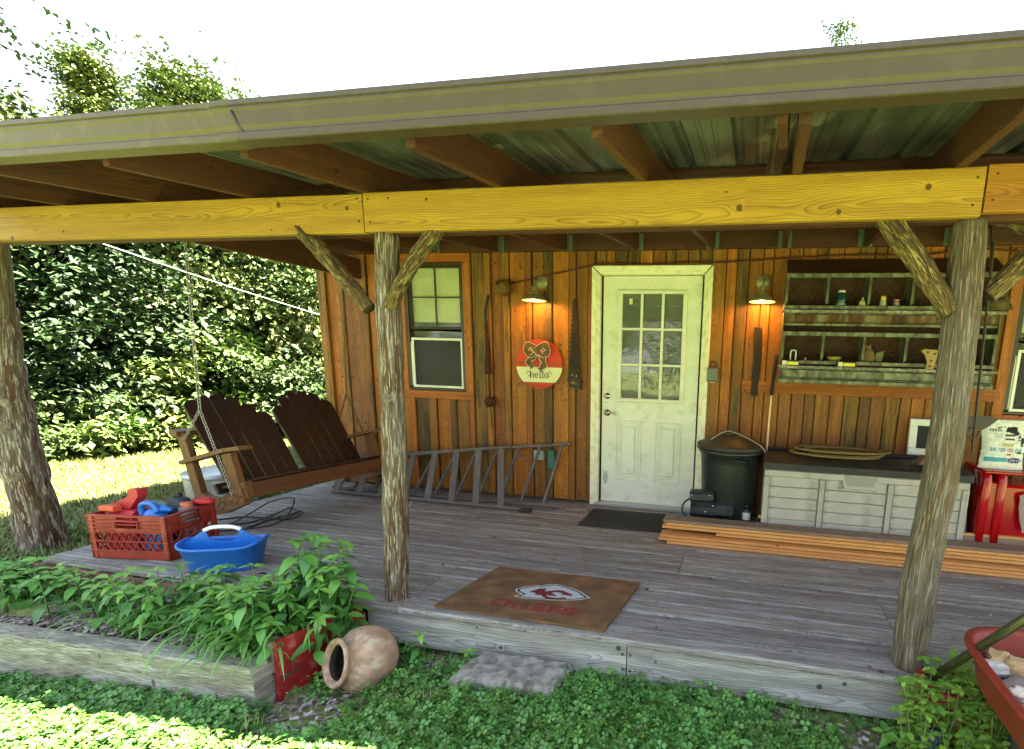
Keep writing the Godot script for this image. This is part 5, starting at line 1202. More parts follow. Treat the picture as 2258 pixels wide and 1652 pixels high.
func bag_print() -> ImageTexture:
	var w = 192; var h = 256; var out := PackedByteArray(); out.resize(w * h * 3)
	var n := FastNoiseLite.new(); n.seed = 14; n.frequency = 1.0; n.fractal_octaves = 4
	for j in h:
		for i in w:
			var u = float(i) / w; var v = float(j) / h
			var c = Color(0.86, 0.87, 0.82) * (1.0 + 0.10 * n.get_noise_2d(u * 9.0, v * 9.0))
			var q = func(x0, x1, y0, y1): return u > x0 and u < x1 and v > y0 and v < y1
			if q.call(0.1, 0.36, 0.17, 0.225): c = Color(0.42, 0.46, 0.42) if int(u * 60) % 3 else Color(0.8, 0.8, 0.76)
			for k in 3:
				if q.call(0.2, 0.38, 0.26 + k * 0.035, 0.272 + k * 0.035): c = Color(0.55, 0.57, 0.52)
			if q.call(0.42, 0.63, 0.27, 0.31) or q.call(0.42, 0.63, 0.355, 0.39): c = Color(0.16, 0.15, 0.13) if int(u * 90) % 4 or abs(v - 0.372) > 0.008 and abs(v - 0.29) > 0.008 else Color(0.7, 0.7, 0.65)
			if q.call(0.36, 0.62, 0.45, 0.52): c = c.lerp(Color(0.66, 0.56, 0.22), 0.6 + 0.5 * n.get_noise_2d(u * 30.0, v * 30.0))
			for k in 4:
				if q.call(0.12 + k * 0.19, 0.26 + k * 0.19, 0.55, 0.63): c = [Color(0.25, 0.5, 0.6), Color(0.3, 0.42, 0.5), Color(0.6, 0.4, 0.25), Color(0.3, 0.55, 0.62)][k] if n.get_noise_2d(u * 40.0, v * 40.0) < 0.08 else Color(0.88, 0.9, 0.9)
			if q.call(0.06, 0.55, 0.75, 0.84): c = Color(0.28, 0.62, 0.70)
			var e = Vector2((u - 0.72) / 0.18, (v - 0.80) / 0.055)
			if e.length() < 1.0: c = Color(0.16, 0.18, 0.42) if (int(u * 70) % 3 != 0 or abs(e.y) > 0.45) else Color(0.85, 0.86, 0.92)
			if q.call(0.5, 0.62, 0.66, 0.70): c = Color(0.72, 0.40, 0.20)
			# dark burnt stain
			var st = n.get_noise_2d(u * 5.0 + 3.0, v * 5.0) * 0.8 + 0.42 - 1.6 * abs(u - 0.80 + 0.25 * sin(v * 9.0)) * 1.6
			if v > 0.12 and v < 0.66 and st > 0.12: c = c.lerp(Color(0.07, 0.06, 0.05), clamp((st - 0.12) * 8.0, 0, 0.95))
			var o = (j * w + i) * 3
			out[o] = int(clamp(c.r, 0, 1) * 255); out[o + 1] = int(clamp(c.g, 0, 1) * 255); out[o + 2] = int(clamp(c.b, 0, 1) * 255)
	return tex(out, w, h)

# ---------- swing, ladders, crate and caddy ----------
func make_swing():
	var sw = thing("porch_swing", "dark brown wooden porch swing with two fan backs hanging on chains", "swing", Vector3(-2.42, 0.35, 0.92))
	var lz = Vector3(-0.13, 0, 0.99).normalized(); var lx = Vector3(0.99, 0, 0.13).normalized()
	var B = Basis(lx, Vector3.UP, lz) * Basis(Vector3(0, 0, 1), 0.225)
	sw.basis = B
	rng.seed = 81
	var H = 0.60
	for e in [1, -1]:
		var z = e * H; var m = M.swing_side
		board(sw, "rear_upright", Vector3(-0.205, -0.17, z), Vector3(-0.215, 0.40, z), 0.09, 0.045, Vector3(0, 0, 1), m)
		board(sw, "front_upright", Vector3(0.235, -0.17, z), Vector3(0.225, 0.19, z), 0.11, 0.045, Vector3(0, 0, 1), m, Color(1.1, 1.1, 1.0))
		board(sw, "arm", Vector3(-0.27, 0.195, z), Vector3(0.26, 0.215, z), 0.10, 0.03, Vector3.UP, m)
		board(sw, "arm", Vector3(0.26, 0.215, z), Vector3(0.42, 0.205, z), 0.095, 0.029, Vector3.UP, m)
		var rail = PackedVector2Array()
		for i in 13:
			var t = i / 12.0; rail.append(Vector2(lerp(-0.15, 0.19, t), -0.10 + (0.03 if abs(t - 0.5) < 0.42 else 0.045) - 0.045 * sin(PI * t)))
		for q in [Vector2(0.30, -0.07), Vector2(0.30, -0.19), Vector2(0.05, -0.235), Vector2(-0.05, -0.235), Vector2(-0.24, -0.20), Vector2(-0.285, -0.16), Vector2(-0.27, -0.12), Vector2(-0.24, -0.09)]: rail.append(q)
		part(sw, "bottom_rail", slab(rail, 0.046), m, at(Vector3(0, 0, z + 0.003 * e)))
	board(sw, "back_rail", Vector3(-0.24, 0.415, -H - 0.05), Vector3(-0.24, 0.415, H + 0.05), 0.09, 0.04, Vector3(0.4, 1, 0), M.swing_side)
	board(sw, "back_rail", Vector3(-0.02, -0.05, -H), Vector3(-0.02, -0.05, H), 0.08, 0.03, Vector3(1, 0.4, 0), M.swing)
	# fan backs: slats standing side by side, narrow gaps between, tops cut to an arch
	for g in [1, -1]:
		for i in 6:
			var c = (i - 2.5) / 2.5
			var z = g * 0.30 + c * 0.228
			var h = [0.70, 0.775, 0.80, 0.79, 0.745, 0.66][i if g < 0 else 5 - i]
			if g > 0: h = [0.62, 0.70, 0.765, 0.80, 0.79, 0.755][i]
			var w = 0.0908
			var pl = PackedVector2Array([Vector2(-w * 0.44, 0.0), Vector2(w * 0.44, 0.0)])
			for k in 9:
				var a = PI * k / 8.0; pl.append(Vector2(cos(a) * w / 2, h - 0.04 + sin(a) * 0.03 + c * cos(a) * 0.018))
			var xf = Transform3D(Basis(Vector3(0, 0, -1), Vector3(-0.35, 0.936, 0).normalized(), Vector3(0.936, 0.35, 0).normalized()), Vector3(0.085, -0.06, z))
			xf.basis = xf.basis * Basis(Vector3(0, 0, 1), c * 0.012 + rf(-0.006, 0.006))
			part(sw, "back_slat", slab(clean(pl), 0.022, Color(1, 1, 1) * rf(0.75, 1.1)), M.swing, xf)
	for i in 5:
		board(sw, "seat_slat", Vector3(0.045 + i * 0.062, -0.045 + 0.004 * i, -H + 0.02), Vector3(0.045 + i * 0.062, -0.045 + 0.004 * i, H - 0.02), 0.056, 0.02, Vector3.UP, M.swing, Color(1.1, 1.0, 1.0) * rf(0.9, 1.1), 0.004)
	board(sw, "front_apron", Vector3(0.318, -0.10, -H + 0.0), Vector3(0.318, -0.10, H - 0.04), 0.11, 0.032, Vector3.RIGHT, M.swing_side, Color(0.75, 0.6, 0.5))
	board(sw, "seat_bearer", Vector3(0.31, -0.09, H - 0.035), Vector3(0.31, -0.09, H + 0.016), 0.12, 0.05, Vector3.RIGHT, M.swing_side, Color(1.15, 1.1, 1.0))
	# chains in the swing's own axes
	var inv = sw.transform.affine_inverse()
	for q in [[Vector3(-2.51, 0.89, 1.55), Vector3(-2.44, 2.06, 1.55), 1, M.chain], [Vector3(-2.40, 0.95, 0.33), Vector3(-2.36, 2.06, 0.30), -1, M.old_chain]]:
		var apex = inv * q[0]; var top = inv * q[1]; var e = q[2]
		part(sw, "chain", chain_mesh(apex, top), q[3])
		part(sw, "chain", chain_mesh(apex, Vector3(-0.175, 0.35, e * (H + 0.03))), q[3])
		part(sw, "chain", chain_mesh(apex, Vector3(0.20, -0.12, e * (H + 0.03))), q[3])

func ladder(label, a0: Vector3, a1: Vector3, b0: Vector3, b1: Vector3, n: int, wide: float, w: float):
	# a: bottom rail from left to right, b: top rail; rungs between
	var l = thing("wooden_ladder", label, "ladder", Vector3.ZERO, "ladders lying against the wall")
	var up = ((b1 - a1).cross(a1 - a0)).normalized()
	if up.z < 0: up = -up
	board(l, "rail", a0, a1, w, 0.026, up, M.ladder, Color(0.95, 0.95, 0.95))
	board(l, "rail", b0, b1, w, 0.026, up, M.ladder, Color(1.05, 1.05, 1.05))
	for i in n:
		var t = (i + 0.6) / n
		var p = a0.lerp(a1, t - 0.05); var q = b0.lerp(b1, t)
		var d = (q - p).normalized() * 0.012
		board(l, "rung", p + d, q - d, wide, 0.02, up, M.ladder, Color(1, 1, 1) * rf(0.85, 1.2))
	return l

func make_ladders():
	rng.seed = 85
	ladder("old grey wooden ladder on its side nearest the wall", Vector3(-2.66, 0.022, 0.31), Vector3(-0.25, 0.022, 0.27), Vector3(-2.62, 0.30, 0.13), Vector3(-0.27, 0.565, 0.055), 11, 0.026, 0.026)
	var l = ladder("old grey wooden step ladder with broad treads lying on its side", Vector3(-2.56, 0.022, 0.43), Vector3(-0.58, 0.022, 0.46), Vector3(-2.6, 0.30, 0.26), Vector3(-0.83, 0.515, 0.16), 8, 0.06, 0.026)
	part(l, "bracket", tube([Vector3(-0.72, 0.46, 0.19), Vector3(-0.64, 0.40, 0.24)], 0.008, 6), M.ladder)
	part(l, "foot", box_mesh(Vector3(0.1, 0.03, 0.05), 0.006), M.black_rough, at(Vector3(-0.54, 0.017, 0.47), 0.1))
	var s = thing("flat_batten", "long thin grey batten lying along the foot of the ladders", "batten")
	board(s, "batten", Vector3(-1.9, 0.012, 0.36), Vector3(-0.33, 0.012, 0.33), 0.05, 0.018, Vector3.UP, M.ladder, Color(0.8, 0.75, 0.75))
	var g = thing("green_box", "small green box tucked behind the ladders at the wall", "box", Vector3(-0.46, 0.40, 0.05))
	part(g, "box", box_mesh(Vector3(0.06, 0.17, 0.05), 0.006), paint(0.03, 0.12, 0.07))
	part(g, "lid", box_mesh(Vector3(0.064, 0.02, 0.054), 0.004), paint(0.025, 0.10, 0.06), at(Vector3(0, 0.09, 0)))
	var e = thing("outlet_box", "weatherproof grey outlet box behind the ladder on the wall", "outlet", Vector3(-0.60, 0.43, 0.024))
	part(e, "cover", box_mesh(Vector3(0.10, 0.085, 0.03), 0.006), mat(lin(0.28, 0.33, 0.30), 0.5))
	part(e, "hinge", box_mesh(Vector3(0.09, 0.012, 0.012), 0.003), M.galv_clean, at(Vector3(0, 0.045, 0.008)))

func make_crate():
	var t = -0.17
	var c = thing("milk_crate", "orange red plastic milk crate with lattice sides full of bottles", "crate", Vector3(-2.155, 0.004, 2.10))
	c.rotation.y = 0.17
	# local: corner at origin, x to -0.5 (left), z to -0.35 (back)
	var X = -0.50; var Z = -0.35; var Hh = 0.285
	for wall in [[Vector3(X, 0, 0), Vector3(0, 0, 0)], [Vector3(0, 0, 0), Vector3(0, 0, Z)], [Vector3(0, 0, Z), Vector3(X, 0, Z)], [Vector3(X, 0, Z), Vector3(X, 0, 0)]]:
		var a: Vector3 = wall[0]; var b: Vector3 = wall[1]; var L = a.distance_to(b); var d = (b - a) / L; var n = d.cross(Vector3.UP)
		var xf = Transform3D(Basis(d, Vector3.UP, n), a)
		if n.dot(Vector3(X / 2, 0, Z / 2) - a) > 0: xf = Transform3D(Basis(d, Vector3.UP, -n), a)
		var st = newst()
		var bx = func(x0, x1, y0, y1, th, dz): bar(st, chamfer(y1 - y0, th, 0.002), x1 - x0, xf * Transform3D(Basis(), Vector3((x0 + x1) / 2, (y0 + y1) / 2, dz)), 0, 1, 0, 1)
		bx.call(0, L, Hh - 0.012, Hh, 0.02, -0.006)
		bx.call(0.0, L, 0.0, 0.05, 0.008, -0.008)
		for y in [0.055, 0.115, 0.175, 0.20, 0.225, 0.25]: bx.call(0.0, L, y - 0.003, y + 0.003, 0.018, -0.006)
		bx.call(0.0, 0.035, 0.0, Hh - 0.01, 0.012, -0.006); bx.call(L - 0.035, L, 0.0, Hh - 0.01, 0.012, -0.006)
		bx.call(0.03, L / 2 - 0.07, 0.175, Hh - 0.01, 0.004, -0.010); bx.call(L / 2 + 0.07, L - 0.03, 0.175, Hh - 0.01, 0.004, -0.010)
		bx.call(L / 2 - 0.08, L / 2 + 0.08, 0.178, 0.20, 0.006, -0.009)
		frame_bars(st, xf, L / 2 - 0.075, L / 2 + 0.075, 0.198, 0.25)
		part(c, "side_panel", fin(st), M.crate)
		var ls = newst()
		var k = 0.035
		while k < L - 0.035:   # leaning lattice ribs both ways
			for s in [1, -1]:
				var y0 = 0.05; var y1 = 0.176; var x0 = k; var x1 = k + s * 0.075
				if x1 < 0.03:
					y1 = y0 + (y1 - y0) * (x0 - 0.03) / (x0 - x1); x1 = 0.03
				if x1 > L - 0.03:
					y1 = y0 + (y1 - y0) * (L - 0.03 - x0) / (x1 - x0); x1 = L - 0.03
				var p = Vector3(x0, y0, 0); var q = Vector3(x1, y1, 0); var dd = (q - p).normalized()
				if p.distance_to(q) < 0.02: continue
				bar(ls, chamfer(0.004, 0.014, 0.001), p.distance_to(q), xf * Transform3D(Basis(dd, Vector3(-dd.y, dd.x, 0), Vector3(0, 0, 1)), (p + q) / 2 + Vector3(0, 0, -0.009)), 0, 1, 0, 1)
			k += 0.046
		part(c, "lattice", fin(ls), M.crate)
	part(c, "floor", box_mesh(Vector3(-X - 0.02, 0.006, -Z - 0.02), 0.002), M.crate, at(Vector3(X / 2, 0.008, Z / 2)))
	for w in [["ROBERTS", 0.046, 0.022], ["HOMETOWN", 0.022, 0.020]]:
		part(c, "lettering", text_mesh(w[0], w[2] * 1.25, 0.001), paint(0.75, 0.62, 0.58), Transform3D(Basis(Vector3.UP, PI / 2), Vector3(0.0008 - 0.003, w[1] - 0.008, -0.17)))
	var T = c.transform
	var put = func(x, y, z): return T * Vector3(x, y, z)
	var rj = thing("red_jug", "red plastic container with angled spout in the milk crate", "container", put.call(-0.36, 0.02, -0.14))
	rj.rotation.y = 0.1
	part(rj, "body", box_mesh(Vector3(0.19, 0.27, 0.15), 0.02), paint(0.45, 0.02, 0.03), at(Vector3(0.0, 0.135, 0)))
	part(rj, "spout", slab(PackedVector2Array([Vector2(-0.10, 0.27), Vector2(0.03, 0.275), Vector2(0.10, 0.36), Vector2(0.10, 0.405), Vector2(0.03, 0.40), Vector2(0.035, 0.36), Vector2(-0.05, 0.315), Vector2(-0.10, 0.305)]), 0.06), paint(0.42, 0.025, 0.035))
	part(rj, "rim_block", box_mesh(Vector3(0.10, 0.035, 0.05), 0.006), paint(0.60, 0.08, 0.04), at(Vector3(-0.05, 0.288, 0.075)))
	var bj = thing("blue_jug", "blue plastic jug with loop handle in the milk crate", "jug", put.call(-0.16, 0.02, -0.10))
	part(bj, "body", lathe([[0.0, 0.0], [0.075, 0.0], [0.08, 0.02], [0.08, 0.22], [0.06, 0.265], [0.03, 0.29], [0.0, 0.29]], 18, true, 1.0, 0.75), M.blue)
	part(bj, "handle", tube(curve([Vector3(-0.075, 0.24, 0.02), Vector3(-0.075, 0.30, 0.02), Vector3(-0.03, 0.325, 0.02), Vector3(0.03, 0.315, 0.02), Vector3(0.05, 0.27, 0.02)], 16), 0.017, 8), M.blue)
	part(bj, "spout", tube([Vector3(0.03, 0.285, 0), Vector3(0.11, 0.285, -0.02)], [0.03, 0.014], 10), M.blue)
	var db = thing("dark_bottle", "dark grey rounded bottle at the back of the milk crate", "bottle", put.call(-0.15, 0.02, -0.25))
	part(db, "body", lathe([[0.0, 0.0], [0.075, 0.0], [0.078, 0.25], [0.06, 0.31], [0.02, 0.33], [0.0, 0.33]], 16, true, 1.2, 0.8), paint(0.02, 0.03, 0.035))
	part(db, "cap", lathe([[0.022, 0.325], [0.024, 0.33], [0.022, 0.35], [0.0, 0.352]], 12), M.black)
	var gc = thing("teal_canister", "teal green canister lying on top inside the milk crate", "canister", put.call(-0.25, 0.285, -0.22))
	part(gc, "body", lathe([[0.0, -0.07], [0.03, -0.07], [0.034, -0.06], [0.034, 0.05], [0.0, 0.055]], 14), paint(0.08, 0.22, 0.19), Transform3D(Basis(Vector3(0, 0, 1), 1.45), Vector3.ZERO))
	part(gc, "cap", lathe([[0.0, 0.075], [0.02, 0.075], [0.02, 0.055]], 12), paint(0.4, 0.5, 0.45), Transform3D(Basis(Vector3(0, 0, 1), 1.45), Vector3.ZERO))
	var gt = thing("grey_tin", "grey tin with orange cap near the corner of the milk crate", "tin", put.call(-0.06, 0.02, -0.21))
	part(gt, "body", lathe([[0.0, 0.0], [0.045, 0.0], [0.045, 0.27], [0.0, 0.272]], 16), paint(0.13, 0.15, 0.15))
	part(gt, "cap", lathe([[0.03, 0.27], [0.032, 0.273], [0.032, 0.30], [0.0, 0.302]], 14), paint(0.62, 0.16, 0.07))
	var rl = thing("red_saucer", "bright red flat saucer laid across the milk crate corner", "saucer", put.call(-0.03, 0.298, -0.30))
	part(rl, "lid", lathe([[0.0, 0.022], [0.055, 0.022], [0.06, 0.016], [0.06, 0.0], [0.0, 0.0]], 18, true, 1.3, 0.8), paint(0.5, 0.02, 0.03))
	part(rl, "ring", lathe([[0.035, 0.022], [0.035, 0.028], [0.03, 0.028], [0.028, 0.022]], 18, true, 1.3, 0.8), paint(0.55, 0.03, 0.04))
func frame_bars(st, xf, x0, x1, y0, y1):
	for r in [[x0, x1, y1 - 0.005, y1], [x0, x1, y0, y0 + 0.005], [x0, x0 + 0.005, y0, y1], [x1 - 0.005, x1, y0, y1]]:
		bar(st, chamfer(r[3] - r[2], 0.02, 0.001), r[1] - r[0], xf * Transform3D(Basis(), Vector3((r[0] + r[1]) / 2, (r[2] + r[3]) / 2, -0.004)), 0, 1, 0, 1)

func make_caddy():
	var c = thing("blue_caddy", "blue plastic carry caddy with white grip on its middle handle", "caddy", Vector3(-1.76, 0.003, 2.07))
	c.rotation.y = 0.42; c.scale = Vector3(0.92, 0.95, 0.92)
	var lx = 0.235; var lz = 0.135; var st = newst(true); var n = 40
	var sup = func(a, k, e): return Vector3(sign(cos(a)) * pow(abs(cos(a)), e) * lx * k, 0, sign(sin(a)) * pow(abs(sin(a)), e) * lz * k)
	var rimy = func(a): return 0.165 + 0.025 * pow(abs(cos(a)), 3.0)
	var ringsq = [[0.78, 0.002], [0.80, 0.01], [0.97, -1.0], [1.02, -2.0], [1.02, -3.0], [0.97, -3.0], [0.94, -4.0], [0.77, 0.012]]
	for i in ringsq.size() - 1:
		for k in n:
			var q = []
			for e in [[i, k], [i + 1, k], [i + 1, k + 1], [i, k + 1]]:
				var a = TAU * (e[1] % n) / n; var r = ringsq[e[0]]; var y = r[1]; var v = sup.call(a, r[0], 0.55)
				if y == -1.0: y = rimy.call(a) - 0.022
				elif y == -2.0: y = rimy.call(a) - 0.018
				elif y == -3.0: y = rimy.call(a)
				elif y == -4.0: y = rimy.call(a) - 0.02
				v.y = y; q.append(v)
			quad(st, q[0], q[3], q[2], q[1])
	part(c, "tub", fin(st), M.blue)
	part(c, "floor", box_mesh(Vector3(lx * 1.45, 0.006, lz * 1.4), 0.002), M.blue, at(Vector3(0, 0.009, 0)))
	var wallp = PackedVector2Array()
	for i in 25:
		var t = i / 24.0 * 2 - 1; wallp.append(Vector2(t * 0.225, 0.17 + 0.095 * exp(-pow(t / 0.5, 4.0)) ))
	wallp.append(Vector2(0.18, 0.012)); wallp.append(Vector2(-0.18, 0.012))
	var hole = PackedVector2Array()
	# upper part of the divider with a grip slot: build as left, right, below and above pieces
	var parts = [PackedVector2Array([Vector2(-0.225, 0.17), Vector2(-0.19, 0.19), Vector2(-0.14, 0.225), Vector2(-0.105, 0.25), Vector2(-0.095, 0.258), Vector2(-0.09, 0.215), Vector2(-0.07, 0.185), Vector2(-0.03, 0.17), Vector2(0.03, 0.17), Vector2(0.07, 0.185), Vector2(0.09, 0.215), Vector2(0.095, 0.258), Vector2(0.105, 0.25), Vector2(0.14, 0.225), Vector2(0.19, 0.19), Vector2(0.225, 0.17), Vector2(0.18, 0.012), Vector2(-0.18, 0.012)])]
	part(c, "divider", slab(parts[0], 0.012), M.blue)
	part(c, "grip", tube(curve([Vector3(-0.105, 0.247, 0), Vector3(-0.05, 0.266, 0), Vector3(0.05, 0.266, 0), Vector3(0.105, 0.247, 0)], 14), 0.013, 8), M.plastic_white)

func make_tub_left():
	var t = thing("galvanised_can", "fluted galvanised can standing off the end of the deck behind the swing", "can", Vector3(-3.30, -0.28, 0.86))
	var st = newst(true); var n = 96
	for k in n:
		var r0 = 0.25 + 0.007 * sin(k * TAU / 8.0); var r1 = 0.25 + 0.007 * sin((k + 1) * TAU / 8.0)
		var a0 = TAU * k / n; var a1 = TAU * (k + 1) / n
		quad(st, Vector3(cos(a0) * r0, 0.50, sin(a0) * r0), Vector3(cos(a0) * r0 * 0.92, 0.0, sin(a0) * r0 * 0.92), Vector3(cos(a1) * r1 * 0.92, 0.0, sin(a1) * r1 * 0.92), Vector3(cos(a1) * r1, 0.50, sin(a1) * r1))
	part(t, "wall", fin(st), M.galv_clean)
	part(t, "rim", lathe([[0.245, 0.49], [0.265, 0.50], [0.265, 0.52], [0.245, 0.525]], 40), M.galv_clean)
	part(t, "lid", lathe([[0.27, 0.52], [0.27, 0.535], [0.2, 0.55], [0.1, 0.575], [0.0, 0.58]], 40), M.galv_clean)

# ---------- garden bed, pot, stone, tub ----------
func ground_y(x: float, z: float) -> float:
	var front = -0.245 + 0.07 * clamp(x, -2.8, 0.0)
	var bedt = clamp((2.70 - z) / 0.07, 0.0, 1.0)
	var left = clamp((-0.66 - x) / 0.08, 0.0, 1.0)
	var y = lerp(front, lerp(-0.16, -0.11, clamp((-2.0 - x) / 1.0, 0.0, 1.0)), bedt * left)
	if x < -4.0: y = lerp(y, -0.14 - 0.012 * (-4.0 - x), clamp((-4.0 - x) / 2.0, 0, 1))
	return y

func make_bed():
	rng.seed = 91
	var b = thing("timber_bed_edge", "weathered heavy timber edging the weedy garden bed", "timber")
	board(b, "timber", Vector3(-4.3, -0.325, 2.75), Vector3(-0.755, -0.205, 2.735), 0.255, 0.10, Vector3(0, 0, 1), M.bedlog, Color(1, 1, 1), 0.008, 3.0)
	var rp = thing("red_bed_board", "dark red painted board closing the end of the garden bed", "board")
	board(rp, "board", Vector3(-0.725, -0.145, 2.70), Vector3(-0.635, -0.165, 2.30), 0.31, 0.03, Vector3(1, 0, 0.22).normalized(), M.red_paint, Color(1, 1, 1), 0.003, 0.6)
	board(rp, "stub", Vector3(-0.77, -0.3, 2.665), Vector3(-0.77, 0.0, 2.665), 0.04, 0.04, Vector3(0, 0, 1), M.bedlog)
	var st = newst(true); var nx = 60; var nz = 12
	var fn := FastNoiseLite.new(); fn.seed = 4; fn.frequency = 3.0
	var g = []
	for j in nz + 1:
		var row = []
		for i in nx + 1:
			var x = lerp(-4.2, -0.68, float(i) / nx); var z = lerp(2.27, 2.70, float(j) / nz)
			row.append(Vector3(x, -0.135 + 0.02 * fn.get_noise_2d(x, z) - 0.03 * clamp((x + 1.2) / 0.5, 0.0, 1.0) - 0.05 * clamp((-1.6 - x) / 1.0, 0, 1) * clamp((z - 2.4) / 0.3, 0, 1), z))
		g.append(row)
	for j in nz:
		for i in nx: quad(st, g[j][i], g[j][i + 1], g[j + 1][i + 1], g[j + 1][i], Vector2(g[j][i].x, g[j][i].z), Vector2(g[j][i + 1].x, g[j][i + 1].z), Vector2(g[j + 1][i + 1].x, g[j + 1][i + 1].z), Vector2(g[j + 1][i].x, g[j + 1][i].z))
	tag(part(self, "bed_soil", fin(st), M.soil), "", "", "", "structure")

func make_pot():
	var p = thing("clay_pot", "round terracotta pot lying on its side with open mouth", "pot", Vector3(-0.43, -0.150, 2.50))
	var ax = Vector3(-0.40, 0.30, 0.86).normalized()
	p.basis = Basis(Quaternion(Vector3.UP, ax)).scaled(Vector3(0.83, 0.83, 0.83))
	var fn := FastNoiseLite.new(); fn.seed = 2; fn.frequency = 0.4
	var st = newst(true)
	lathe_into(st, [[0.0, -0.165], [0.06, -0.163], [0.095, -0.155], [0.14, -0.125], [0.172, -0.08], [0.188, -0.03], [0.19, 0.02], [0.178, 0.065], [0.15, 0.10], [0.125, 0.118], [0.112, 0.128], [0.108, 0.138]], 44, 1, 1, Transform3D(), fn, 0.006)
	part(p, "body", fin(st), M.clay)
	var sr = newst(true)
	lathe_into(sr, [[0.108, 0.136], [0.118, 0.143], [0.132, 0.152], [0.136, 0.163], [0.130, 0.172], [0.116, 0.173], [0.104, 0.165], [0.096, 0.15]], 44, 1, 1, Transform3D(), fn, 0.005)
	part(p, "rim", fin(sr), M.clay)
	part(p, "inside", lathe([[0.096, 0.15], [0.10, 0.12], [0.15, 0.08], [0.17, 0.0], [0.13, -0.1], [0.0, -0.14]], 32), M.soil)
	var seam = []
	for i in 30:
		var t = i / 29.0; var a = lerp(0.6, 2.9, t); var h = 0.06 + 0.05 * sin(t * 3.0); var r = 0.180 - 0.02 * sin(t * 3.0)
		seam.append(Vector3(cos(a) * r, h, sin(a) * r))
	part(p, "scored_line", tube(seam, 0.002, 5), M.clay)

func make_stone():
	var c = [Vector3(0.04, 0, 2.53), Vector3(0.075, 0, 2.285), Vector3(0.55, 0, 2.275), Vector3(0.535, 0, 2.50)]
	var pl = PackedVector2Array(); rng.seed = 95
	for e in 4:
		for k in 9:
			var p = c[e].lerp(c[(e + 1) % 4], k / 9.0)
			pl.append(Vector2(p.x + rf(-0.008, 0.008), p.z + rf(-0.008, 0.008)))
	var st = newst(); var fn := FastNoiseLite.new(); fn.seed = 6; fn.frequency = 7.0
	var ctr = Vector2(0.30, 2.40); var rings = []
	for q in [[0.0, 0.0], [0.3, 0.0], [0.6, 0.0], [0.85, 0.0], [0.96, -0.004], [1.0, -0.018], [1.02, -0.05], [0.99, -0.10]]:
		var row = []
		for p in pl:
			var v = ctr.lerp(p, q[0]); row.append(Vector3(v.x, -0.15 + q[1] + 0.008 * fn.get_noise_2dv(v) + (0.008 * fn.get_noise_2d(v.x * 3.0, q[1] * 60.0) if q[0] > 0.97 else 0.0), v.y))
		rings.append(row)
	var n = pl.size()
	for i in rings.size() - 1:
		for k in n:
			var k2 = (k + 1) % n; var a = rings[i][k]; var b = rings[i][k2]; var d = rings[i + 1][k]; var e = rings[i + 1][k2]
			quad(st, a, d, e, b, Vector2(a.x, a.z + a.y) * 1.6, Vector2(d.x, d.z + d.y) * 1.6, Vector2(e.x, e.z + e.y) * 1.6, Vector2(b.x, b.z + b.y) * 1.6)
	solo("step_stone", fin(st), M.stone, "flat rough grey stone slab set as a step below the doormat", "stone")

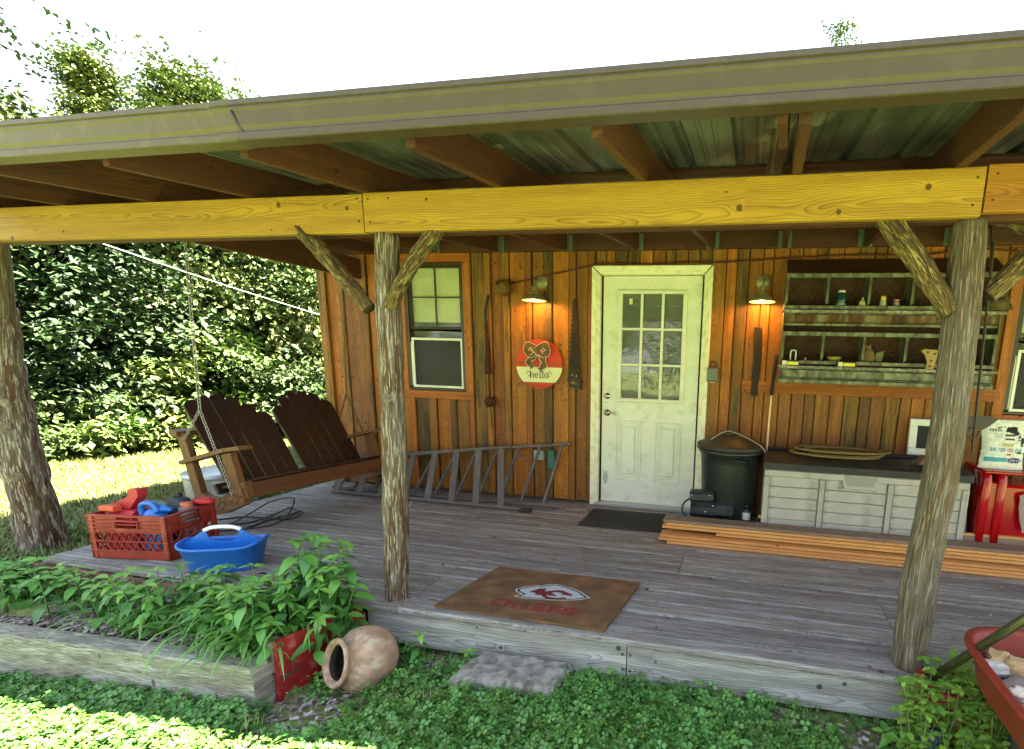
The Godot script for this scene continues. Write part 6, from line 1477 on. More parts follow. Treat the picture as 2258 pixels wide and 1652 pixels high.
func make_right_corner():
	rng.seed = 97
	var t = thing("red_tub", "rounded red tub on stub legs filled with soil and rocks", "tub", Vector3(2.57, 0.0, 2.72))
	var hx = 0.40; var hz = 0.40; var st = newst(true); var n = 64
	var sup = func(a, kx, kz): return Vector3(sign(cos(a)) * pow(abs(cos(a)), 0.45) * hx * kx, 0, sign(sin(a)) * pow(abs(sin(a)), 0.45) * hz * kz)
	var rq = [[0.80, 0.145], [0.86, 0.15], [0.89, 0.17], [0.96, 0.30], [0.97, 0.302], [1.0, 0.298], [1.015, 0.305], [1.01, 0.318], [0.97, 0.322], [0.945, 0.315], [0.925, 0.30], [0.88, 0.18]]
	for i in rq.size() - 1:
		for k in n:
			var q = []
			for e in [[i, k], [i + 1, k], [i + 1, k + 1], [i, k + 1]]:
				var a = TAU * (e[1] % n) / n; var v = sup.call(a, rq[e[0]][0], rq[e[0]][0]); v.y = rq[e[0]][1]; q.append(v)
			quad(st, q[0], q[3], q[2], q[1], Vector2(k * 0.1, i * 0.1), Vector2(k * 0.1 + 0.1, i * 0.1), Vector2(k * 0.1 + 0.1, i * 0.1 + 0.1), Vector2(k * 0.1, i * 0.1 + 0.1))
	part(t, "shell", fin(st), M.tub)
	part(t, "base", box_mesh(Vector3(0.54, 0.02, 0.54), 0.005), M.tub, at(Vector3(0, 0.147, 0)))
	for e in [Vector3(-0.2, -0.09, -0.2), Vector3(0.2, -0.09, -0.2), Vector3(-0.2, -0.09, 0.2), Vector3(0.2, -0.09, 0.2)]:
		part(t, "leg", tube([e + Vector3(0, -0.16, 0), e + Vector3(0, 0.23, 0)], 0.02, 8), M.iron)
	var so = newst(true); var fn := FastNoiseLite.new(); fn.seed = 12; fn.frequency = 6.0
	for k in n:
		for j in 8:
			var q = []
			for e in [[j, k], [j + 1, k], [j + 1, k + 1], [j, k + 1]]:
				var a = TAU * (e[1] % n) / n; var f = e[0] / 8.0 * 0.905; var v = sup.call(a, f, f); v.y = 0.225 + 0.02 * fn.get_noise_2d(v.x, v.z); q.append(v)
			quad(so, q[0], q[3], q[2], q[1], Vector2(q[0].x, q[0].z), Vector2(q[3].x, q[3].z), Vector2(q[2].x, q[2].z), Vector2(q[1].x, q[1].z))
	part(t, "soil", fin(so), M.soil)
	var rocks = [[2175, 1465, 0.055, 0.03, 0.032, 0, "pale chalky rock at the rim inside the red tub"], [2205, 1457, 0.065, 0.035, 0.05, 1, "large tan rock inside the red tub"], [2252, 1478, 0.06, 0.045, 0.045, 1, "orange tan upright rock inside the red tub"], [2185, 1500, 0.09, 0.022, 0.055, 2, "flat dark purple grey rock inside the red tub"], [2252, 1530, 0.035, 0.03, 0.04, 3, "small cream rock against the rim of the red tub"], [2222, 1470, 0.03, 0.02, 0.02, 2, "small dark pebble between rocks in the red tub"], [2190, 1525, 0.05, 0.02, 0.03, 2, "low grey rock by the front rim of the red tub"]]
	for i in rocks.size():
		var q = rocks[i]; var p = py(q[0], q[1], 0.25)
		p.y = 0.225 + q[3] * 0.55; p.x = max(p.x, 2.225 + q[2])
		solo("rock", blob(Vector3(q[2], q[3], q[4]) * 0.9, 30 + i, 0.3), M.rock[q[5]], q[6], "rock", at(p, i * 1.3), "rocks in the red tub")
	# dark pole leaning across
	var f = py(2042, 1503, 0.03); var e2 = pz(2300, 1340, 2.70)
	solo("leaning_metal_pole", tube([f, f.lerp(e2, 0.5), e2 + (e2 - f) * 0.4], 0.0165, 12), M.pole, "dark green metal pole slanting up across the red tub", "pole")
	# red wooden planter box beside the post
	var rb = thing("red_planter_box", "small red wooden planter box at the foot of the log post", "planter", Vector3(2.205, -0.245, 2.355))
	for s in [[Vector3(-0.10, 0.155, 0.0), Vector3(0.02, 0.31, 0.17)], [Vector3(0.11, 0.155, 0.0), Vector3(0.02, 0.31, 0.17)], [Vector3(0, 0.155, -0.08), Vector3(0.19, 0.31, 0.02)], [Vector3(0, 0.155, 0.08), Vector3(0.19, 0.31, 0.02)]]:
		part(rb, "side_board", box_mesh(s[1], 0.003), M.red_paint, at(s[0]))
	part(rb, "soil", box_mesh(Vector3(0.19, 0.02, 0.14), 0.003), M.soil, at(Vector3(0.005, 0.25, 0)))
	part(rb, "worn_lip", box_mesh(Vector3(0.05, 0.004, 0.13), 0.001), M.bedlog, Transform3D(Basis(Vector3(0, 0, 1), -0.5), Vector3(-0.065, 0.285, 0.0)))
	var bp = thing("blue_pot", "small dark blue glazed pot under the end of the pole", "pot", Vector3(2.10, -0.25, 2.47))
	part(bp, "body", lathe([[0.0, 0.0], [0.03, 0.0], [0.045, 0.12], [0.05, 0.2], [0.043, 0.2], [0.04, 0.12], [0.0, 0.08]], 20), mat(lin(0.03, 0.045, 0.08), 0.3))
	part(bp, "rim", lathe([[0.05, 0.195], [0.055, 0.2], [0.053, 0.21], [0.042, 0.208]], 20), mat(lin(0.04, 0.06, 0.10), 0.3))
	var tp = thing("terracotta_pot", "brown terracotta pot half hidden by bright mint", "pot", Vector3(2.24, -0.25, 2.86))
	part(tp, "body", lathe([[0.0, 0.0], [0.06, 0.0], [0.09, 0.15], [0.085, 0.15], [0.0, 0.12]], 22), M.rust)
	part(tp, "rim", lathe([[0.09, 0.14], [0.105, 0.145], [0.105, 0.185], [0.09, 0.185], [0.085, 0.15]], 22), M.rust)
	var kp = thing("dark_nursery_pot", "dark plastic nursery pot in front of the red tub", "pot", Vector3(2.48, -0.25, 3.10))
	part(kp, "body", lathe([[0.0, 0.0], [0.09, 0.0], [0.12, 0.2], [0.112, 0.2], [0.1, 0.14], [0.0, 0.13]], 24), mat(lin(0.012, 0.022, 0.028), 0.4))
	part(kp, "rim", lathe([[0.12, 0.19], [0.13, 0.195], [0.13, 0.21], [0.115, 0.21]], 24), M.black)

# ---------- plants ----------
func leaf_mesh(l: float, w: float, droop: float, col: Color, fold := 0.25, pointed := 1.3) -> ArrayMesh:   # lies along +z, base at origin
	var st = newst(true, col); var n = 4; var a = []; var m = []; var b = []
	for i in n + 1:
		var t = float(i) / n; var ww = w * 0.5 * pow(sin(PI * pow(t, 0.75) * 0.999), 0.9) if i < n else 0.0
		if i == 0: ww = w * 0.06
		var y = -droop * l * t * t; var z = l * t
		m.append(Vector3(0, y, z)); a.append(Vector3(-ww, y + ww * fold, z)); b.append(Vector3(ww, y + ww * fold, z))
	for i in n:
		quad(st, a[i], m[i], m[i + 1], a[i + 1]); quad(st, m[i], b[i], b[i + 1], m[i + 1])
	return fin(st)
func blade_mesh(l: float, w: float, bend: float, col: Color) -> ArrayMesh:   # grass blade rising from origin, arching over +z
	var st = newst(true, col); var n = 6; var pa = []; var pb = []; var p = Vector3.ZERO; var ang = 0.25
	for i in n + 1:
		var t = float(i) / n; var ww = w * 0.5 * (1.0 - pow(t, 2.5)) * (0.6 + 0.4 * min(1.0, t * 4.0))
		pa.append(p + Vector3(-ww, ww * 0.3, 0)); pb.append(p + Vector3(ww, ww * 0.3, 0))
		p += Vector3(0, cos(ang), sin(ang)) * l / n; ang += bend / n * (0.5 + t)
	for i in n: quad(st, pa[i], pb[i], pb[i + 1], pa[i + 1])
	return fin(st)
var leaf_set := []
var blade_set := []
func make_leaf_sets():
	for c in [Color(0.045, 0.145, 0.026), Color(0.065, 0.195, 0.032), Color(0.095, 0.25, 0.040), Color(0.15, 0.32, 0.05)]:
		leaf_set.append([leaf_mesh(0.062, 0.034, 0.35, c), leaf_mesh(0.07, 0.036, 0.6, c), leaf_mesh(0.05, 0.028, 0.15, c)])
	for c in [Color(0.07, 0.19, 0.03), Color(0.10, 0.24, 0.04), Color(0.14, 0.29, 0.05)]:
		blade_set.append([blade_mesh(0.24, 0.011, 1.7, c), blade_mesh(0.30, 0.013, 2.3, c), blade_mesh(0.18, 0.009, 1.1, c), blade_mesh(0.34, 0.014, 2.9, c)])
func weed(p: Vector3, h: float, label: String, group: String, lean := Vector3.ZERO, scale := 1.0):
	var o = thing("leafy_weed", label, "plant", p, group)
	var nodes = int(clamp(h / 0.045, 2, 7)); var top = Vector3(0, h, 0) + lean
	part(o, "stem", tube([Vector3(0, -0.03, 0), top * 0.5 + lean * -0.1, top], [0.004, 0.0035, 0.002], 5, true, Color(0.06, 0.15, 0.03)), M.leaf)
	var tw = rf(0, TAU)
	for i in nodes:
		var t = (i + 1.0) / nodes; var q = (top * 0.5 + lean * -0.1) * (2 * t) if t < 0.5 else (top * 0.5 + lean * -0.1).lerp(top, (t - 0.5) * 2)
		var k = 2 if i < nodes - 1 else 5
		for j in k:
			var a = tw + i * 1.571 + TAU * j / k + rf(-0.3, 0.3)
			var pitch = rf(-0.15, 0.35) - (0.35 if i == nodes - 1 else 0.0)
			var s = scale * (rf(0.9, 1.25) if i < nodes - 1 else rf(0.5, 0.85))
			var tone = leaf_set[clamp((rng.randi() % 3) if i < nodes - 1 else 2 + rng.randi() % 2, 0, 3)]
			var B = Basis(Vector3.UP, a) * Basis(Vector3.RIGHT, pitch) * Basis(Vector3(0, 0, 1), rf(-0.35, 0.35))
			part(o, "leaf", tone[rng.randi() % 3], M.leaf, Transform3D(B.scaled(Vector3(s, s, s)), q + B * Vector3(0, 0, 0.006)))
func grass_clump(p: Vector3, n: int, s: float, label: String, group: String, dirn := 99.0):
	var o = thing("grass_clump", label, "grass clump", p, group)
	for i in n:
		var a = rf(0, TAU) if dirn > 50 else dirn + rf(-0.9, 0.9)
		var B = Basis(Vector3.UP, a) * Basis(Vector3.RIGHT, rf(-0.1, 0.5))
		var k = s * rf(0.7, 1.2)
		part(o, "blade", blade_set[rng.randi() % 3][rng.randi() % 4], M.blade, Transform3D(B.scaled(Vector3(k, k, k)), Vector3(rf(-0.03, 0.03), 0, rf(-0.03, 0.03))))

func make_bed_plants():
	rng.seed = 101
	var sy = -0.14
	var grp = "leafy weeds growing in the garden bed"
	for i in 44:   # tall stand by the post
		var p = Vector3(rf(-1.2, -0.62), sy, rf(2.33, 2.66)); var h = rf(0.18, 0.36) + 0.16 * clamp((2.5 - p.z) / 0.2, 0, 1) * clamp((p.x + 1.0) / 0.3, 0, 1)
		weed(p, h, "bright green leafy weed in the dense stand by the log post", grp, Vector3(rf(-0.02, 0.10), 0, rf(-0.03, 0.08)), 1.3)
	for i in 9:
		weed(Vector3(rf(-0.86, -0.60), sy, rf(2.31, 2.42)), rf(0.42, 0.56), "tall leafy weed rising against the pale cedar log post", grp, Vector3(rf(-0.04, 0.06), 0, rf(-0.02, 0.05)), 1.4)
	for i in 26:
		var p = Vector3(rf(-1.85, -1.1), sy, rf(2.34, 2.62))
		weed(p, rf(0.16, 0.34), "leafy weed among the long grass in front of the blue caddy", grp, Vector3(rf(-0.03, 0.04), 0, rf(0, 0.05)), 1.25)
	for i in 30:
		var p = Vector3(rf(-2.85, -1.85), sy - 0.02, rf(2.36, 2.62))
		weed(p, rf(0.1, 0.24), "low leafy weed in the garden bed below the milk crate", grp, Vector3(rf(-0.03, 0.04), 0, rf(0, 0.04)), 1.2)
	var g2 = "grass clumps in the garden bed"
	for i in 40:
		var p = Vector3(rf(-1.75, -0.8), sy, rf(2.35, 2.66))
		grass_clump(p, 12, rf(0.9, 1.4), "long arching grass spilling over the bed timber by the red board", g2, 99.0 if rng.randf() < 0.5 else rf(-0.6, 0.8))
	for i in 14:
		var p = Vector3(rf(-3.0, -1.9), sy - 0.02, rf(2.34, 2.62))
		grass_clump(p, 11, rf(0.6, 1.0), "fresh grass tuft in the garden bed below the milk crate", g2)
	for i in 14:
		var a = i * 0.45
		grass_clump(Vector3(-3.42 + cos(a) * rf(0.18, 0.35), -0.12, 2.02 + sin(a) * rf(0.25, 0.4)), 12, rf(0.5, 0.8), "grass tuft round the flared foot of the thick log post", "grass at the post foot")
	for i in 5:
		weed(Vector3(rf(-3.4, -2.7), -0.11, rf(2.28, 2.5)), rf(0.1, 0.16), "broad leafed weed near the flared foot of the thick log post", grp, Vector3.ZERO, 1.7)
	weed(Vector3(-0.25, -0.25, 2.36), 0.2, "single leafy weed at the deck edge behind the terracotta pot", "weeds along the deck edge", Vector3(0.05, 0, 0.03))
	weed(Vector3(0.02, -0.25, 2.33), 0.1, "small weed between terracotta pot and step stone", "weeds along the deck edge")
	# mint and others at the right corner
	for i in 84:
		var q = [py(rf(2005, 2140), rf(1530, 1640), -0.08), py(rf(2090, 2215), rf(1540, 1645), -0.06)][i % 2]
		q.y = -0.25
		mint(q, rf(0.14, 0.26) + 0.12 * clamp((2.62 - q.z) / 0.15, 0.0, 1.0))
	weed(Vector3(2.18, 0.0, 2.36), 0.1, "seedling standing up out of the red planter box", "plants at the corner", Vector3.ZERO, 0.6)
	for i in 3:
		weed(py(1950 + i * 22, 1625 + i * 8, -0.2) * Vector3(1, 0, 1) + Vector3(0, -0.25, 0), 0.07, "dark round leafed seedling on bare soil by the deck", "seedlings by the deck", Vector3.ZERO, 1.3)
	for i in 3:
		weed(py(2245, 1590 + i * 15, -0.1) * Vector3(1, 0, 1) + Vector3(rf(0, 0.1), -0.2, 0), 0.13, "green weed beside the dark nursery pot", "plants at the corner")
var mint_leaf := []
func mint(p: Vector3, h: float):
	if mint_leaf.is_empty():
		for c in [Color(0.10, 0.23, 0.03), Color(0.15, 0.30, 0.04), Color(0.20, 0.34, 0.05)]: mint_leaf.append(leaf_mesh(0.028, 0.021, 0.2, c))
	var o = thing("mint_plant", "bright light green small leafed mint over the brown pot", "plant", p, "mint plants at the corner")
	for s in 2:
		var top = Vector3(rf(-0.07, 0.07), h, rf(-0.05, 0.07))
		part(o, "stem", tube([Vector3(0, -0.02, 0), top * 0.5 + Vector3(rf(-0.02, 0.02), 0, 0), top], 0.0016, 4, true, Color(0.16, 0.2, 0.06)), M.leaf)
		for i in 5:
			var q = top * (0.35 + 0.65 * i / 4.0)
			for k in 2 if i < 4 else 4:
				var B = Basis(Vector3.UP, i * 1.57 + k * PI / (1 if i < 4 else 2) + rf(-0.4, 0.4)) * Basis(Vector3.RIGHT, rf(-0.5, 0.3)); var sc = rf(0.8, 1.4)
				part(o, "leaf", mint_leaf[rng.randi() % 3], M.leaf, Transform3D(B.scaled(Vector3(sc, sc, sc)), q))

# ---------- ground and lawn ----------
func make_ground():
	var st = newst(true)
	var xs = [-150.0, -60.0, -30.0, -18.0]; var zs = [-150.0, -60.0, -30.0, -15.0]
	var x = -14.0
	while x < 8.0: xs.append(x); x += 0.16 if (x > -5 and x < 3.5) else 0.5
	for q in [9.0, 14.0, 25.0, 60.0, 150.0]: xs.append(q)
	var z = -10.0
	while z < 6.0: zs.append(z); z += 0.10 if (z > 2.0 and z < 3.6) else 0.5
	for q in [7.0, 10.0, 16.0, 30.0, 60.0, 150.0]: zs.append(q)
	var fn := FastNoiseLite.new(); fn.seed = 1; fn.frequency = 0.6
	var gy = func(a, b): return ground_y(a, b) + 0.012 * fn.get_noise_2d(a * 2.0, b * 2.0)
	for j in zs.size() - 1:
		for i in xs.size() - 1:
			var p = []
			for e in [[i, j], [i + 1, j], [i + 1, j + 1], [i, j + 1]]: p.append(Vector3(xs[e[0]], gy.call(xs[e[0]], zs[e[1]]), zs[e[1]]))
			quad(st, p[0], p[1], p[2], p[3], Vector2(p[0].x, p[0].z) * 0.8, Vector2(p[1].x, p[1].z) * 0.8, Vector2(p[2].x, p[2].z) * 0.8, Vector2(p[3].x, p[3].z) * 0.8)
	var m = mat(Color(1, 1, 1), 0.95, 0, cloudy(111, Color(0.33, 0.38, 0.19), Color(0.40, 0.46, 0.22), Color(0.28, 0.23, 0.17), 512, 512, 16.0, 16.0, 0.4))
	tag(part(self, "lawn_ground", fin(st), m), "", "", "", "structure")
func tuft_mesh(seedn: int, n: int, h: float, w: float, spread: float) -> ArrayMesh:
	var r := RandomNumberGenerator.new(); r.seed = seedn; var st = newst(true, Color(1, 1, 1))
	for i in n:
		var a = r.randf() * TAU; var b = Vector3(r.randf_range(-1, 1), 0, r.randf_range(-1, 1)) * spread; var d = Vector3(cos(a), 0, sin(a)); var s = Vector3(-sin(a), 0, cos(a)) * w * 0.5
		var hh = h * r.randf_range(0.55, 1.1); var lean = r.randf_range(0.15, 0.9)
		var p1 = b + Vector3(0, hh * 0.6, 0) + d * hh * lean * 0.35; var p2 = b + Vector3(0, hh * (1.0 - lean * 0.25), 0) + d * hh * lean
		quad(st, b - s, b + s, p1 + s * 0.8, p1 - s * 0.8)
		st.add_vertex(p1 - s * 0.8); st.add_vertex(p1 + s * 0.8); st.add_vertex(p2)
	return fin(st)
func clover_mesh(seedn: int, n: int) -> ArrayMesh:
	var r := RandomNumberGenerator.new(); r.seed = seedn; var st = newst(true, Color(1, 1, 1))
	for i in n:
		var b = Vector3(r.randf_range(-0.06, 0.06), 0, r.randf_range(-0.06, 0.06)); var h = r.randf_range(0.015, 0.06)
		var top = b + Vector3(r.randf_range(-0.012, 0.012), h, r.randf_range(-0.012, 0.012)); var tw = r.randf() * TAU; var s = r.randf_range(0.008, 0.0125)
		var tone = r.randf_range(0.65, 1.3); st.set_color(Color(tone, tone, tone))
		var N = Vector3(r.randf_range(-0.5, 0.5), 1, r.randf_range(-0.5, 0.5)).normalized(); var X = N.cross(Vector3(cos(tw), 0.1, sin(tw))).normalized(); var Y = N.cross(X)
		st.add_vertex(b); st.add_vertex(top + X * 0.0012); st.add_vertex(top - X * 0.0012)
		for k in 3:
			var a = TAU * k / 3; var d = X * cos(a) + Y * sin(a); var e = -X * sin(a) + Y * cos(a)
			var p0 = top + d * s * 0.1; var p1 = top + d * s * 0.9 + e * s * 0.75 + N * s * 0.15; var p2 = top + d * s * 1.6 + e * s * 0.45; var p3 = top + d * s * 1.6 - e * s * 0.45; var p4 = top + d * s * 0.9 - e * s * 0.75 + N * s * 0.15
			for tri in [[p0, p1, p2], [p0, p2, p3], [p0, p3, p4]]:
				for v in tri: st.add_vertex(v)
	return fin(st)
func bare(x: float, z: float) -> float:   # 1 where the photograph shows bare mulch
	var d1 = Vector2((x + 0.50) / 0.36, (z - 2.78) / 0.24).length()
	var d2 = Vector2((x + 0.12) / 0.28, (z - 2.36) / 0.12).length()
	var d3 = Vector2((x - 1.75) / 0.55, (z - 2.36) / 0.10).length()
	var d4 = Vector2((x - 1.9) / 0.22, (z - 2.52) / 0.25).length()
	return clamp(1.35 - min(min(d1, d2), min(d3, d4)), 0.0, 1.0)
func make_lawn():
	rng.seed = 121
	var fn := FastNoiseLite.new(); fn.seed = 7; fn.frequency = 1.6
	var under = func(x, z): return x > -0.62 and z < 2.27 or x <= -0.62 and x > -2.96 and z < 2.80 or (x > 0.03 and x < 0.56 and z < 2.51) or Vector2(x + 0.45, z - 2.5).length() < 0.16 or (x <= -2.96 and x > -4.4 and z > 2.66 and z < 2.82)
	var xf = [[], [], []]; var cl = [[], [], []]
	for i in 26000:   # clover in front of the deck
		var x = rf(-3.4, 3.2); var z = 2.27 + pow(rng.randf(), 0.9) * 1.5
		if under.call(x, z) or rng.randf() < bare(x, z) * 1.2: continue
		if fn.get_noise_2d(x * 1.5, z * 1.5) < -0.12 and rng.randf() < 0.6: continue
		var s = rf(0.75, 1.25); var k = i % 3
		xf[k].append(Transform3D(Basis(Vector3.UP, rf(0, TAU)).scaled(Vector3(s, s * rf(0.7, 1.4), s)), Vector3(x, ground_y(x, z) + 0.002, z)))
		var t = rf(0.75, 1.25) * (1.0 + 0.35 * fn.get_noise_2d(x * 2, z * 2)); cl[k].append(Color(0.078 * t * rf(0.8, 1.3), 0.205 * t, 0.036 * t))
	for k in 3: tag(many(self, "clover_carpet", clover_mesh(5 + k, 9), M.leaf, xf[k], cl[k]), "carpet of green clover leaves in front of the porch step", "clover", "", "stuff")
	var gx = []; var gc = []
	for i in 14000:   # grass among it
		var x = rf(-3.6, 3.2); var z = 2.27 + rng.randf() * 1.5
		if under.call(x, z) or rng.randf() < bare(x, z) * 1.1: continue
		if fn.get_noise_2d(x * 1.2 + 9.0, z * 1.2) < 0.0 and rng.randf() < 0.75: continue
		var s = rf(0.7, 1.3)
		gx.append(Transform3D(Basis(Vector3.UP, rf(0, TAU)).scaled(Vector3(s, s, s)), Vector3(x, ground_y(x, z), z))); var t = rf(0.8, 1.3)
		gc.append(Color(0.075 * t, 0.18 * t, 0.035 * t) if rng.randf() < 0.9 else Color(0.30, 0.25, 0.12))
	tag(many(self, "front_grass", tuft_mesh(3, 9, 0.085, 0.0045, 0.03), M.blade, gx, gc), "short grass growing through the clover near the porch", "grass", "", "stuff")
	var lx = []; var lc = []
	for i in 70000:   # lawn beyond the post
		var x = rf(-13.5, -2.9); var z = rf(-6.0, 4.2)
		if x > -3.1 and z > 0 and z < 2.7: continue
		if under.call(x, z): continue
		if Vector2(x + 3.42, z - 2.0).length() < 0.14: continue
		var dist = Vector2(x - EYE.x, z - EYE.z).length()
		if rng.randf() > clamp(7.0 / dist, 0.3, 1.0): continue
		var s = rf(0.7, 1.3) * (1.0 + 0.05 * max(0.0, dist - 5.0))
		lx.append(Transform3D(Basis(Vector3.UP, rf(0, TAU)).scaled(Vector3(s, s, s)), Vector3(x, ground_y(x, z) - 0.004, z)))
		var t = rf(0.75, 1.25); var dry = 0.5 + 0.5 * fn.get_noise_2d(x * 0.7, z * 0.7)
		lc.append(Color((0.135 + 0.05 * dry) * t, (0.175 + 0.02 * dry) * t, 0.048 * t))
	tag(many(self, "side_lawn", tuft_mesh(4, 11, 0.09, 0.006, 0.05), M.blade, lx, lc), "sunlit mown lawn beside the porch", "lawn", "", "stuff")
	# bark mulch and gravel
	var cx = []; var cc = []
	for i in 9000:
		var x: float; var z: float
		if i < 5200:
			x = rf(-1.0, 2.25); z = rf(2.26, 3.0)
			if rng.randf() > bare(x, z): continue
		else:
			x = rf(-3.2, -0.8); z = rf(2.3, 2.66)
		if x > 0.03 and x < 0.56 and z < 2.51: continue
		var y = ground_y(x, z) if i < 5200 else -0.13 - 0.05 * clamp((-1.6 - x) / 1.0, 0, 1) * clamp((z - 2.4) / 0.3, 0, 1)
		var s = rf(0.5, 1.3)
		cx.append(Transform3D((Basis(Vector3.UP, rf(0, TAU)) * Basis(Vector3(1, 0, 0.4).normalized(), rf(-0.5, 0.5))).scaled(Vector3(s, s, s)), Vector3(x, y + rf(0.0, 0.012), z)))
		var t = rf(0.4, 1.4); cc.append(Color(0.15 * t, 0.115 * t, 0.095 * t) if rng.randf() < 0.55 else Color(0.30 * t, 0.26 * t, 0.23 * t))
	tag(many(self, "bark_mulch", box_mesh(Vector3(0.032, 0.005, 0.013), 0.002), M.chip, cx, cc), "loose bark mulch on bare soil by the pot and bed", "mulch", "", "stuff")
	var fx = []; var fl = []
	for i in 60:
		var x = rf(-3.2, 2.2); var z = rf(2.9, 3.7)
		fx.append(at(Vector3(x, ground_y(x, z) + rf(0.05, 0.08), z)))
	tag(many(self, "clover_flowers", lathe([[0.0, -0.008], [0.008, -0.004], [0.010, 0.002], [0.006, 0.009], [0.0, 0.011]], 7), paint(0.72, 0.70, 0.62, 0.8), fx), "tiny white clover flower heads in the lawn", "flowers", "", "stuff")

# ---------- woodland ----------
func sprig_mesh(seedn: int, n: int, l: float, w: float, spread: float) -> ArrayMesh:
	var r := RandomNumberGenerator.new(); r.seed = seedn; var st = newst(false, Color(1, 1, 1))
	for i in n:
		var p = Vector3(r.randf_range(-1, 1), r.randf_range(-0.8, 0.8), r.randf_range(-1, 1)) * spread
		var d = Vector3(r.randf_range(-1, 1), r.randf_range(-0.9, 0.35), r.randf_range(-1, 1)).normalized(); var s = d.cross(Vector3(r.randf_range(-0.4, 0.4), 1, r.randf_range(-0.4, 0.4))).normalized()
		var up = s.cross(d) * l * 0.08; var k = r.randf_range(0.75, 1.2)
		var tone = r.randf_range(0.7, 1.3); st.set_color(Color(tone, tone, tone))
		var a = p; var b = p + d * l * k; var m = p + d * l * k * 0.45
		for tri in [[a, m + s * w * 0.5 * k + up, b], [a, b, m - s * w * 0.5 * k + up]]:
			for v in tri: st.add_vertex(v)
	return fin(st)
var sprigs := []
func foliage(parent, called, center: Vector3, rad: Vector3, clumps: int, per: int, col: Color, s0 := 1.0, shape := 0):
	var xfs = []; var cols = []
	for c in clumps:
		var v = Vector3.ZERO
		for t in 20:
			v = Vector3(rf(-1, 1), rf(-1, 1), rf(-1, 1)); var l = v.length()
			if l < 1.0 and l > 0.35: break
		if shape == 1:   # pointed crown
			v.y = pow(rng.randf(), 1.3) * 2 - 1; var rr = sqrt(rng.randf()) * (1.0 - 0.5 * (v.y + 1)) + 0.12; var a = rf(0, TAU); v.x = cos(a) * rr; v.z = sin(a) * rr
		var cc = center + v * rad; var cs = rf(0.35, 0.75) * min(rad.x, rad.y) * 0.42; var tone = rf(0.7, 1.25); var yel = rf(0.0, 1.0)
		for i in per:
			var g = Vector3(rng.randfn(), rng.randfn() * 0.65, rng.randfn()) * cs
			var s = s0 * rf(0.8, 1.25)
			xfs.append(Transform3D(Basis.from_euler(Vector3(rf(-0.5, 0.5), rf(0, TAU), rf(-0.5, 0.5))).scaled(Vector3(s, s, s)), cc + g))
			var t = tone * rf(0.85, 1.15); cols.append(Color(col.r * t * (0.9 + 0.5 * yel), col.g * t, col.b * t))
	return part(parent, called, merged(sprigs[rng.randi() % sprigs.size()], xfs, cols), M.leaf_far)
func merged(mesh: ArrayMesh, xfs: Array, cols: Array) -> ArrayMesh:   # every sprig a piece of one crown mesh
	var ar = mesh.surface_get_arrays(0); var v: PackedVector3Array = ar[Mesh.ARRAY_VERTEX]; var ix = ar[Mesh.ARRAY_INDEX]
	var src := PackedVector3Array(); var nrm := PackedVector3Array(); var n0: PackedVector3Array = ar[Mesh.ARRAY_NORMAL]
	if ix != null and ix.size() > 0:
		for i in ix:
			src.append(v[i]); nrm.append(n0[i])
	else:
		src = v; nrm = n0
	var V := PackedVector3Array(); var N := PackedVector3Array(); var C := PackedColorArray(); var one := PackedColorArray(); one.resize(src.size())
	for i in xfs.size():
		V.append_array(xfs[i] * src); N.append_array(Transform3D(xfs[i].basis.orthonormalized(), Vector3.ZERO) * nrm); one.fill(cols[i]); C.append_array(one)
	var out = []; out.resize(Mesh.ARRAY_MAX); out[Mesh.ARRAY_VERTEX] = V; out[Mesh.ARRAY_NORMAL] = N; out[Mesh.ARRAY_COLOR] = C
	var am := ArrayMesh.new(); am.add_surface_from_arrays(Mesh.PRIMITIVE_TRIANGLES, out); return am
func tree(p: Vector3, h: float, rad: Vector3, clumps: int, per: int, col: Color, label: String, group: String, s0 := 1.0, shape := 0, called := "tree"):
	var o = thing(called, label, "tree", p, group)
	var top = Vector3(rf(-0.3, 0.3), h * 0.93, rf(-0.3, 0.3)); var st = newst(true)
	var r0 = 0.02 * h + 0.02
	tube_into(st, curve([Vector3(0, -0.2, 0), Vector3(rf(-0.15, 0.15), h * 0.35, rf(-0.15, 0.15)), top], 8), [r0, r0 * 0.9, r0 * 0.8, r0 * 0.7, r0 * 0.6, r0 * 0.48, r0 * 0.35, r0 * 0.2, r0 * 0.08], 8)
	for i in 9:
		var t = rf(0.3, 0.85); var b = top * t; var a = rf(0, TAU)
		var e = b + Vector3(cos(a) * rad.x, rf(0.1, 0.5) * rad.y * 0.6, sin(a) * rad.z) * rf(0.5, 0.95)
		tube_into(st, curve([b, b.lerp(e, 0.5) + Vector3(0, 0.15, 0), e], 5), [r0 * 0.35, r0 * 0.28, r0 * 0.2, r0 * 0.13, r0 * 0.08, 0.006], 6)
	part(o, "trunk", fin(st), M.tree_bark)
	foliage(o, "crown", Vector3(0, h - rad.y, 0), rad, clumps, per, col, s0, shape)
	return o
func polar(az: float, d: float, y := -0.2) -> Vector3:   # degrees from straight in, distance from the camera
	return Vector3(EYE.x + sin(deg_to_rad(az)) * d, y, EYE.z - cos(deg_to_rad(az)) * d)
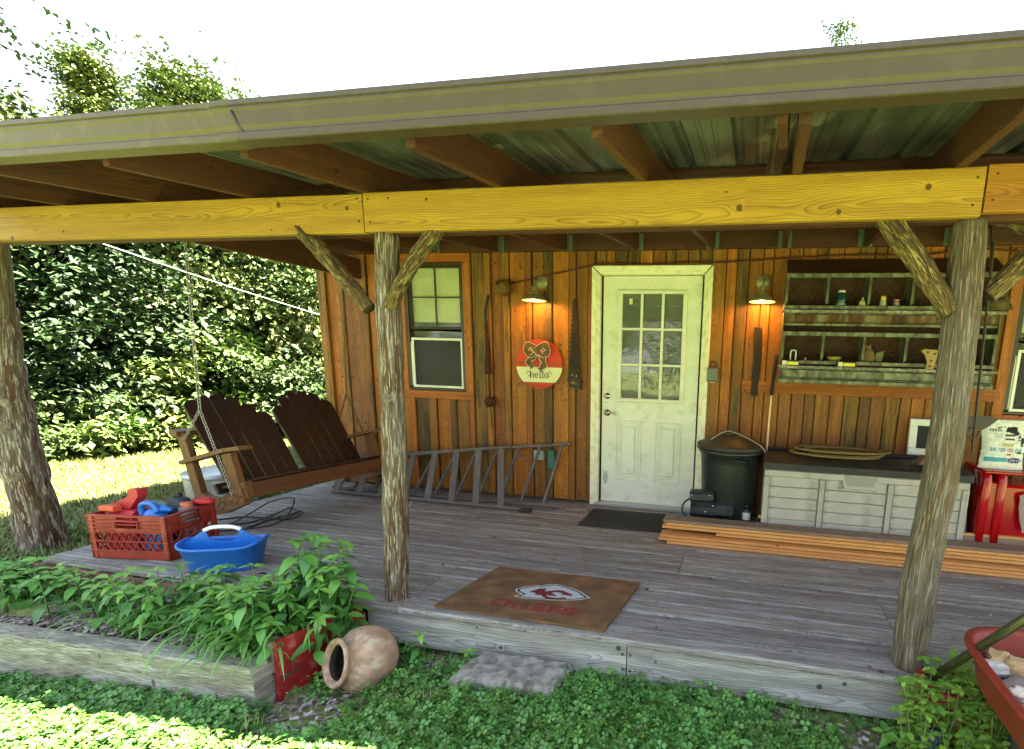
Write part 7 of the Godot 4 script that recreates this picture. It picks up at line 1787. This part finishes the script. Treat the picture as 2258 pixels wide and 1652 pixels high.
func make_woods():
	rng.seed = 131
	for i in 3: sprigs.append(sprig_mesh(50 + i, 8, 0.115, 0.068, 0.12))
	var g = "trees along the edge of the lawn"
	var dk = Color(0.017, 0.044, 0.012); var md = Color(0.032, 0.072, 0.016); var lt = Color(0.070, 0.125, 0.026)  # dk has the shade of the wood put into its colour, lt the sunlight
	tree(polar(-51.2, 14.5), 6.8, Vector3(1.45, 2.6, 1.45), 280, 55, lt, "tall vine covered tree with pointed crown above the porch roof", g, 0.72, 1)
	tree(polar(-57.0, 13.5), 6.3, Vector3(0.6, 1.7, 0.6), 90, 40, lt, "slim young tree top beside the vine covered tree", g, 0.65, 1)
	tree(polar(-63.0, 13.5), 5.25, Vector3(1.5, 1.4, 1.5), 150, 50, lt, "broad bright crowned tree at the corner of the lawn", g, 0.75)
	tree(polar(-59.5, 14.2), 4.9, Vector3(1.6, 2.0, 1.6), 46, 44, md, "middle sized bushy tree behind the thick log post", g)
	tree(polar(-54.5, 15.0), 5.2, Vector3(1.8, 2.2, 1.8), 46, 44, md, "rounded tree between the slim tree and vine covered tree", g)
	tree(polar(-47.2, 12.6), 5.0, Vector3(1.7, 2.1, 1.7), 60, 48, Color(0.13, 0.19, 0.06), "pale brightened leaved tree close to the cabin corner", g, 0.85)  # leaves coloured brighter to carry the patch of light by the corner
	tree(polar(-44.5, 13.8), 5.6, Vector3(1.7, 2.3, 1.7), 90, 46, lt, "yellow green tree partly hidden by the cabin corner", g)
	tree(polar(-60.5, 11.8), 4.6, Vector3(1.7, 2.2, 1.5), 40, 40, dk, "tree with shade painted into its dark leaves behind the porch swing", g, 0.8)
	tree(polar(-55.8, 12.4), 4.4, Vector3(1.7, 2.1, 1.5), 40, 40, dk, "deep green tree painted in shade standing over the sunny bush", g, 1.25)
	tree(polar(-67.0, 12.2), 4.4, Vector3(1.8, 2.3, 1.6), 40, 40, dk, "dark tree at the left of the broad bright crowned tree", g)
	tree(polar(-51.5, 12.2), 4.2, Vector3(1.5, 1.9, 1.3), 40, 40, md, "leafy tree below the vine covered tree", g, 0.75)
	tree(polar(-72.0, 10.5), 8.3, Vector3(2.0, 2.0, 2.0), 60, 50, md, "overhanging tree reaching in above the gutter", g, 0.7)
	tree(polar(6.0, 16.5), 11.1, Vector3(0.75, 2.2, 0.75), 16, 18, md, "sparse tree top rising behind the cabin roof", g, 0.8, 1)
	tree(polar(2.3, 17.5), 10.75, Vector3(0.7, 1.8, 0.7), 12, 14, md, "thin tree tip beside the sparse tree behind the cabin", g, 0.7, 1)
	# undergrowth along the lawn's edge, sun and shade put into its leaf colours
	var sg = "shrubs along the edge of the lawn"
	for q in [[-58.0, 10.4, 0.95, 0.85, lt * 1.25, "sunny pale leaved bush at the lawn edge behind the swing"], [-52.5, 10.9, 1.65, 0.95, lt * 1.3, "bright tall shrub rising over the swing back"], [-49.3, 11.2, 1.35, 0.95, md, "leafy shrub beside the bright tall shrub"], [-62.8, 10.4, 0.5, 0.8, lt, "low green bush next to the thick log post"], [-55.2, 10.6, 0.8, 0.7, lt, "small sunlit bush between swing and pale bush"], [-66.0, 10.2, 0.9, 1.0, md, "green bush at the far end of the lawn edge"], [-46.0, 11.4, 1.5, 1.0, md, "shrub close behind the cabin corner"], [-60.3, 11.2, 1.6, 1.1, dk, "dark tall bush behind the sunny pale leaved bush"], [-57.0, 11.4, 1.7, 1.1, dk, "dark bush under the deep green tree"], [-63.5, 11.3, 1.7, 1.2, dk, "bush with painted shade at the foot of the broad tree"]]:
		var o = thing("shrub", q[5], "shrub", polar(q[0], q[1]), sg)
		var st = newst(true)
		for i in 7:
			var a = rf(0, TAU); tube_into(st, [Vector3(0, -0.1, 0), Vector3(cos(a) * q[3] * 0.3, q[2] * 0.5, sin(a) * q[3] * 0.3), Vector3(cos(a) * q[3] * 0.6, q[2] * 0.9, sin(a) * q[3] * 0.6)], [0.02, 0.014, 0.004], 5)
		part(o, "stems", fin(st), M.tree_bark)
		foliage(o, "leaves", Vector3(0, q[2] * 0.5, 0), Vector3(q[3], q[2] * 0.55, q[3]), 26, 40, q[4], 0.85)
	# the wood behind, one mass with shade put into its dark leaf colour
	var xfs = []; var cols = []
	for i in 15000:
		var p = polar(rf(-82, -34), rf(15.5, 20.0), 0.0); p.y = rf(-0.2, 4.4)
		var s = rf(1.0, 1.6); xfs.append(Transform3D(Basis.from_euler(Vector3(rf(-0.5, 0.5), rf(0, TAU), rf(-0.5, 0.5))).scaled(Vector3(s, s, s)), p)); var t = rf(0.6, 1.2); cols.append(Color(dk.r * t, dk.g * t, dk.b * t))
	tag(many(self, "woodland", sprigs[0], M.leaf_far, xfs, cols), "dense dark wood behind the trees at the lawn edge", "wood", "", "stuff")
	var bx = []; var bt = newst(true)
	for i in 60:
		var p = polar(rf(-70, -42), rf(10.8, 14.0), 0.0); p.y = rf(0.8, 3.6); var d = Vector3(rf(-1, 1), rf(-0.5, 0.5), rf(-1, 1)) * rf(0.4, 1.1)
		tube_into(bt, [p - d, p + Vector3(0, rf(-0.1, 0.1), 0), p + d], [0.014, 0.009, 0.003], 5)
	tag(part(self, "bare_twigs", fin(bt), mat(lin(0.25, 0.22, 0.18), 0.9)), "bare dead twigs showing among the shaded leaves", "twigs", "", "stuff")
	# trees across the lawn behind the viewer, seen in the door's panes
	for i in 8:
		tree(Vector3(-19.0 + i * 5.6, -0.3, rf(21, 27)), rf(6.5, 9), Vector3(3.2, 3.2, 3.0), 34, 34, md, "large tree across the front lawn facing the cabin", "trees across the front lawn", 2.0, 0, "far_tree")
	# wires
	var w1 = EYE + dir_of(-120, 35) * 7.0; var w2 = EYE + dir_of(420, 305) * 11.0; var mid = (w1 + w2) / 2 + Vector3(0, -0.04, 0)
	solo("overhead_wire", tube(curve([w1, mid, w2], 12), 0.011, 5), M.black, "thin dark overhead wire slanting down to the roof", "wire")
	var v1 = EYE + dir_of(60, 480) * 5.2; var v2 = EYE + dir_of(740, 705) * 8.6; mid = (v1 + v2) / 2 + Vector3(0, -0.03, 0)
	solo("clothes_line", tube(curve([v1, mid, v2], 12), 0.0055, 5), M.plastic_white, "pale taut line stretched beyond the swing", "line")
